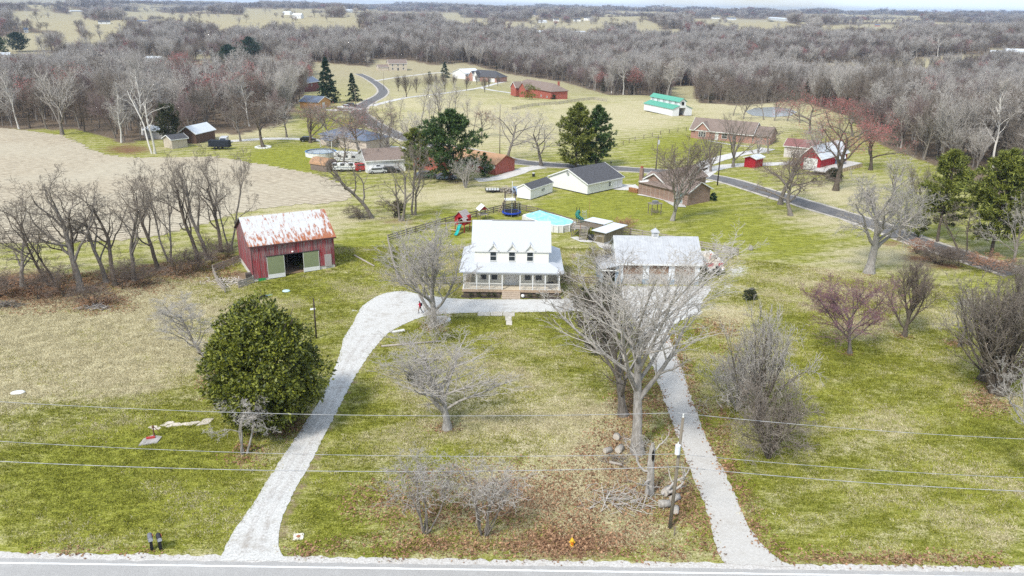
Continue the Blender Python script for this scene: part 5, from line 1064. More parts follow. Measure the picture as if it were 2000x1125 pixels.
# ------------------------------------------------------------------ red barn
def red_barn():
    ox, oy = -37.05, 108.0; rz = math.radians(28.2); o = Vector((ox, oy, Hs(ox, oy)-.02))
    R = empty('red_barn', o, rz, 'weathered red barn with rusty white metal roof and green sliding doors', 'barn')
    wd, dp, ze, rise = 11.85, 11.0, 5.45, 2.75
    U = lambda px, py: wall_uv(px, py, o, rz)
    a0, a1, a2, a3 = U(522.5, 520)[0], U(555.5, 520)[0], U(593, 515)[0], U(622.5, 510)[0]; zt = U(540, 500)[1]
    def board_mat():
        m, n, b, l = nodes_of('red_boards'); N = n.nodes.new
        t = N('ShaderNodeTexCoord'); g = N('ShaderNodeNewGeometry')
        def nz_(sc, st, d=6):
            q = N('ShaderNodeMapping'); q.inputs['Scale'].default_value = st; l.new(t.outputs['Object'], q.inputs[0]); z = N('ShaderNodeTexNoise'); z.inputs['Scale'].default_value = sc; z.inputs['Detail'].default_value = d; z.inputs['Roughness'].default_value = .7; l.new(q.outputs[0], z.inputs[0]); return z.outputs[0]
        def rmp(x, p0, p1, c0=(0, 0, 0), c1=(1, 1, 1)):
            r = N('ShaderNodeValToRGB'); e = r.color_ramp.elements; e[0].position, e[1].position = p0, p1; e[0].color = (*c0, 1); e[1].color = (*c1, 1); l.new(x, r.inputs[0]); return r.outputs[0]
        red = rmp(g.outputs['Random Per Island'], 0, 1, (.16, .012, .018), (.40, .035, .045))
        wear = rmp(nz_(2.2, (2.5, 2.5, .22)), .40, .58); grey = rmp(nz_(5, (3, 3, .3)), .3, .7, (.05, .045, .05), (.42, .38, .37))
        sx = N('ShaderNodeSeparateXYZ'); l.new(t.outputs['Object'], sx.inputs[0]); hi = N('ShaderNodeMapRange'); hi.inputs[1].default_value = 2.6; hi.inputs[2].default_value = 5.4; hi.inputs[3].default_value = .55; hi.inputs[4].default_value = 1.0; l.new(sx.outputs[2], hi.inputs[0])
        mu = N('ShaderNodeMath'); mu.operation = 'MULTIPLY'; l.new(wear, mu.inputs[0]); l.new(hi.outputs[0], mu.inputs[1])
        mx_ = N('ShaderNodeMixRGB'); l.new(mu.outputs[0], mx_.inputs[0]); l.new(red, mx_.inputs[1]); l.new(grey, mx_.inputs[2])
        pk = N('ShaderNodeMixRGB'); l.new(rmp(nz_(9, (2, 2, .15)), .60, .68, (0, 0, 0), (.6, .6, .6)), pk.inputs[0]); l.new(mx_.outputs[0], pk.inputs[1]); pk.inputs[2].default_value = (.55, .46, .44, 1)
        l.new(pk.outputs[0], b.inputs['Base Color']); b.inputs['Roughness'].default_value = .85
        return m
    RB = board_mat(); Rn = random.Random(5)
    def boards(m, x0, x1, z0f, z1f, side='f', inset=0):
        n = int((x1-x0)/.24)
        for i in range(n):
            u0 = x0+(x1-x0)*i/n; u1 = x0+(x1-x0)*(i+1)/n-.012; t = .05+Rn.uniform(0, .025); um = (u0+u1)/2
            z0, z1 = z0f(um)+Rn.uniform(0, .04), z1f(um)
            if z1-z0 < .05: continue
            if side == 'f': m.box(u0, u1, -t, .02, z0, z1)
            elif side == 'l': m.box(-t, .02, u0, u1, z0, z1)
            elif side == 'r': m.box(wd-.02, wd+t, u0, u1, z0, z1)
            else: m.box(u0, u1, dp-.02, dp+t, z0, z1)
    k = lambda v: (lambda u: v)
    gz = lambda u: ze+rise*(1-abs(u-dp/2)/(dp/2))-.05
    m = MB(); boards(m, 0, a1, k(.45), k(ze)); boards(m, a2, wd, lambda u: 1.05 if u > a3 else .5, k(ze)); boards(m, a1, a2, k(zt+.05), k(ze)); m.build('front_boards', RB, R)
    m = MB(); boards(m, 0, dp, k(.9), gz, 'l'); m.build('gable_boards', RB, R)
    m = MB(); boards(m, 0, dp, k(.3), gz, 'r'); m.build('gable_boards', RB, R)
    m = MB(); boards(m, 0, wd, k(.3), k(ze), 'b'); m.build('rear_boards', RB, R)
    fm = MB(); fm.box(.0, a1, .02, .3, -.6, .46); fm.box(a2, wd, .02, .3, -.6, 1.06); fm.box(.0, .3, .3, dp, -.6, .95); fm.build('foundation', mat('whitewashed_stone', (.62, .60, .56), .9, .15, 2), R)
    MB().box(.3, wd-.1, .3, dp-.1, .4, .5).build('barn_floor', DIRT_M, R)
    s = rise/(dp/2); ov = .32
    RM = wave_mat('rusty_white_metal', (.54, .54, .535), 'X', 1.7, .35, .5, .05, 0, rust=((.34, .12, .055), .8, .50, .60, (3.2, .7, 1.0)))
    for sd in (0, 1):
        for r_ in range(3):                                  # each course of roofing sheets
            n = 11
            for i in range(n):
                x0 = -.4+(wd+.8)*i/n; x1 = -.4+(wd+.8)*(i+1)/n-.006; t0, t1 = r_/3, (r_+1)/3+.02
                y0 = -ov+(dp/2+ov)*t0; y1 = -ov+(dp/2+ov)*min(t1, 1); zz = lambda y: ze+y*s+.05+.012*r_+.006*(i % 2)
                P = [(x0, y0, zz(y0)), (x1, y0, zz(y0)), (x1, y1, zz(y1)), (x0, y1, zz(y1))]
                P += [(x, y, z+.02) for x, y, z in P]
                if sd: P = [(x, dp-y, z) for x, y, z in P]
                q = MB(); b = q.p(P)
                for f in ((0, 3, 2, 1), (4, 5, 6, 7), (0, 1, 5, 4), (1, 2, 6, 5), (2, 3, 7, 6), (3, 0, 4, 7)): q.f.append(tuple(b+j for j in f))
                q.build('roof_sheet', RM, R)
    # dark under-roof so that the inside stays dark
    MB().prism([(-ov, ze-ov*s-.06), (dp/2, ze+rise-.06), (dp+ov, ze-ov*s-.06), (dp+ov, ze-ov*s+.0), (dp/2, ze+rise), (-ov, ze-ov*s+.0)], 'x', -.36, wd+.36).build('roof_decking', mat('old_dark_wood', (.10, .075, .06), .95, .3, 3), R)
    tr = MB(); tr.box(-.38, wd+.38, -ov-.05, -ov-.004, ze-ov*s-.12, ze-ov*s+.04); tr.box(-.09, .0, -.10, -.012, .5, ze-.1); tr.build('trim', mat('dark_trim', (.10, .05, .05), .8), R)
    GRN = wave_mat('sage_metal', (.235, .27, .15), 'X', 2.2, .3, .6, .05); 
    for x0, x1, zl in ((a0, a1-.02, .25), (a2+.02, a3, .55)):
        D = MB().box(x0, x1, -.16, -.10, zl+.62, zt+.08).build('sliding_door', GRN, R)
        D['label'] = 'sage green sliding door with white bottom panel'
        MB().box(x0, x1, -.158, -.102, zl, zl+.615).build('bottom_panel', WHITE, D)
        f = MB(); f.box(x0-.05, x0, -.165, -.095, zl, zt+.08); f.box(x1, x1+.05, -.165, -.095, zl, zt+.08); f.build('door_edge', WHITE, D)
    MB().box(a0-.2, a3+.2, -.2, -.13, zt+.09, zt+.17).build('door_track', DARK, R)
    sd0, sd1 = U(633.5, 505)[0], U(647, 505)[0]
    D = MB().box(sd0, min(sd1, wd), -.14, -.09, .95, U(640, 496)[1]).build('side_door', mat('bare_grey_boards', (.40, .37, .35), .9, .25, 5, stretch=(5, 1, .5)), R)
    D['label'] = 'small bare grey board door at the right corner'
    g0 = U(512, 548)[0]; MB().box(g0-.5, g0+.5, -.08, -.02, .02, .45).build('vent_hatch', mat('bright_green_paint', (.04, .30, .09), .6, .1), R)
    MB().lathe([(.0, .0), (.18, .02), (.12, .16), (0, .18)], 10, ((a1+a2)/2-.1, -.16, zt+.35)).build('yard_lamp', WHITE, R)
    posts = MB()
    for x in (3.2, 5.6, 8.2):
        for y in (3.5, 7.2): posts.box(x-.1, x+.1, y-.1, y+.1, .45, ze+1.2)
    posts.build('interior_posts', mat('barn_post', (.16, .12, .09), .9), R)
red_barn()

# ------------------------------------------------------------------ fences
def fence(name, pxs, label, gap=2.5, hgt=1.25, rails=(1.15, .75, .35), pm=None, rm=None, mesh=False, pw=.15, rw=.19, world=None):
    P = world or [at(*p) for p in pxs]; R = empty(name, P[0], 0, label, 'fence'); o = P[0]
    pm = pm or WOOD; rm = rm or WOOD
    pmesh = None; Rn = random.Random(len(pxs)*7+int(P[0].x*10))
    for i in range(len(P)-1):
        a, b = P[i], P[i+1]; L_ = (b-a).length; n = max(1, round(L_/gap))
        for k in range(n+(1 if i == len(P)-2 else 0)):
            q = a+(b-a)*k/n
            if pmesh is None:
                ob = MB().box(-pw/2, pw/2, -pw/2, pw/2, -.1, hgt).build('post', pm, R); pmesh = ob.data
            else: ob = link(bpy.data.objects.new('post', pmesh), R)
            ob.location = q-o; ob.rotation_euler = (Rn.gauss(0, .02), Rn.gauss(0, .02), math.atan2(b.y-a.y, b.x-a.x)); 
        for k in range(n):
            q0, q1 = a+(b-a)*k/n-o, a+(b-a)*(k+1)/n-o; d = (q1-q0).normalized(); off = Vector((d.y, -d.x, 0))*(pw/2+.025)
            for z in rails:
                MB().bar(q0+off+Vector((0, 0, z+Rn.gauss(0, .015))), q1+off+Vector((0, 0, z+Rn.gauss(0, .015))), .04, rw).build('rail', rm, R)
    if mesh:
        m = MB()
        for i in range(len(P)-1):
            a, b = P[i]-o, P[i+1]-o; L_ = (b-a).length; n = int(L_/.3)
            d = (b-a).normalized(); off = Vector((d.y, -d.x, 0))*(-pw/2-.02)
            for k in range(n): q = a+(b-a)*k/n+off; m.bar(q+Vector((0, 0, .05)), q+Vector((0, 0, 1.15)), .012)
            for z in np.arange(.1, 1.2, .2): m.bar(a+off+Vector((0, 0, z)), b+off+Vector((0, 0, z)), .012)
        m.build('wire_mesh', STEEL, R)
    return R
WOODG = mat('silver_wood', (.36, .32, .275), .9, .25, 4, stretch=(1, 1, 3))
fence('yard_fence', [(758, 472), (768, 515), (780, 556)], 'grey board fence down the left side of the farmhouse yard', rm=WOODG, pm=WOODG)
fence('yard_fence', [(758, 472), (812, 455), (870, 438), (930, 424), (980, 412), (1003, 408)], 'board fence behind the red playhouse', mesh=True)
fence('yard_fence', [(1006, 408), (1050, 418), (1110, 437), (1150, 446), (1230, 459)], 'wire backed fence behind the pool', mesh=True)
fence('yard_fence', [(1232, 459), (1300, 471), (1370, 485), (1441, 499)], 'board fence behind the garage', mesh=True, rm=WOODG)
fence('yard_fence', [(1441, 499), (1428, 506), (1372, 508)], 'short board fence beside the boat', rm=WOODG, pm=WOODG)
fence('yard_fence', [(782, 557), (840, 556), (900, 553)], 'low board fence left of the porch', rm=WOODG, pm=WOODG, hgt=1.05, rails=(.95, .6, .25))
fence('yard_fence', [(1098, 549), (1140, 553), (1170, 555)], 'low board fence right of the porch', hgt=1.05, rails=(.95, .6, .25))
fence('barn_pen_fence', [(417, 534), (475, 512)], 'grey plank pen fence behind the barn yard', rm=WOODG, pm=WOODG, hgt=1.3, rails=(1.22, .95, .68, .4), gap=2.2)
fence('barn_pen_fence', [(417, 534), (426, 556), (440, 572)], 'grey plank pen fence on the left of the barn yard', rm=WOODG, pm=WOODG, hgt=1.3, rails=(1.22, .8, .4), gap=2.0)
fence('barn_pen_fence', [(467, 563), (496, 553)], 'short plank gate fence at the barn corner', rm=WOODG, pm=WOODG, hgt=1.1, rails=(1.0, .75, .5, .25), gap=1.6)
fence('pasture_fence', [(1085, 205), (1130, 198), (1160, 195), (1185, 199)], 'grey pasture fence right of the red brick house', gap=4, pm=WOODG, rm=WOODG)
fence('pasture_fence', [(1000, 216), (1040, 208), (1085, 204)], 'grey board fence below the red brick house', gap=4, pm=WOODG, rm=WOODG)
fence('pasture_fence', [(1205, 288), (1240, 275), (1290, 263), (1340, 256)], 'wire post fence left of the pink brick house', gap=5, rails=(1.1,), rw=.03)
# ------------------------------------------------------------------ neighbours
def nb(name, A, B, label, cat='house'):
    o, rz, w_ = frame(A, B); o.z = max(o.z, at(*B).z); return empty(name, o, rz, label, cat), w_, o, rz
# white shed and white garage behind the pool
R, w_, o, rz = nb('garden_shed', (1036, 391), (1079, 376), 'small white shed with dark roof behind the trampoline', 'shed')
gable_part(R, w_, 3.3, 2.2, .85, SIDING_W, ROOF_D, 'x', .15, trim=WHITE, z0=.15); opening(R, 'f', w_*.52, 1.1, .5, .5); opening(R, 'f', w_*.52+.62, 1.1, .5, .5)
MB().box(.05, w_-.05, .05, 3.2, -.1, .145).build('skids', DARK, R)
R, w_, o, rz = nb('neighbour_garage', (1147, 381), (1215, 366), 'long white garage with charcoal roof behind the pool', 'garage')
gable_part(R, w_, 11.2, 2.35, 2.3, SIDING_W, ROOF_D, 'x', .3, trim=WHITE, z0=.2); opening(R, 'f', w_*.62, .9, .6, .9); opening(R, 'f', w_*.95-.6, .3, .9, 2.0, name='door', pm=WHITE)
MB().box(.06, w_-.06, .06, 11.1, -.3, .195).build('foundation', DARK, R); MB().cyl((-.36, 5.6, 3.9), (-.30, 5.6, 3.9), .3, n=14).build('gable_vent', STEEL, R)
# brown brick ranch with its two wings
o = at(1252, 378); R = empty('brick_ranch_house', o, 0, 'brown brick ranch house with tall chimney and two gabled wings', 'house')
b = at(1300, 388); rz = math.atan2(b.y-o.y, b.x-o.x); w_ = (Vector(b[:2])-Vector(o[:2])).length
gable_part(R, w_, 15, 2.9, 1.9, BRICK, ROOF_B, 'y', .4, T=(0, 0, rz), trim=WHITE)
c = at(1342, 402); e = at(1389, 394); rz2 = math.atan2(e.y-c.y, e.x-c.x); w2 = (Vector(e[:2])-Vector(c[:2])).length
gable_part(R, w2, 13, 2.7, 1.7, BRICK, ROOF_B, 'y', .4, T=(c.x-o.x, c.y-o.y, rz2+math.radians(4)), trim=WHITE, wname='wing_wall', rname='wing_roof')
ch = MB().tr(0, 0, rz).box(-.35, .45, -.62, -.08, 0, 5.6).build('chimney', BRICK, R); MB().tr(0, 0, rz).box(-.22, .32, -.5, -.2, 5.6, 6.0).build('chimney_cap', BRICK_R, ch)
for px, py in ((1261, 353), (1286, 358)):
    u, z = wall_uv(px, py, o, rz); aw = MB().tr(0, 0, rz); aw.prism([(-.95, z-.35), (-.02, z+.25), (-.02, z+.33), (-.95, z-.27)], 'x', u-.95, u+.95); aw.build('awning', WHITE, R); opening(R, 'f', u, z-1.1, 1.3, 1.1, T=(0, 0, rz))
opening(R, 'l', 2.2, .3, 1.6, 2.0, name='patio_door', pm=mat('teal_glass', (.16, .24, .25), .2), T=(c.x-o.x, c.y-o.y, rz2+math.radians(4)), muntin=False)
sheet('patio', W([(1296, 392), (1318, 404), (1340, 405), (1332, 393), (1305, 386)]), .06, CONC, .5, .05)
ribbon('brick_house_path', resample(W([(1246, 380), (1275, 385), (1298, 391)]), 1), 1.1, .07, PALE)
# firewood by the ranch: each log
fw = at(1229, 374); Rn = random.Random(3)
R = empty('firewood_stack', fw, rz, 'stack of orange brown firewood beside the brick chimney', 'firewood'); lm = mat('cut_log', (.38, .19, .09), .9, .35, 4, rnd=.3); lg = MB().cyl((0, -.22, 0), (0, .22, 0), .085, n=7).build('log', lm, R)
k = 0
for i in range(14):
    for j in range(6):
        q = lg if k == 0 else link(bpy.data.objects.new('log', lg.data), R); k += 1
        q.location = (i*.17+Rn.gauss(0, .02), Rn.gauss(0, .04), .09+j*.16)
# swing arbor
p = at(1278, 418); R = empty('garden_swing', p, .35, 'wooden roofed garden swing on the lawn before the brick ranch', 'swing')
for x in (-1, 1):
    for y in (-.7, .7): MB().box(x-.06, x+.06, y-.06, y+.06, 0, 2.1).build('post', WOOD, R)
m = MB()
for i in range(7): m.box(-1.25, 1.25, -.85+i*.27, -.78+i*.27, 2.1, 2.2)
m.build('slat_roof', WOODG, R); MB().box(-.5, .5, -.4, .4, 2.2, 2.65).build('roof_box', mat('grey_tarp', (.2, .2, .21), .7), R)
for s_ in (-1, 1):
    B_ = MB().box(-.5, .5, s_*.5-.2, s_*.5+.2, .4, .46).build('seat', WOOD, R); m = MB()
    for i in range(5): m.box(-.5+i*.22, -.42+i*.22, s_*.72-.02, s_*.72+.02, .46, 1.0)
    m.build('backrest', WOOD, R)
# pink brick house
o = at(1356, 270); bb = at(1384, 273); rz = math.atan2(bb.y-o.y, bb.x-o.x)*.9; w_ = (bb-o).length
R = empty('pink_brick_house', o, 0, 'pink brick ranch house with brown roof near the green roofed barn', 'house')
L_ = (at(1470, 282)-o).length
gable_part(R, 19, 9, 2.7, 2.9, BRICK_P, ROOF_B, 'x', .45, T=(math.cos(rz+1.57)*1.2-1.6, math.sin(rz+1.57)*1.2, rz), trim=WHITE)
gable_part(R, w_, 5, 2.7, 2.3, BRICK_P, ROOF_B, 'y', .35, T=(0, 0, rz), trim=WHITE, wname='gable_wall', rname='gable_roof')
gq = at(1446, 278)-o
gable_part(R, 8.6, 8, 2.4, 2.2, BRICK_P, ROOF_B, 'x', .35, T=(gq.x, gq.y, rz+.02), trim=None, wname='wing_wall', rname='wing_roof')
for k in range(3): opening(R, 'f', w_*.5-.75+.75*k, .75, .6, 1.3 if k != 1 else 1.5, T=(0, 0, rz))
opening(R, 'f', 8.2, .1, .9, 2.1, name='door', pm=WHITE, T=(math.cos(rz+1.57)*1.2-1.6, math.sin(rz+1.57)*1.2, rz), muntin=False); opening(R, 'f', 10.6, .8, 1.5, 1.4, T=(math.cos(rz+1.57)*1.2-1.6, math.sin(rz+1.57)*1.2, rz)); opening(R, 'f', 13.6, .8, .8, 1.3, T=(math.cos(rz+1.57)*1.2-1.6, math.sin(rz+1.57)*1.2, rz)); opening(R, 'f', 3.2, .6, .8, 1.3, T=(gq.x, gq.y, rz+.02))
ribbon('brick_house_path', resample(W([(1383, 275), (1400, 278), (1430, 283), (1470, 287)]), 1), 1.0, .06, PALE)
# green roofed monitor barn: long side left, open gable right
o = at(1313, 227); q_ = at(1257, 217)-o; Lg = q_.length; rz_g = math.atan2(q_.y, q_.x)-math.pi/2; wg = 8.6
R = empty('monitor_barn', o, rz_g, 'white monitor barn with green metal roof', 'barn')
c3, h1, h2, hm, hp = wg/3, 2.6, 3.7, 5.2, 6.3
m = MB(); m.prism([(0, 0), (c3, 0), (c3, h2), (0, h1)], 'y', 0, Lg); m.prism([(2*c3, 0), (wg, 0), (wg, h1), (2*c3, h2)], 'y', 0, Lg); m.prism([(c3+.01, 2.9), (2*c3-.01, 2.9), (2*c3-.01, hm), (wg/2, hp), (c3+.01, hm)], 'y', .02, Lg-.02); m.box(c3, 2*c3, Lg-.3, Lg-.05, 0, 2.9)
m.build('wall', wave_mat('white_barn_metal', (.76, .77, .78), 'Y', 1.2, .3, .55, .04), R)
r = MB(); r.prism([(-.3, h1-.08), (c3+.0, h2+.03), (c3+.0, h2+.14), (-.3, h1+.03)], 'y', -.3, Lg+.3); r.prism([(wg+.3, h1-.08), (2*c3, h2+.03), (2*c3, h2+.14), (wg+.3, h1+.03)], 'y', -.3, Lg+.3)
r.prism([(c3-.35, hm-.16), (wg/2, hp+.04), (2*c3+.35, hm-.16), (2*c3+.35, hm-.05), (wg/2, hp+.16), (c3-.35, hm-.05)], 'y', -.4, Lg+.4); r.build('roof', METAL_G, R)
BK = mat('unlit_inside_black', (.012, .012, .014), .9)  # flat black pane colour, painted for the shade inside the barn
opening(R, 'f', wg/2, 4.0, .9, 1.0, pm=BK, muntin=False, fm=DARK)
MB().box(c3+.1, 2*c3-.1, .3, 4, 0, .05).build('barn_floor', DIRT_M, R)
for i in range(5):
    y = Lg*(i+.5)/5; d = MB().box(c3-.04, c3+.005, y-.55, y+.55, 4.0, 4.9).build('clerestory_window', mat('pale_glass', (.45, .48, .5), .3), R); f = MB(); f.box(c3-.06, c3+.005, y+.85, y+1.05, 3.8, 5.0); f.build('window_post', DARK, d)
# generic far and middle houses ------------------------------------------------
def simple_house(name, A, B, dp, h_, rise, wm_, rm, label, cat='house', along='x', wins=(), door=None, chim=None, over=.35, trim=WHITE, hip=False, z0=-1.5):
    R, w_, o, rz = nb(name, A, B, label, cat)
    if hip: MB().box(0, w_, 0, dp, z0, h_).build('wall', wm_, R); hip_roof(R, w_, dp, h_, rise, rm)
    else: gable_part(R, w_, dp, h_, rise, wm_, rm, along, over, trim=trim, z0=z0)
    for u, z, a, b in wins: opening(R, 'f', w_*u, z, a, b)
    if door: opening(R, 'f', w_*door[0], .05, door[1], door[2], name='door', pm=door[3], muntin=False)
    if chim:
        MB().box(w_*chim[0]-.4, w_*chim[0]+.4, chim[1]-.35, chim[1]+.35, h_*.5, chim[2]).build('chimney', chim[3], R)
    return R, w_
R, w_ = simple_house('red_brick_house', (1004, 188), (1076, 194), 9, 3.3, 3.2, BRICK_R, ROOF_B, 'red brick house with brown hip roof and chimney', hip=True, wins=((.75, .5, .9, .6), (.9, .5, .9, .6), (.3, .9, 1, 1.3)), chim=(.86, 7, 7.2, BRICK_R))
gable_part(R, 5, 4, 2.9, 2.4, BRICK_R, ROOF_B, 'y', .35, T=(1, -2.5, 0), trim=WHITE, wname='gable_wall', rname='gable_roof')
gable_part(R, 6, 5, 2.9, 2.6, BRICK_R, ROOF_B, 'y', .35, T=(8.6, -2.2, 0), wname='gable_wall', rname='gable_roof')
R, w_ = simple_house('brick_gabled_house', (910, 157), (972, 161), 12, 3, 4.2, BRICK_P, ROOF_D, 'brick house with steep charcoal roof and white garage door', hip=True, door=(.82, 4.6, 2.3, WHITE), wins=((.2, .8, 1, 1.4),))
gable_part(R, 4.6, 5, 3.2, 3.2, BRICK_P, ROOF_D, 'y', .3, T=(3.2, -1.6, 0), trim=WHITE, wname='gable_wall', rname='gable_roof'); gable_part(R, 4.2, 5, 3.0, 3.4, SIDING_W, ROOF_D, 'y', .3, T=(7.6, -2.6, 0), trim=WHITE, wname='gable_wall', rname='gable_roof')
simple_house('white_barn', (884, 152), (909, 155), 14, 4, 2.6, SIDING_W, METAL_W, 'white barn behind the blue green spruce', 'barn', 'y')
R, w_ = simple_house('beige_house', (760, 138), (795, 138), 9, 5.4, 2.6, SIDING_B, ROOF_B, 'two storey beige house at the end of the winding road', wins=((.2, 3.4, 1, 1.3), (.5, 3.4, 1, 1.3), (.8, 3.4, 1, 1.3), (.2, .8, 1, 1.4), (.8, .8, 1, 1.4)), door=(.5, 1.1, 2.1, DARK))
gable_part(R, 8, 8, 2.7, 1.6, SIDING_B, ROOF_B, 'x', .3, T=(-8.3, .5, 0), trim=WHITE, wname='wing_wall', rname='wing_roof')
simple_house('timber_cabin', (622, 213), (646, 209), 8, 2.5, 1.7, mat('orange_timber', (.52, .28, .11), .8, .2, 3), ROOF_BL, 'small orange timber cabin with dark roof by the pickup', 'cabin', 'y', door=(.42, 1.6, 2.0, WHITE))
simple_house('dark_red_house', (594, 180), (625, 178), 9, 4.6, 2.2, mat('maroon_siding', (.16, .06, .055), .8, .2), ROOF_BL, 'maroon house with grey roof left of the tall spruce', wins=((.2, 2.6, .8, 1.2), (.5, 2.6, .8, 1.2)))
R, w_ = simple_house('blue_roof_house', (626, 282), (716, 296), 9, 2.8, 2.1, mat('cream_brick', (.55, .47, .40), .85, .15, 4), ROOF_BL, 'cream house with blue grey roof behind the round pool', hip=True, wins=((.12, 1, .9, 1.2), (.4, 1, 1.2, 1.2)))
MB().prism([(-2.6, 2.0), (0, 2.6), (0, 2.68), (-2.6, 2.08)], 'x', 2.5, 7.5).build('porch_roof', ROOF_BL, R)
for x in (2.7, 7.3): MB().box(x-.07, x+.07, -2.5, -2.36, 0, 2.0).build('post', WHITE, R)
R, w_ = simple_house('white_workshop', (716, 338), (792, 334), 10, 2.9, 1.9, SIDING_W, ROOF_B, 'long white workshop with brown roof behind the parked trailers', 'garage', wins=((.3, .9, .9, .9),), door=(.62, 3.2, 2.3, WHITE))
# barrel roofed shed
R, w_, o, rz = nb('barrel_shed', (638, 336), (660, 331), 'brown barrel roofed shed at the field corner', 'shed'); n = 10
arc = [(w_/2+w_/2*1.02*math.cos(math.pi*i/n), 1.5+1.3*math.sin(math.pi*i/n)) for i in range(n+1)]
MB().prism([(0, 0), (w_, 0)]+arc, 'y', 0, 5.2).build('wall', mat('grey_brown_boards', (.22, .17, .145), .9, .25, 4), R)
a2 = [(w_/2+w_/2*1.12*math.cos(math.pi*i/n), 1.46+1.45*math.sin(math.pi*i/n)) for i in range(n+1)]
MB().prism(arc[::-1]+a2, 'y', .15, 5.35).build('roof', ROOF_O, R); opening(R, 'f', w_/2, .1, 1.3, 1.8, name='door', pm=MATS['grey_brown_boards'], fm=DARK, muntin=False)
# orange roofed brick house
R, w_, o, rz = nb('orange_roof_house', (968, 342), (1005, 333), 'brick house with orange tan roof behind the big pine')
gable_part(R, w_, 17, 2.6, 1.6, BRICK_R, ROOF_O, 'y', .4, trim=None); gable_part(R, 9, 8, 2.8, 1.9, BRICK_R, ROOF_O, 'x', .4, T=(-6, 13, 0), wname='rear_wall', rname='rear_roof')
opening(R, 'l', 3.0, .1, 1.2, 2.1, name='door', pm=DARK, muntin=False); MB().box(-.05, -.004, .2, 8, 1.5, 2.5).build('white_panel', WHITE, R)
# red barn on the right with arched gable, blue shed and deck
R, w_, o, rz = nb('gambrel_barn', (1562, 330), (1600, 336), 'bright red barn with white metal roof behind the red maples', 'barn')
gable_part(R, w_, 15, 3.4, 2.6, RED, METAL_W, 'y', .4, trim=WHITE); opening(R, 'f', w_*.5, .05, 3.4, 3.0, name='door', pm=WHITE, muntin=False)
simple_house('blue_shed', (1613, 327), (1646, 329), 4, 2.5, .5, mat('slate_blue_siding', (.10, .14, .20), .8, .15), METAL_W, 'dark blue shed with pale roof beside the red barn', 'shed', door=(.3, 1.1, 2.0, mat('pale_blue_door', (.45, .52, .58), .6)))
simple_house('small_red_shed', (1474, 329), (1489, 325), 3, 2.4, .5, RED, METAL_W, 'tiny red shed at the end of the pale drive', 'shed')
p = at(1613, 345); q = at(1683, 326); rzz = math.atan2(q.y-p.y, q.x-p.x); ln = (q-p).length
R = empty('timber_deck', p, rzz, 'raised pale deck with timber skirt in front of the blue shed', 'deck'); MB().box(0, ln, 0, 5, .9, 1.05).build('deck_top', CONC, R)
n = int(ln/1.3)
for i in range(n): MB().box(i*ln/n+.03, (i+1)*ln/n-.05, -.04, .05, 0, .88).build('skirt_panel', WOODL, R)
for i in range(n+1): MB().box(i*ln/n-.05, i*ln/n+.05, -.10, -.045, 0, .9).build('post', WOOD, R)
simple_house('long_red_stable', (1530, 306), (1590, 312), 8, 3, 1.4, mat('faded_white_boards', (.6, .57, .54), .8), mat('dull_red_metal', (.24, .11, .10), .7), 'long low stable with dull red roof behind the red maples', 'barn')
# cluster at the left of the field
simple_house('beige_shed', (337, 291), (367, 287), 4.2, 2.5, .9, SIDING_B, ROOF_D, 'beige shed with dark roof at the field edge', 'shed')
simple_house('pale_roof_house', (352, 279), (384, 281), 9, 2.8, 1.8, mat('brown_boards', (.14, .09, .07), .9), METAL_W, 'brown house with white metal roof behind the beige shed', along='y')
simple_house('grey_outbuilding', (283, 270), (318, 272), 6, 2.4, .9, mat('grey_boards', (.36, .34, .32), .9), METAL_W, 'low grey outbuilding behind the sycamore', 'shed')
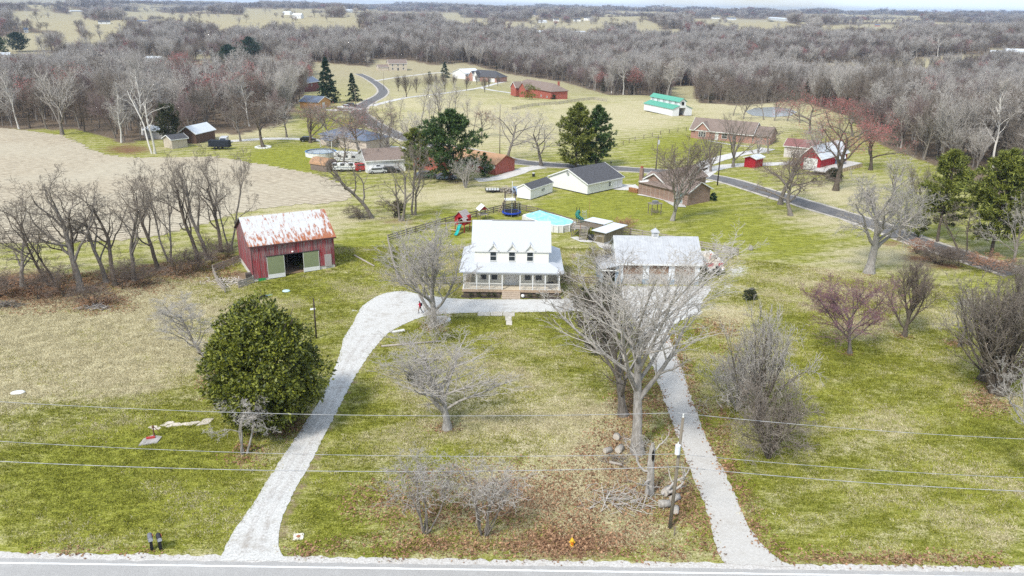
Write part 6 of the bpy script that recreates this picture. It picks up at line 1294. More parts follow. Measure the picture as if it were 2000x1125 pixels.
# far houses, told apart by place
HM = [SIDING_W, SIDING_B, mat('far_white', (.72, .72, .71), .8), BRICK_P]; RM_ = [ROOF_D, ROOF_B, METAL_W, ROOF_BL]
FH = [(192, 216, 47, 'white farmhouse with grey roof among far left pines', 0, 0, 3.2), (268, 290, 46, 'dark roofed far house right of the white farmhouse', 1, 3, 3.2), (138, 162, 23, 'long pale shed on the far left hill', 2, 2, 2.6), (284, 312, 122, 'white gabled house in the left woods', 0, 2, 3), (338, 365, 120, 'grey roofed house in the left woods', 1, 0, 3), (362, 396, 153, 'white barn in the left clearing', 2, 2, 3.4), (404, 432, 147, 'pale blue roofed shed in the left clearing', 2, 3, 2.6), (386, 410, 106, 'low white shed by the lone spruce', 2, 2, 2.4), (504, 546, 135, 'grey roofed bungalow above the red trees', 1, 0, 2.8), (-4, 20, 114, 'pale house at the far left edge', 0, 2, 3), (44, 66, 115, 'cream bungalow at the far left', 1, 1, 2.6), (48, 56, 64, 'grey roofed barn beside the left pines', 2, 3, 4),
      (1962, 2010, 112, 'large white house on the right hill', 0, 2, 5), (1934, 1958, 108, 'white wing left of the large hill house', 0, 2, 3), (1868, 1888, 126, 'low white shed below the right hill house', 2, 2, 2.2), (1709, 1719, 52, 'dark blue barn alone on the far field', 3, 3, 4), (1053, 1068, 45, 'pale barn on the middle far hill, leftmost', 2, 2, 4), (1082, 1092, 42, 'white house on the middle far hill', 0, 0, 5), (1120, 1134, 42, 'white house with dark roof on the far hill', 0, 0, 5), (1140, 1156, 40, 'largest house on the middle far hill', 0, 0, 6), (1039, 1048, 33, 'small dark roofed house above the far hill', 1, 0, 4), (1124, 1144, 66, 'low white shed inside the far woods', 2, 2, 2.6), (1048, 1062, 65, 'pale roofed shed inside the far woods', 2, 2, 2.6), (1392, 1406, 37, 'white house on the right far ridge, first', 0, 0, 5), (1422, 1438, 39, 'white house on the right far ridge, second', 0, 3, 5), (1500, 1536, 41, 'row of pale houses on the right far ridge', 2, 2, 5), (1566, 1574, 34, 'tiny pale house by the far ridge trees', 2, 1, 5), (552, 566, 29, 'pale far house left of the middle', 0, 2, 5), (571, 588, 36, 'white far barn left of the middle', 2, 2, 5), (674, 690, 24, 'small white far house near the skyline', 0, 2, 6), (720, 735, 22, 'grey far house near the skyline', 1, 0, 6), (1638, 1650, 33, 'orange tan far house near the right skyline', 3, 1, 6)]
for x0, x1, y, lb, a, b, hh in FH:
    simple_house('distant_house', (x0, y), (x1, y), max(6, min(12, (x1-x0)*mpp(at(x0, y))*.6)), hh, hh*.55, HM[a], RM_[b], lb, 'house', wins=((.25, hh*.35, 1, 1.2), (.7, hh*.35, 1, 1.2)), trim=None)

# ------------------------------------------------------------------ pool, deck, slide and pool shed
def pool():
    cx, cy = 6.6, 141.8; o = Vector((cx, cy, 0)); R = empty('swimming_pool', o, math.radians(-50), 'above ground pool with turquoise tented cover', 'swimming pool')
    n = 20; a, b = 5.4, 3.0; hh = 1.25
    ring = [(a*math.copysign(abs(math.cos(t))**.6, math.cos(t)), b*math.copysign(abs(math.sin(t))**.6, math.sin(t))) for t in [2*math.pi*i/n for i in range(n)]]
    m = MB()
    for i in range(n): j = (i+1) % n; m.face([(*ring[i], 0), (*ring[j], 0), (*ring[j], hh), (*ring[i], hh)])
    m.build('pool_wall', mat('white_pool_wall', (.68, .67, .64), .6, .12, 2), R)
    for i in range(n): MB().box(ring[i][0]*1.02-.07, ring[i][0]*1.02+.07, ring[i][1]*1.02-.07, ring[i][1]*1.02+.07, 0, hh+.02).build('upright', WHITE, R)
    c = MB(); k = [(-2.6, 0, 2.35), (2.6, 0, 1.5)]
    q = [(x, y, hh+.03) for x, y in ring]; q2 = [(x*.93, y*.9, hh+.05) for x, y in ring]
    rim = MB()
    for i in range(n): j = (i+1) % n; rim.face([q[i], q[j], q2[j], q2[i]])
    rim.build('rim', WHITE, R)
    for i in range(n):
        j = (i+1) % n; t0 = k[0] if q2[i][0] < 0 else k[1]; t1 = k[0] if q2[j][0] < 0 else k[1]
        c.face([q2[i], q2[j], t1, t0] if t0 != t1 else [q2[i], q2[j], t0])
    c.build('cover', mat('turquoise_cover', (.16, .58, .66), .5, .12, 1.5, c2=(.42, .74, .80)), R)
pool()
def deck():
    p = Vector((10.3, 134.6, 0)); R = empty('pool_deck', p, math.radians(-12), 'raised timber pool deck with stairs and railing', 'deck')
    for x in (0, 1.4, 2.8):
        for y in (0, 2.4): MB().box(x-.07, x+.07, y-.07, y+.07, 0, 1.45 if (x, y) != (0, 0) else 2.4).build('post', WOOD, R)
    for i in range(12): MB().box(-.15, 3.0, -.15+i*.225, .06+i*.225, 1.45, 1.5).build('board', WOODG, R)
    MB().bar((.1, -.1, .1), (1.4, -.1, 1.4), .05, .1).build('brace', WOOD, R)
    for (a, b) in (((0, 0), (1.5, 0)), ((0, 0), (0, 2.4)), ((0, 2.4), (2.8, 2.4))):
        for z in (1.8, 2.1, 2.4): MB().bar((*a, z), (*b, z), .04, .09).build('rail', WOODG, R)
        MB().box(b[0]-.05, b[0]+.05, b[1]-.05, b[1]+.05, 1.5, 2.45).build('railing_post', mat('rusty_post', (.30, .15, .08), .9), R)
    for i in range(7): MB().box(1.6, 2.8, -1.9+i*.26, -1.66+i*.26, .14+i*.19, .19+i*.19).build('step', WOODG, R)
    for x in (1.58, 2.82): MB().bar((x, -1.95, .05), (x, -.1, 1.45), .05, .22).build('stringer', WOOD, R)
    MB().bar((2.9, -1.95, 1.0), (2.9, -.1, 2.4), .05, .1).build('handrail', WOODG, R)
    # slide
    S = empty('pool_slide', Vector((11.9, 137.6, 0)), math.radians(100), 'dark green spiral pool slide with white ladder on the deck', 'slide')
    tb = MB(); pts = [(.9*math.cos(t)*.6, .9*math.sin(t)*.6, 3.7-2.0*t/5.5) for t in np.linspace(0, 5.5, 14)]; tb.tube(pts, .36, 8); tb.build('chute', mat('green_plastic', (.01, .16, .12), .35, .15, 2, spec=.5), S, True)
    MB().tube([(.6, 0, 0), (.6, 0, 4.3)], .06).build('support', DARK, S); MB().tube([(1.0, .4, 0), (1.0, .4, 4.3)], .06).build('support', DARK, S)
    for y in (-.35, .35): MB().bar((1.0, y-1.0, 3.7), (2.4, y-1.6, 1.5), .05, .1).build('ladder_rail', WHITE, S)
    for i in range(6): MB().bar((1.15+i*.22, -1.42-.1*i, 3.5-.35*i), (1.15+i*.22, -.72-.1*i, 3.5-.35*i), .08, .04).build('rung', WHITE, S)
    # pool shed with two white roofs
    o = Vector((13.9, 130.9, 0)); rz = math.atan2(129.72-130.88, 15.33-13.88)
    H_ = empty('pool_shed', o, rz, 'weathered board pool shed with white flat roofs', 'shed'); wdt = 2.0
    bmat = mat('mossy_boards', (.20, .17, .11), .9, .4, 4, stretch=(4, 4, .4), rnd=.25)
    for i in range(9): MB().box(i*.225, i*.225+.21, -.03, .02, .35, 2.1).build('board', bmat, H_)
    for i in range(26): MB().box(2.03, 2.07, .1+i*.23, .31+i*.23, .35, 2.15).build('board', bmat, H_)
    MB().box(0, 2.05, .05, 6.2, 0, .34).build('base', CONC, H_)
    m = MB(); m.box(-.35, 2.6, -.45, 6.5, 2.18, 2.26); m.build('roof', METAL_W, H_)
    MB().box(-4.6, -.3, 3.4, 6.4, 2.42, 2.5).build('canopy_roof', METAL_W, H_)
    for x, y in ((-4.4, 3.6), (-4.4, 6.2), (-.5, 3.6)): MB().box(x-.06, x+.06, y-.06, y+.06, 0, 2.42).build('post', WOOD, H_)
    MB().box(-1.6, -.6, .6, 1.6, .0, .9).build('pump_box', DARK, H_)
    for i in range(8): MB().bar((-4.5+i*.12, 1.2+i*.26, 2.3), (-.4, 1.2+i*.26, 2.3), .05, .12).build('rafter', WOOD, H_)
deck()
# trampoline, tower, playhouse
def trampoline():
    p = at(999, 420); R = empty('trampoline', p, 0, 'round blue trampoline with dark safety net', 'trampoline'); r = 1.85; n = 24; P = [(math.cos(2*math.pi*i/n), math.sin(2*math.pi*i/n)) for i in range(n)]
    m = MB(); m2 = MB(); m3 = MB()
    m.face([(x*r*.82, y*r*.82, .72) for x, y in P]); m.build('jump_mat', mat('black_mesh', (.02, .022, .03), .7), R)
    for i in range(n):
        j = (i+1) % n
        m2.face([(P[i][0]*r, P[i][1]*r, .74), (P[j][0]*r, P[j][1]*r, .74), (P[j][0]*r*.82, P[j][1]*r*.82, .76), (P[i][0]*r*.82, P[i][1]*r*.82, .76)]); m2.face([(P[i][0]*r, P[i][1]*r, .5), (P[j][0]*r, P[j][1]*r, .5), (P[j][0]*r, P[j][1]*r, .74), (P[i][0]*r, P[i][1]*r, .74)])
    m2.build('pad', mat('blue_vinyl', (.02, .06, .42), .45, .15), R)
    for i in range(0, n, 3): MB().tube([(P[i][0]*r*.97, P[i][1]*r*.97, 0), (P[i][0]*r*.97, P[i][1]*r*.97, 2.5)], .035).build('pole', STEEL, R)
    for i in range(n):
        for k in range(3):
            t = (i+k/3)*2*math.pi/n; m3.bar((math.cos(t)*r*.9, math.sin(t)*r*.9, .78), (math.cos(t)*r*.9, math.sin(t)*r*.9, 2.45), .02)
        j = (i+1) % n
        for z in np.arange(.95, 2.5, .2): m3.bar((P[i][0]*r*.9, P[i][1]*r*.9, z), (P[j][0]*r*.9, P[j][1]*r*.9, z), .02)
    m3.build('net', mat('net_black', (.03, .03, .035), .9), R)
    q = at(996, 411); T = empty('play_tower', q, .1, 'dark framed play tower with white platform behind the trampoline', 'play tower')
    for x in (-1.0, 1.0):
        for y in (-.8, .8): MB().box(x-.06, x+.06, y-.06, y+.06, 0, 4.0).build('post', mat('dark_wood_post', (.09, .07, .06), .9), T)
    MB().box(-1.1, 1.1, -.9, .9, 2.2, 2.3).build('platform', WHITE, T)
    for z in (3.1, 3.7):
        for a, b in (((-1, -.8), (1, -.8)), ((-1, .8), (1, .8)), ((-1, -.8), (-1, .8)), ((1, -.8), (1, .8))): MB().bar((*a, z), (*b, z), .05, .09).build('rail', MATS['dark_wood_post'], T)
    MB().tube([(.5, .9, 0), (.5, .9, 5.6)], .08).build('mast', WHITE, T)
    for x in (-1.45, -1.05): MB().bar((x-1.0, -1.6, 0), (x+.2, -.8, 2.2), .05, .22).build('ramp_rail', WOODL, T)
    for i in range(6): MB().bar((-2.4+i*.2, -1.5+i*.13, .2+i*.37), (-1.95+i*.2, -1.5+i*.13, .2+i*.37), .14, .05).build('rung', DARK, T)
trampoline()
def playhouse():
    p = at(889, 452); R = empty('playhouse', p, math.radians(-28), 'red wooden playhouse on stilts with teal slide', 'playhouse')
    for x in (0, 1.9):
        for y in (0, 1.9): MB().box(x-.06, x+.06, y-.06, y+.06, 0, 2.5).build('post', RED, R)
    MB().box(-.08, 1.98, -.08, 1.98, 1.35, 1.45).build('floor', RED, R)
    m = MB(); m.box(-.05, .02, 0, 1.9, 1.45, 2.7); m.box(0, 1.9, 1.88, 1.95, 1.45, 2.7); m.box(0, .7, -.05, .02, 1.45, 2.7); m.box(1.5, 1.9, -.05, .02, 1.45, 2.7); m.box(1.88, 1.95, 0, 1.9, 1.45, 2.0); m.prism([(-.05, 2.7), (1.95, 2.7), (.95, 3.75)], 'y', -.04, .04); m.prism([(-.05, 2.7), (1.95, 2.7), (.95, 3.75)], 'y', 1.86, 1.94)
    m.build('wall', RED, R)
    GS = mat('grey_plank_roof', (.40, .355, .34), .9, .25, 5)
    for sg in (0, 1):
        for i in range(6):
            t0, t1 = i/6, (i+1)/6-.02; f = lambda t: (-.3+1.27*t, 2.45+1.32*t) if not sg else (2.2-1.27*t, 2.45+1.32*t)
            (xa, za), (xb, zb) = f(t0), f(t1); MB().prism([(xa, za), (xb, zb), (xb, zb+.05), (xa, za+.05)], 'y', -.3, 2.2).build('roof_plank', GS, R)
    opening(R, 'l', .95, 1.95, .6, .5)
    d = MB().prism([(1.2, 2.2), (1.85, 2.75), (2.4, 2.2), (2.4, 2.27), (1.85, 2.83), (1.2, 2.27)], 'y', -.85, .1).build('porch_roof', GS, R)
    MB().box(1.9, 2.3, .9, 1.7, 1.5, 3.0).build('lookout', RED, R)
    s = MB(); pts = [(1.2, -.1, 1.5), (1.25, -.6, 1.25), (1.4, -1.3, .7), (1.55, -2.0, .22), (1.6, -2.5, .1)]
    for i in range(4):
        a, b = Vector(pts[i]), Vector(pts[i+1])
        for dx0, dx1, dz0, dz1 in ((-.28, .28, 0, .04), (-.31, -.25, 0, .16), (.25, .31, 0, .16)):
            s.face([(a.x+dx0, a.y, a.z+dz1), (a.x+dx1, a.y, a.z+dz1), (b.x+dx1, b.y, b.z+dz1), (b.x+dx0, b.y, b.z+dz1)]); s.face([(a.x+dx0, a.y, a.z), (b.x+dx0, b.y, b.z), (b.x+dx0, b.y, b.z+dz1), (a.x+dx0, a.y, a.z+dz1)]); s.face([(a.x+dx1, a.y, a.z), (b.x+dx1, b.y, b.z), (b.x+dx1, b.y, b.z+dz1), (a.x+dx1, a.y, a.z+dz1)])
    s.build('slide', mat('teal_plastic', (.01, .40, .36), .35, .08, 2, spec=.5), R)
    MB().box(-.9, .6, -.5, -.2, .35, .42).build('bench', WOODL, R)
    for x in (-.85, .5): MB().box(x, x+.1, -.48, -.22, 0, .35).build('bench_leg', WOODL, R)
    # swing beam frame through the fence line
    q = at(872, 461); S = empty('swing_frame', q, math.radians(18), 'long wooden swing beam on A frames by the playhouse', 'swing')
    MB().bar((-1.2, 0, 2.35), (8.6, 0, 2.35), .12, .16).build('beam', WOODG, S)
    for x in (0, 5.4):
        for y in (-1, 1): MB().bar((x, y*.9, 0), (x, 0, 2.3), .1, .1).build('leg', WOODL if x else WOODG, S)
        MB().bar((x, -.6, .7), (x, .6, .7), .08, .08).build('brace', WOODG, S)
    q = at(938, 432); K = empty('climbing_hut', q, math.radians(20), 'small white roofed play hut beside the house ridge', 'playhouse')
    for x in (0, 1.5):
        for y in (0, 1.5): MB().box(x-.05, x+.05, y-.05, y+.05, 0, 2.2).build('post', WOOD, K)
    MB().box(-.05, 1.55, -.05, 1.55, 1.1, 1.18).build('floor', WOODG, K)
    MB().prism([(-.3, 2.0), (.75, 2.9), (1.8, 2.0), (1.8, 2.07), (.75, 2.98), (-.3, 2.07)], 'y', -.3, 1.8).build('roof', WHITE, K); MB().prism([(0, 2.15), (1.5, 2.15), (.75, 2.8)], 'y', 0, .05).build('gable', RED, K)
playhouse()

# ------------------------------------------------------------------ pontoon boat on its trailer
def boat():
    a, b = at(1375, 500), at(1403, 556); rz = math.atan2(a.y-b.y, a.x-b.x); mid = Vector((30.4, 117.4, 0))
    R = empty('pontoon_boat', mid+Vector((0, 0, .62)), math.radians(96), 'white and red pontoon boat on a trailer beside the garage', 'boat')
    L_, W_ = 7.2, 2.5; DK = .55
    TAN = mat('tan_vinyl', (.58, .52, .44), .6, .12, 2); AL = mat('aluminium', (.62, .63, .65), .3, .06, 2, metal=.7); RD = mat('boat_red', (.42, .01, .03), .4, .1)
    for y in (-W_/2+.3, W_/2-.3):
        m = MB(); m.cyl((-L_/2, y, .25), (L_/2-.9, y, .25), .3, n=12); m.cyl((L_/2-.9, y, .25), (L_/2+.1, y, .5), .3, .05, 12); m.build('pontoon', AL, R, True)
    MB().box(-L_/2, L_/2-.3, -W_/2, W_/2, DK, DK+.09).build('deck', TAN, R)
    for y in (-W_/2, W_/2-.05):
        MB().box(-L_/2+.9, L_/2-.4, y, y+.05, DK+.12, DK+.72).build('side_panel', WHITE, R); MB().box(-L_/2+.9, L_/2-2.4, y-.008, y+.058, DK+.2, DK+.45).build('red_stripe', RD, R); MB().tube([(-L_/2+.9, y+.02, DK+.82), (L_/2-.4, y+.02, DK+.82)], .025).build('top_rail', AL, R)
    MB().box(L_/2-.45, L_/2-.4, -W_/2, W_/2, DK+.12, DK+.72).build('bow_panel', WHITE, R)
    for y0, y1 in ((-W_/2, -.45), (.35, W_/2)): MB().box(-L_/2+.85, -L_/2+.9, y0, y1, DK+.1, DK+.62).build('stern_panel', RD, R)
    for x0, x1, y0, y1 in ((-L_/2+1.0, -L_/2+1.6, -W_/2+.1, .2), (-.6, 1.1, W_/2-.75, W_/2-.1), (1.6, L_/2-.5, -W_/2+.1, -W_/2+.75), (1.6, L_/2-.5, W_/2-.75, W_/2-.1), (-1.2, -.4, -W_/2+.1, -W_/2+.7)):
        S = MB().box(x0, x1, y0, y1, DK+.1, DK+.48).build('seat', TAN, R)
        yb = y0 if y0 < -W_/2+.3 else y1-.15; MB().box(x0, x1, yb, yb+.15, DK+.48, DK+.85).build('backrest', WHITE, S)
    c = MB().box(-.2, .4, -W_/2+.3, -W_/2+1.0, DK+.1, DK+1.0).build('console', TAN, R); MB().tube([(-.3+.0, -W_/2+.65+.22*math.cos(t), DK+.9+.22*math.sin(t)) for t in np.linspace(0, 6.28, 12)], .025).build('wheel', DARK, c)
    MB().box(.75, .95, -.6, -.35, DK+.1, DK+.95).build('life_jacket', mat('jacket_red', (.55, .05, .02), .7), R)
    mo = MB(); mo.box(-L_/2-.35, -L_/2+.15, -.25, .25, .35, .95); mo.box(-L_/2-.25, -L_/2+.0, -.1, .1, -.45, .35); mo.build('motor', DARK, R)
    T = empty('boat_trailer', mid, math.radians(96), 'galvanised two axle trailer under the pontoon boat', 'trailer')
    for y in (-.8, .8): MB().box(-L_/2+.4, L_/2-.6, y-.06, y+.06, .48, .6).build('frame_rail', STEEL, T)
    for x in (-2.6, -.4, 1.8): MB().box(x-.05, x+.05, -.74, .74, .5, .58).build('cross_member', STEEL, T)
    MB().bar((L_/2-.8, 0, .52), (L_/2+1.2, 0, .45), .1, .1).build('tongue', STEEL, T)
    for x in (-.9, -.1):
        for y in (-1.0, 1.0): wq = MB().cyl((x, y-.1, .3), (x, y+.1, .3), .3, n=14).build('wheel', RUBBER, T); MB().cyl((x, y-.11, .3), (x, y+.11, .3), .15, n=10).build('rim', STEEL, wq)
boat()

# ------------------------------------------------------------------ poles, wires
def pole(name, bx, by, top_py, label, r=.14, arm=0, lean=0, can=False, m=None, hgt=None):
    p = at(bx, by); h_ = hgt or zat(p, top_py); R = empty(name, p, 0, label, 'utility pole')
    MB().cyl((0, 0, -.3), (lean, 0, h_), r, r*.72, 12).build('shaft', m or mat('pole_wood', (.21, .18, .14), .9, .3, 3, stretch=(3, 3, .3)), R, True)
    if arm:
        MB().box(-arm/2, arm/2, -.18, -.06, h_-.6, h_-.48).build('cross_arm', MATS.get('pole_wood'), R)
        for x in (-arm/2+.1, 0, arm/2-.1): MB().cyl((x, -.12, h_-.48), (x, -.12, h_-.3), .04, .03, 8).build('insulator', STEEL, R)
    if can: MB().cyl((.25, -.1, h_-2.2), (.25, -.1, h_-1.2), .2, n=12).build('transformer', mat('transformer_grey', (.55, .57, .6), .5), R)
    return p, h_
pw, ph = pole('utility_pole', 1308, 1031, 815, 'leaning grey wooden utility pole beside the concrete drive', .15, lean=.22)
R0 = bpy.data.objects['utility_pole']
MB().cyl((.22, 0, ph), (.22, 0, ph+.28), .07, .05, 10).build('top_insulator', WHITE, R0)
LU = MB().cyl((-.03, -.3, ph*.70), (-.03, -.3, ph*.70+.75), .2, .2, 12).build('transformer', mat('white_enamel', (.7, .73, .76), .4), R0, False); MB().cyl((-.03, -.3, ph*.70+.75), (-.03, -.3, ph*.70+1.0), .06, .04, 8).build('bushing', WHITE, LU)
# the three wires: positions on the pole found from the photograph, left and right ends off the picture
def wire(label, pyL, pyP, pyR, r=.016):
    """pyL, pyP, pyR: photograph rows at the left edge, pole and right edge; the span lies in the pole's vertical plane along the road"""
    y = pw.y
    def on(px, py):
        d = ray(px, py); k = y/d[1]; return Vector((d[0]*k, y, CH+d[2]*k))
    A, P_, B_ = on(-260, pyL-22), on(1322, pyP), on(2280, pyR+18)
    pts = []
    for a, b, sag, n in ((A, P_, .9, 26), (P_, B_, .45, 18)):
        for i in range(n): t = i/n; q = a+(b-a)*t; pts.append((q.x, q.y-.25, q.z-sag*4*t*(1-t)))
    pts.append((B_.x, B_.y-.25, B_.z))
    tag(MB().tube(pts, r, 5).build('power_line', mat('wire_aluminium', (.40, .40, .41), .5, .1, 2), None, True), label, 'cable', 'power lines crossing the foreground')
wire('topmost power line crossing the foreground', 785, 803, 845, .020); wire('middle power line crossing the foreground', 862, 883, 919, .020); wire('lowest and thickest power line crossing the foreground', 904, 908, 946, .027)
pole('lamp_pole', 618, 661, 583, 'short dark pole beside the big evergreen', .11, m=mat('dark_pole', (.06, .045, .04), .9, .2))
p2, h2 = pole('utility_pole', 1281, 332, 264, 'utility pole with cross arm behind the brick ranch', .16, 1.6, can=True)
p3, h3 = pole('utility_pole', 1401, 362, 282, 'dark utility pole beside the side road', .15, 1.2, m=MATS['dark_pole'])
p4_, h4 = pole('utility_pole', 976, 310, 205, 'thin dark pole left of the double pine', .12)
pole('utility_pole', 750, 176, 140, 'pole at the bend of the winding road', .13); pole('utility_pole', 695, 208, 172, 'pole beside the parked pickup', .13)
pole('marker_post', 1317, 1046, 1028, 'short grey post just below the leaning utility pole', .05); pole('flag_pole', 1150, 438, 385, 'thin rusty pole behind the pool shed', .035, m=mat('rusty_pole', (.30, .15, .08), .8))
for a, ha, b, hb, lb in ((p2, h2, p3, h3, 'thin cable between the two poles by the brick ranch'), (p4_, 6.5, p2, h2, 'thin cable running left from the cross arm pole')):
    pts = []
    for i in range(15): t = i/14; q = a+(b-a)*t; pts.append((q.x, q.y, ha+(hb-ha)*t-.4-.9*4*t*(1-t)))
    tag(MB().tube(pts, .025, 5).build('cable', DARK, None), lb, 'cable')

# ------------------------------------------------------------------ vehicles
def car(name, px, py, rz, label, colr, L_=4.6, W_=1.85, hh=1.45, kind='car', cat='car'):
    p = at(px, py); R = empty(name, p, rz, label, cat); body = mat('paint_%.2f_%.2f_%.2f' % colr, colr, .3, .05, 2, spec=.5)
    if kind == 'car': pr = [(-L_/2, .35), (L_/2, .35), (L_/2, .75), (L_/2-.9, .9), (L_/2-1.6, hh), (-L_/2+1.0, hh), (-L_/2+.3, .95), (-L_/2, .9)]; gl = (-L_/2+.75, L_/2-1.35)
    elif kind == 'pickup': pr = [(-L_/2, .45), (L_/2, .45), (L_/2, .95), (L_/2-1.2, 1.05), (L_/2-1.8, hh+.3), (.0-.5, hh+.3), (-.65, 1.1), (-L_/2, 1.1)]; gl = (-.45, L_/2-1.6)
    else: pr = [(-L_/2, .4), (L_/2, .4), (L_/2, .95), (L_/2-.5, 1.15), (L_/2-1.1, hh), (-L_/2+.1, hh), (-L_/2, 1.2)]; gl = (-L_/2+.4, L_/2-.9)
    MB().prism(pr, 'y', -W_/2, W_/2).build('body', body, R)
    top = max(z for _, z in pr)
    for s in (-1, 1): MB().box(gl[0], gl[1], s*W_/2-.01 if s > 0 else -W_/2-.012, s*W_/2+.012 if s > 0 else -W_/2+.01, top-.48, top-.1).build('side_window', GLASS, R)
    a, b = (pr[3], pr[4]); MB().prism([(a[0]+.01, a[1]+.02), (b[0]+.01, b[1]-.04), (b[0]+.03, b[1]-.04), (a[0]+.03, a[1]+.02)], 'y', -W_/2+.12, W_/2-.12).build('windscreen', GLASS, R)
    for x in (-L_/2+.85, L_/2-.85):
        for y in (-W_/2+.02, W_/2-.02): wq = MB().cyl((x, y-.11, .34), (x, y+.11, .34), .34, n=14).build('wheel', RUBBER, R); MB().cyl((x, y-.12, .34), (x, y+.12, .34), .18, n=10).build('rim', STEEL, wq)
    for y in (-W_/2+.25, W_/2-.25): MB().box(L_/2-.02, L_/2+.02, y-.15, y+.15, .65, .8).build('headlight', WHITE, R)
car('pickup_truck', 674, 214, -.25, 'white crew cab pickup parked by the orange cabin', (.72, .73, .74), 5.8, 2.0, 1.6, 'pickup', 'truck')
car('parked_car', 685, 208, -.2, 'black car parked behind the white pickup', (.02, .02, .025))
car('parked_van', 438, 280, -1.4, 'silver white van parked left of the crop field lane', (.6, .62, .64), 4.9, 1.9, 1.8, 'van', 'van')
car('parked_car', 738, 338, .3, 'pale car left of two before the white workshop', (.55, .56, .57))
car('parked_car', 762, 337, .25, 'dark car right of two before the white workshop', (.03, .03, .035))
car('parked_car', 832, 346, .2, 'silver blue car under the yellowish evergreen', (.35, .40, .46)); car('parked_car', 872, 350, .2, 'blue grey car under the big white pine', (.20, .25, .32))
car('parked_car', 565, 192, .1, 'dark blue car on the far left lane', (.04, .06, .12)); car('parked_car', 1010, 378, 1.9, 'blue and white car behind the small white shed', (.25, .32, .45)); car('parked_car', 402, 250, .2, 'dark car on the lane behind the white ringed tree', (.03, .03, .03)); car('parked_car', 602, 276, .2, 'black car on the pale lane left of the blue roofed house', (.02, .02, .022))
car('farm_tractor', 706, 334, .6, 'red tractor by the white workshop', (.45, .02, .02), 3.2, 1.6, 1.9, 'van', 'tractor')
def camper(px, py, rz, label, L_=7, hh=2.7):
    p = at(px, py); R = empty('camper_trailer', p, rz, label, 'camper')
    MB().prism([(-L_/2, .6), (L_/2, .6), (L_/2+.3, 1.4), (L_/2-.1, hh), (-L_/2, hh)], 'y', -1.2, 1.2).build('body', mat('camper_white', (.74, .74, .73), .4, .04), R)
    for u in (-2, -.2, 1.8): MB().box(u-.5, u+.5, -1.225, -1.195, 1.5, 2.1).build('window', GLASS, R)
    MB().box(-L_/2+.2, L_/2-.2, -1.222, -1.198, 1.0, 1.15).build('stripe', mat('camper_stripe', (.25, .28, .32), .5), R)
    for y in (-1.1, 1.1): MB().cyl((-.4, y-.12, .35), (-.4, y+.12, .35), .35, n=12).build('wheel', RUBBER, R)
camper(682, 318, -.25, 'white camper trailer behind the barrel roofed shed'); camper(672, 334, .12, 'low white camper shell in front of the larger camper', 5.2, 1.9)
# round pool of the neighbour
p = at(627, 304); R = empty('round_pool', p, 0, 'round white pool with blue liner beside the blue roofed house', 'swimming pool'); n = 24; r = 4.0
m = MB(); m.lathe([(r, 0), (r, 1.2), (r*.93, 1.25), (r*.93, .9)], n); 
mm = MB()
for i in range(n):
    a, b = 2*math.pi*i/n, 2*math.pi*(i+1)/n
    mm.face([(r*math.cos(a), r*math.sin(a), 0), (r*math.cos(b), r*math.sin(b), 0), (r*math.cos(b), r*math.sin(b), 1.2), (r*math.cos(a), r*math.sin(a), 1.2)])
mm.build('pool_wall', WHITE, R); rm2 = MB()
for i in range(n):
    a, b = 2*math.pi*i/n, 2*math.pi*(i+1)/n; rm2.face([(r*1.03*math.cos(a), r*1.03*math.sin(a), 1.22), (r*1.03*math.cos(b), r*1.03*math.sin(b), 1.22), (r*.93*math.cos(b), r*.93*math.sin(b), 1.24), (r*.93*math.cos(a), r*.93*math.sin(a), 1.24)])
rm2.build('rim', mat('blue_rim', (.10, .20, .38), .5), R); MB().face([(r*.95*math.cos(2*math.pi*i/n), r*.95*math.sin(2*math.pi*i/n), .98) for i in range(n)]).build('water', mat('pool_winter_water', (.42, .47, .50), .15, .2, .5), R)
# small trailer with load, junk pile
p = at(962, 375); R = empty('utility_trailer', p, .05, 'black utility trailer carrying white sheets', 'trailer'); MB().box(-1.6, 1.6, -.9, .9, .45, .55).build('bed', DARK, R)
for a, b in (((-1.6, -.9), (1.6, -.9)), ((-1.6, .9), (1.6, .9)), ((-1.6, -.9), (-1.6, .9)), ((1.6, -.9), (1.6, .9))): MB().bar((*a, .95), (*b, .95), .06, .06).build('side_rail', DARK, R)
for i in range(5): MB().box(-1.4+i*.58, -.95+i*.58, -.8, .8, .56, .75).build('sheet', WHITE, R)
for y in (-.95, .95): MB().cyl((0, y-.1, .3), (0, y+.1, .3), .3, n=12).build('wheel', RUBBER, R)
p = at(430, 291); R = empty('flatbed_trailer', p, -.05, 'black flatbed trailer at the far field edge', 'trailer'); MB().box(-3, 3, -1.1, 1.1, .7, .9).build('bed', DARK, R); MB().box(-2.8, 2.8, -.9, .9, .91, 2.4).build('load', mat('dark_tarp', (.02, .025, .035), .7), R)
for x in (-1, .2): 
    for y in (-1.15, 1.15): MB().cyl((x, y-.1, .35), (x, y+.1, .35), .35, n=12).build('wheel', RUBBER, R)
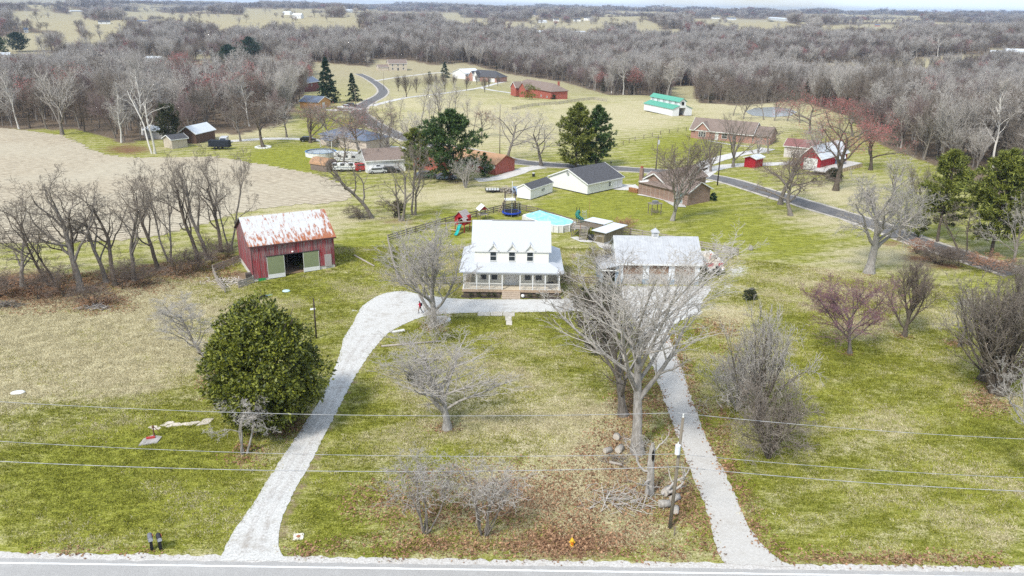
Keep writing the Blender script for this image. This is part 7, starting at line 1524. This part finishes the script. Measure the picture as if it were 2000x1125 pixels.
def pile(name, px, py, L_, W_, hh, n, m, label, cat, seed, ln=(.5, 1.6), r=.07):
    p = at(px, py); R = empty(name, p, 0, label, cat); Rn = random.Random(seed); first = None
    for i in range(n):
        a = Rn.uniform(0, 3.14); l = Rn.uniform(*ln); x, y = Rn.gauss(0, L_/4), Rn.gauss(0, W_/4); z = max(.06, hh*(1-(2*x/L_)**2-(2*y/W_)**2)*Rn.random())
        d = Vector((math.cos(a), math.sin(a), Rn.gauss(0, .25)))*l/2
        if first is None: first = MB().cyl((-.5, 0, 0), (.5, 0, 0), r, r*.7, 6).build('stick', m, R); q = first
        else: q = link(bpy.data.objects.new('stick', first.data), R)
        q.location = (x, y, z); q.rotation_euler = (0, Rn.gauss(0, .3), a); q.scale = (l, Rn.uniform(.6, 1.5), Rn.uniform(.6, 1.5))
pile('wood_pile', 990, 375, 5.5, 2.5, 1.2, 70, WOODG, 'heap of grey scrap wood left of the small white shed', 'wood pile', 1, r=.1)
pile('scrap_pile', 452, 552, 6, 3.5, .5, 70, mat('bleached_scrap', (.55, .50, .44), .9, .2), 'heap of bleached boards in the barn pen', 'wood pile', 2, r=.06)
pile('brush_pile', 18, 598, 4, 2, .8, 60, BARK, 'grey brush pile at the left edge of the leaf litter', 'brush pile', 3, (.8, 2.2), .035)
pile('brush_pile', 190, 602, 4, 1.6, .5, 40, TWIG_P, 'pale fallen branches on the leaf litter', 'brush pile', 4, (.8, 2.2), .03)
pile('brush_pile', 705, 425, 5, 2, .9, 50, BARK, 'brush heap behind the barn by the bent tree', 'brush pile', 5, (.8, 2.2), .04)
pile('brush_pile', 1215, 980, 6.5, 4, .7, 110, TWIG_P, 'pale fallen branches around the broken trunk', 'brush pile', 6, (.8, 2.6), .022)
pile('brush_pile', 1200, 900, 3.0, 1.6, .5, 40, TWIG, 'small twig heap at the foot of the largest tree', 'brush pile', 7, (.6, 1.6), .03)
# fallen timbers
for i, (a, b, lb) in enumerate([((692, 500), (731, 521), 'long grey timber lying on the lawn right of the barn'), ((745, 678), (860, 668), 'row of pale landscape timbers across the front lawn'), ((1190, 905), (1215, 910), 'fallen grey log by the stumps')]):
    A, B_ = at(*a), at(*b); m = MB(); d = B_-A
    tag(m.cyl((0, 0, .12), (d.x, d.y, d.z+.12), .14, .12, 8).build('log', WOODG, None, True, A), lb, 'log')
def log(px, py, L_, r, rz, label, m=None):
    p = at(px, py); R = empty('cut_log', p, rz, label, 'log'); MB().cyl((-L_/2, 0, r*.92), (L_/2, 0, r*.92), r, r*.95, 12).build('bark', m or BARK_P, R, True)
    for s in (-1, 1): MB().cyl((s*(L_/2-.01), 0, r*.92), (s*(L_/2+.012), 0, r*.92), r*.9, r*.9, 12).build('cut_face', mat('cut_wood', (.55, .50, .43), .9, .15), R)
for i, (px, py, L_, r, rz, lb) in enumerate([(1204, 858, .35, .34, 1.2, 'pale round log standing highest left of the largest tree'), (1187, 884, .7, .28, .5, 'leftmost pale log beside the largest tree'), (1210, 882, .8, .32, 1.0, 'rough pale log right of the leftmost one'), (1297, 990, .9, .33, .1, 'square ended grey log left of the utility pole'), (1318, 978, .8, .3, .6, 'grey log partly behind the utility pole'), (1320, 1000, .7, .24, 1.3, 'short pale log right of the utility pole foot'), (1302, 965, .9, .35, .9, 'rough log nearest the broken trunk')]): log(px, py, L_, r, rz, lb)
# broken hollow trunk with its torn limbs
def snag():
    p = at(1268, 965); R = empty('broken_tree', p, 0, 'broken hollow tree trunk with torn pale limbs beside the utility pole', 'tree'); h_ = zat(p, 862)
    Rn = random.Random(8)
    pts = [(-.05*i*.2+Rn.gauss(0, .03), Rn.gauss(0, .03), h_*i/8-.1) for i in range(9)]
    tV, tQ = tubes([(pts, [.42, .36, .33, .31, .30, .28, .27, .24, .1], 0)], (11,)); link(bpy.data.objects.new('trunk', np_mesh('snag', tV, tQ, [BARK_P], smooth=True)), R)
    MB().prism([(-.09, h_*.70), (0, h_*.66), (.09, h_*.70), (.10, h_*.80), (0, h_*.88), (-.10, h_*.80)], 'y', -.36, -.2).build('hollow', mat('hollow_shade_black', (.012, .01, .008), 1), R)  # solid dark plug: shade inside the hollow is put into its colour
    P = dict(PRE['gnarl']); P['lev'] = 3; P['rmin'] = .014; out, tips = [], []
    for q, d, l, r in (((-.1, -.1, h_*.45), (-1, -.25, .1), 4.2, .12), ((0, -.2, h_*.30), (-.8, -.6, -.05), 3.6, .1), ((1.0, -.3, .2), (.65, .2, .9), 3.6, .16), ((1.4, -.2, .3), (1, -.2, .35), 3.0, .14), ((.1, .1, h_*.8), (.5, .3, .6), 2.0, .08)):
        grow(Rn, q, nrm(d), l, r, 1, P, out, tips, .9)
    V, Q = tubes([(x, r_, l) for x, r_, l in out], (6, 6, 5, 3, 3)); V[:, 2] = np.maximum(V[:, 2], .02); link(bpy.data.objects.new('crown', np_mesh('snag_limbs', V, Q, [TWIG_P])), R)
snag()
p = at(1921, 742); R = empty('tree_stump', p, 0, 'dark broken stump beside the large right tree', 'stump'); MB().lathe([(.8, -.1), (.55, .5), (.5, 1.6), (.42, 2.1), (.3, 1.7)], 11).build('trunk', BARK_D, R, True)
# ------------------------------------------------------------------ small things on the lawn
def mailbox(px, py, label, shell, rz):
    p = at(px, py); R = empty('mailbox', p, rz, label, 'mailbox'); m = MB(); m.box(-.11, .11, -.12, .16, 0, 1.0); m.build('post', mat('black_plastic', (.018, .018, .02), .5, .2), R)
    arc = [(.17*math.cos(math.pi*i/8), 1.18+.15*math.sin(math.pi*i/8)) for i in range(9)]
    b = MB().prism([(.17, 1.0)]+arc+[(-.17, 1.0)], 'y', -.42, .28).build('box', shell, R); MB().prism([(.15, 1.02)]+[(x*.9, (z-1.0)*.9+1.01) for x, z in arc]+[(-.15, 1.02)], 'y', -.45, -.425).build('door', mat('mailbox_door', (.35, .36, .38), .5), b); MB().box(.172, .19, -.1, .1, 1.12, 1.3).build('flag', mat('flag_red', (.5, .03, .05), .5), b)
mailbox(297, 1074, 'grey topped mailbox by the road, left of two', mat('grey_box', (.16, .16, .18), .4), .5); mailbox(314, 1074, 'black mailbox by the road, right of two', mat('black_box', (.03, .03, .035), .4), .55)
p = at(1117, 1068); R = empty('fire_hydrant', p, 0, 'yellow fire hydrant in the brown leaves by the road', 'hydrant'); Y = mat('hydrant_yellow', (.72, .42, .03), .5, .12, 4)
MB().lathe([(.17, 0), (.17, .06), (.12, .08), (.12, .5), (.16, .52), (.16, .58), (.13, .62), (.10, .70), (.04, .76), (.04, .82)], 14).build('barrel', Y, R, True)
for s in (-1, 1): MB().cyl((s*.1, 0, .42), (s*.22, 0, .42), .06, n=10).build('outlet', Y, R)
MB().cyl((0, -.1, .36), (0, -.2, .36), .085, n=12).build('pumper_outlet', mat('hydrant_orange', (.65, .16, .02), .5), R)
p = at(583, 1049); R = empty('utility_cover', p, .15, 'white concrete utility pad with a rusty round lid near the road', 'utility cover'); MB().box(-.38, .38, -.38, .38, -.02, .07).build('pad', mat('pale_pad', (.66, .62, .54), .9, .12), R); MB().cyl((0, 0, .071), (0, 0, .10), .15, n=14).build('lid', mat('rusty_lid', (.36, .14, .07), .8, .2), R)
p = at(35, 768); R = empty('white_tub', p, .2, 'white rounded plastic lid lying on the dry grass at left', 'lid'); MB().lathe([(.55, 0), (.6, .1), (.5, .2), (.25, .26), (0, .27)], 14).build('shell', WHITE, R, True)
R.scale = (1.2, .8, .8)
p = at(515, 582); R = empty('old_tyre', p, 0, 'old black tyre lying flat on the grass near the barn', 'tyre'); m = MB(); n = 18
for i in range(n):
    a, b = 2*math.pi*i/n, 2*math.pi*(i+1)/n
    for (r0, z0), (r1, z1) in (((.32, .05), (.32, .2)), ((.32, .2), (.5, .25)), ((.5, .25), (.6, .14)), ((.6, .14), (.52, .0))):
        m.face([(r0*math.cos(a), r0*math.sin(a), z0), (r0*math.cos(b), r0*math.sin(b), z0), (r1*math.cos(b), r1*math.sin(b), z1), (r1*math.cos(a), r1*math.sin(a), z1)])
m.build('tread', RUBBER, R, True)
p = at(559, 569); R = empty('round_cover', p, 0, 'pale blue round lid on the grass near the barn', 'lid'); MB().lathe([(.52, 0), (.54, .08), (.45, .14), (0, .18)], 18).build('disc', mat('pale_blue_plastic', (.50, .66, .68), .5, .08), R, True)
p = at(524, 577); R = empty('blue_scrap', p, .4, 'small blue green scrap board beside the old tyre', 'board'); MB().box(-.5, .5, -.2, .2, 0, .05).build('panel', mat('faded_teal', (.22, .36, .38), .7), R)
p = at(611, 604); R = empty('white_board', p, .3, 'small white board on the grass beside the dark pole', 'board'); MB().box(-.35, .35, -.3, .3, 0, .05).build('panel', WHITE, R)
p = at(778, 648); R = empty('pale_stone', p, .5, 'pale flat slab left of the driveway tree foot', 'stone'); MB().box(-.8, .8, -.25, .25, 0, .16).build('slab', mat('pale_stone_grey', (.62, .61, .58), .9, .15), R)
p = at(862, 625); R = empty('limestone_slab', p, 0, 'pale round stone pad beside the driveway tree', 'stone'); MB().lathe([(1.2, 0), (1.25, .1), (1.1, .18), (0, .2)], 12).build('slab', MATS['pale_stone_grey'], R)
R = empty('stone_walk', at(975, 617), 0, 'pale concrete walkway slabs opposite the porch steps', 'path')
for i, (x, y, w_, d_) in enumerate([(-2.0, .5, 1.6, 1.3), (-.35, .55, 1.55, 1.3), (1.25, .5, 1.5, 1.25), (1.2, -1.0, .8, 1.4), (1.3, -2.5, .75, 1.4)]): MB().box(x-w_/2, x+w_/2, y-d_/2, y+d_/2, 0, .08+.004*i).build('slab', mat('old_slab', (.52, .48, .42), .9, .2, 2, rnd=.1), R)
# hand pump on its slab, and the flagstones
p = at(293, 858); R = empty('hand_pump', p, .35, 'rusty hand water pump with red base', 'water pump'); RU = mat('rusty_iron', (.16, .085, .055), .9, .3, 6)
MB().lathe([(.13, .1), (.07, .18), (.06, .9), (.10, .95), (.10, 1.15), (.04, 1.2)], 10, (.35, .35, 0)).build('barrel', RU, R, True); MB().bar((.35, .35, 1.12), (.85, .1, .62), .04, .05).build('handle', RU, R); MB().cyl((.35, .25, .85), (.35, .05, .78), .04, n=8).build('spout', RU, R)
MB().box(-.3, .45, -.12, .12, .1, .24).build('base', mat('faded_red', (.42, .055, .05), .7, .2), R)
p = at(293, 861); R = empty('pump_slab', p, .5, 'tilted grey stone slab under the hand pump', 'stone'); MB().prism([(-1.0, -.55), (.55, -.75), (1.05, .2), (.3, .85), (-.5, .5)], 'z', -.05, .1).build('slab', mat('grey_stone', (.36, .34, .32), .9, .25, 3), R)
R = empty('flagstone_path', at(350, 830), .25, 'broken row of pale flagstones leading from the hand pump', 'path'); Rn = random.Random(12)
for i in range(13):
    x = -2.2+i*.33+Rn.gauss(0, .1); y = Rn.gauss(0, .35); s = Rn.uniform(.22, .42); n = 6
    MB().prism([(x+s*math.cos(2*math.pi*k/n+Rn.uniform(-.3, .3))*1.2, y+s*.8*math.sin(2*math.pi*k/n)) for k in range(n)], 'z', -.03, .05+.003*i).build('flagstone', mat('flagstone_cream', (.58, .52, .44), .9, .2, 3), R)
MB().prism([(1.6, -.6), (2.7, -.4), (3.1, .5), (2.2, .7)], 'z', -.03, .07).build('flagstone', MATS['flagstone_cream'], R)
p = at(1466, 488); R = empty('lawn_stump', p, 0, 'small grey stump on the lawn right of the yard fence', 'stump'); MB().lathe([(.5, -.05), (.32, .25), (.28, .6), (.1, .8)], 9).build('trunk', BARK_P, R, True)
p = at(1042, 345); R = empty('yard_barrel', p, 0, 'small dark barrel on the lawn behind the white shed', 'barrel'); MB().lathe([(.3, 0), (.34, .4), (.3, .8)], 12).build('drum', DARK, R); MB().lathe([(.32, .8), (.32, .9)], 12).build('lid', WHITE, R)
p = at(1193, 327); R = empty('road_mailbox', p, 0, 'dark roadside mailbox beside the double pine', 'mailbox'); MB().box(-.06, .06, -.06, .06, 0, 1.1).build('post', WOOD, R); MB().box(-.15, .15, -.3, .3, 1.1, 1.45).build('box', DARK, R)
p = at(1424, 495); R = empty('leaning_boards', p, -.5, 'white boards leaning on the fence corner behind the boat', 'board')
for i in range(3): MB().box(-1.2+i*.8, -.5+i*.8, -.05+.02*i, .02+.02*i, .1, 1.1).build('board', WHITE, R)
p = at(489, 545); R = empty('crate_stack', p, .4, 'dark stack of crates against the barn foundation', 'crate')
for i in range(4): MB().box(-.6, .6, -.4, .4, i*.24, i*.24+.2).build('slat_layer', mat('dark_crate', (.09, .08, .07), .9), R)
p = at(514, 288); R = empty('stone_ring', p, 0, 'white stone ring around the dense brown tree', 'planter')
for i in range(16): a = 2*math.pi*i/16; MB().box(1.9*math.cos(a)-.33, 1.9*math.cos(a)+.33, 1.9*math.sin(a)-.25, 1.9*math.sin(a)+.25, 0, .3).build('stone', WHITE, R)
# ------------------------------------------------------------------ person walking up the drive
def person():
    p = at(821, 612); R_ = math.radians(200)
    J = {'pel': (0, 0, .93), 'sp1': (0, .02, 1.10), 'chest': (0, .05, 1.32), 'neck': (0, .07, 1.48), 'head': (0, .10, 1.60), 'crown': (0, .11, 1.72),
         'hl': (-.09, 0, .90), 'kl': (-.10, .22, .52), 'al': (-.10, .16, .09), 'tl': (-.10, .34, .03), 'hr': (.09, 0, .90), 'kr': (.10, -.06, .50), 'ar': (.10, -.36, .14), 'tr': (.10, -.24, .03),
         'sl': (-.18, .05, 1.40), 'el': (-.24, -.10, 1.14), 'wl': (-.22, .10, .95), 'pl': (-.21, .16, .90), 'sr': (.18, .05, 1.40), 'er': (.24, .14, 1.15), 'wr': (.20, .36, 1.08), 'pr': (.19, .43, 1.06)}
    E = [('pel', 'sp1'), ('sp1', 'chest'), ('chest', 'neck'), ('neck', 'head'), ('head', 'crown'), ('pel', 'hl'), ('hl', 'kl'), ('kl', 'al'), ('al', 'tl'), ('pel', 'hr'), ('hr', 'kr'), ('kr', 'ar'), ('ar', 'tr'), ('chest', 'sl'), ('sl', 'el'), ('el', 'wl'), ('wl', 'pl'), ('chest', 'sr'), ('sr', 'er'), ('er', 'wr'), ('wr', 'pr')]
    Rd = dict(pel=.15, sp1=.145, chest=.17, neck=.06, head=.10, crown=.085, hl=.10, kl=.065, al=.045, tl=.04, hr=.10, kr=.065, ar=.045, tr=.04, sl=.075, el=.05, wl=.032, pl=.035, sr=.075, er=.05, wr=.032, pr=.035)
    for sd, base in (('l', 'pl'), ('r', 'pr')):
        b = Vector(J[base]); dr = (Vector(J[base])-Vector(J['w'+sd])).normalized()
        for k in range(5):
            off = Vector((.012*(k-2), 0, .012*(k-2))); j1 = 'f%s%da' % (sd, k); j2 = 'f%s%db' % (sd, k)
            J[j1] = tuple(b+off+dr*(.035+.008*(2-abs(k-2)))); J[j2] = tuple(b+off*1.2+dr*(.06+.014*(2-abs(k-2)))+Vector((0, 0, -.015))); Rd[j1] = .010; Rd[j2] = .008; E += [(base, j1), (j1, j2)]
    names = list(J); me = bpy.data.meshes.new('body'); me.from_pydata([J[n] for n in names], [(names.index(a), names.index(b)) for a, b in E], [])
    o = bpy.data.objects.new('tmp', me); COL.objects.link(o); md = o.modifiers.new('s', 'SKIN'); o.modifiers.new('d', 'SUBSURF').levels = 2
    for i, n in enumerate(names): me.skin_vertices[0].data[i].radius = (Rd[n], Rd[n])
    me.skin_vertices[0].data[0].use_root = True
    dg = bpy.context.evaluated_depsgraph_get(); me2 = bpy.data.meshes.new_from_object(o.evaluated_get(dg)); bpy.data.objects.remove(o)
    ms = [mat('grey_trousers', (.09, .09, .10), .9), mat('red_jacket', (.50, .02, .05), .8), mat('skin', (.45, .27, .20), .6), mat('dark_hair', (.03, .022, .018), .7), mat('dark_shoes', (.03, .03, .03), .7)]
    me2.materials.clear()
    for m in ms: me2.materials.append(m)
    for f in me2.polygons:
        c = f.center; f.use_smooth = True
        hand = abs(c.x) > .15 and (c.z < .99 and c.x < 0 or (c.x > 0 and c.y > .36))
        f.material_index = 4 if c.z < .09 else 2 if hand else 0 if c.z < .93 and abs(c.x) < .2 else 1 if c.z < 1.47 else (3 if (c.z > 1.66 or c.y < .08) else 2)
    R = empty('person', p, math.radians(75), 'person in a red jacket walking past the driveway tree', 'person'); b = bpy.data.objects.new('body', me2); link(b, R)
    MB().lathe([(.006, 0), (.018, .01), (.012, .03)], 6, (0, .205, 1.58)).build('nose', ms[2], R)
    for s in (-1, 1): MB().lathe([(.0, 0), (.013, .006), (.0, .016)], 6, (s*.035, .19, 1.62)).build('eye', ms[3], R); MB().lathe([(0, -.03), (.015, 0), (0, .03)], 6, (s*.102, .10, 1.60)).build('ear', ms[2], R)
    MB().box(-.03, .03, .185, .197, 1.535, 1.545).build('mouth', mat('lips', (.30, .10, .09), .6), R)
    MB().box(-.14, .14, -.26, -.10, 1.08, 1.42).build('backpack', mat('black_pack', (.02, .02, .025), .8), R)
person()
# ------------------------------------------------------------------ haze
hz = MB().box(-9600, 9600, -9600, 9700, -45, 60).build('haze', [], None); tag(hz, 'thin blue grey haze over the far country', None, None, 'stuff')
hm = bpy.data.materials.new('haze_air'); hm.use_nodes = True; hn = hm.node_tree; hn.nodes.clear()
ho = hn.nodes.new('ShaderNodeOutputMaterial'); hv = hn.nodes.new('ShaderNodeVolumePrincipled'); hv.inputs['Color'].default_value = (.60, .75, 1.0, 1); hv.inputs['Density'].default_value = .00009; hv.inputs['Anisotropy'].default_value = .1
hn.links.new(hv.outputs[0], ho.inputs['Volume']); hz.data.materials.append(hm)
# ------------------------------------------------------------------ grass tufts and fallen leaves on the near lawns
def tuft(seed, n, hh, wd, spread, m):
    g = np.random.default_rng(seed); c = np.concatenate([g.normal(0, spread, (n, 2)), np.zeros((n, 1))], 1); d = np.concatenate([g.normal(0, .55, (n, 2)), np.ones((n, 1))], 1); d /= np.linalg.norm(d, axis=1, keepdims=True)
    V, T = blades(c, d, g.uniform(.5, 1.2, (n, 1))*hh, wd, g); return np_mesh('tuft', V, T, [m])
def flake(seed, n, s, spread, m):
    g = np.random.default_rng(seed); c = np.concatenate([g.normal(0, spread, (n, 2)), g.uniform(.02, .09, (n, 1))], 1); a = g.normal(0, 1, (n, 3))*np.array([1, 1, .3]); a /= np.linalg.norm(a, axis=1, keepdims=True); b = np.cross(a, np.array([0, 0, 1.])+g.normal(0, .4, (n, 3))); b /= np.linalg.norm(b, axis=1, keepdims=True); k = s*g.uniform(.6, 1.3, (n, 1))
    V = np.stack([c-a*k, c+b*k*.6, c+a*k, c-b*k*.6], 1).reshape(-1, 3); return np_mesh('leaf', V, np.arange(4*n).reshape(-1, 4), [m])
GT = [leaf_mat('grass_green', (.075, .088, .010), (.32, .325, .048), .9, .25, .1), leaf_mat('grass_lime', (.17, .172, .024), (.46, .44, .105), .9, .25, .1), leaf_mat('grass_dry', (.30, .25, .125), (.72, .65, .44), .95, .2, .1), leaf_mat('leaf_brown', (.09, .04, .02), (.40, .24, .14), .9, .25, .1)]
tv = [tuft(1, 16, .20, .022, .20, GT[0]), tuft(2, 16, .22, .022, .22, GT[0]), tuft(3, 16, .20, .022, .22, GT[1]), tuft(4, 16, .20, .022, .2, GT[1]), tuft(5, 18, .24, .02, .24, GT[2]), tuft(6, 14, .28, .02, .22, GT[2])]
g = np.random.default_rng(5); N_ = 95000
rr = np.sqrt(g.uniform(48.3**2, 128**2, N_)); aa = np.radians(g.uniform(-37, 37, N_)); X = rr*np.sin(aa); Y = rr*np.cos(aa)
k = (Y > 48.2); X, Y = X[k], Y[k]; Z = H(X, Y); c = Y*FV[1]+(Z-CH)*FV[2]
PX = 1000+F*(X*RV[0]+Y*RV[1]+(Z-CH)*RV[2])/c; PY = 562.5-F*(X*UV[0]+Y*UV[1]+(Z-CH)*UV[2])/c
k = (PX > -40) & (PX < 2040) & ~in_poly(PX, PY, LEFT_E+LOW_E) & ~in_poly(PX, PY, CL+CR) & ~in_poly(PX, PY, AP) & ~in_poly(PX, PY, CROP)
k &= ~((np.abs(X) < 7) & (Y > 102.6) & (Y < 115.5)) & ~((X > 12.3) & (X < 27.3) & (Y > 108.4) & (Y < 119.2))
bx, by = X+37.05, Y-108.0; cu, su = math.cos(math.radians(28.2)), math.sin(math.radians(28.2)); lx, ly = bx*cu+by*su, -bx*su+by*cu; k &= ~((lx > -.3) & (lx < 12.2) & (ly > -.3) & (ly < 11.3))
X, Y, Z, PX, PY = X[k], Y[k], Z[k], PX[k], PY[k]
dr_ = .34+paint(PX, PY, DRY)-paint(PX, PY, GREEN)+.5*np.sin(X*.31+1.7*np.sin(Y*.23))*np.sin(Y*.37+X*.11)+g.normal(0, .22, len(X)); li = paint(PX, PY, LITTER); gv = np.maximum(paint(PX, PY, GRAV), paint(PX, PY, DIRT))
u = g.uniform(0, 1, len(X)); keep = (u > li*1.1) & (g.uniform(0, 1, len(X)) > gv*1.3)
idx = np.where(dr_ > .55, 4, np.where(dr_ > .2, 2, 0))+g.integers(0, 2, len(X)); n = int(keep.sum()); rot = np.zeros((n, 3)); rot[:, 2] = g.uniform(0, 6.28, n); s = g.uniform(.6, 1.25, (n, 1))*np.array([[1.15, 1.15, .8]])
scatter('grass', np.stack([X, Y, Z], 1)[keep], rot, s, idx[keep], tv, 'short green and straw coloured grass of the lawns')
lv_ = [flake(11, 12, .085, .34, GT[3]), flake(12, 12, .10, .38, GT[3])]
k = (g.uniform(0, 1, len(X)) < li*1.3) & (li > .12); n = int(k.sum()); rot = np.zeros((n, 3)); rot[:, 2] = g.uniform(0, 6.28, n)
scatter('fallen_leaves', np.stack([X, Y, Z], 1)[k], rot, np.ones((n, 3))*g.uniform(.7, 1.4, (n, 1)), g.integers(0, 2, n), lv_, 'brown fallen leaves under the trees and along the road')
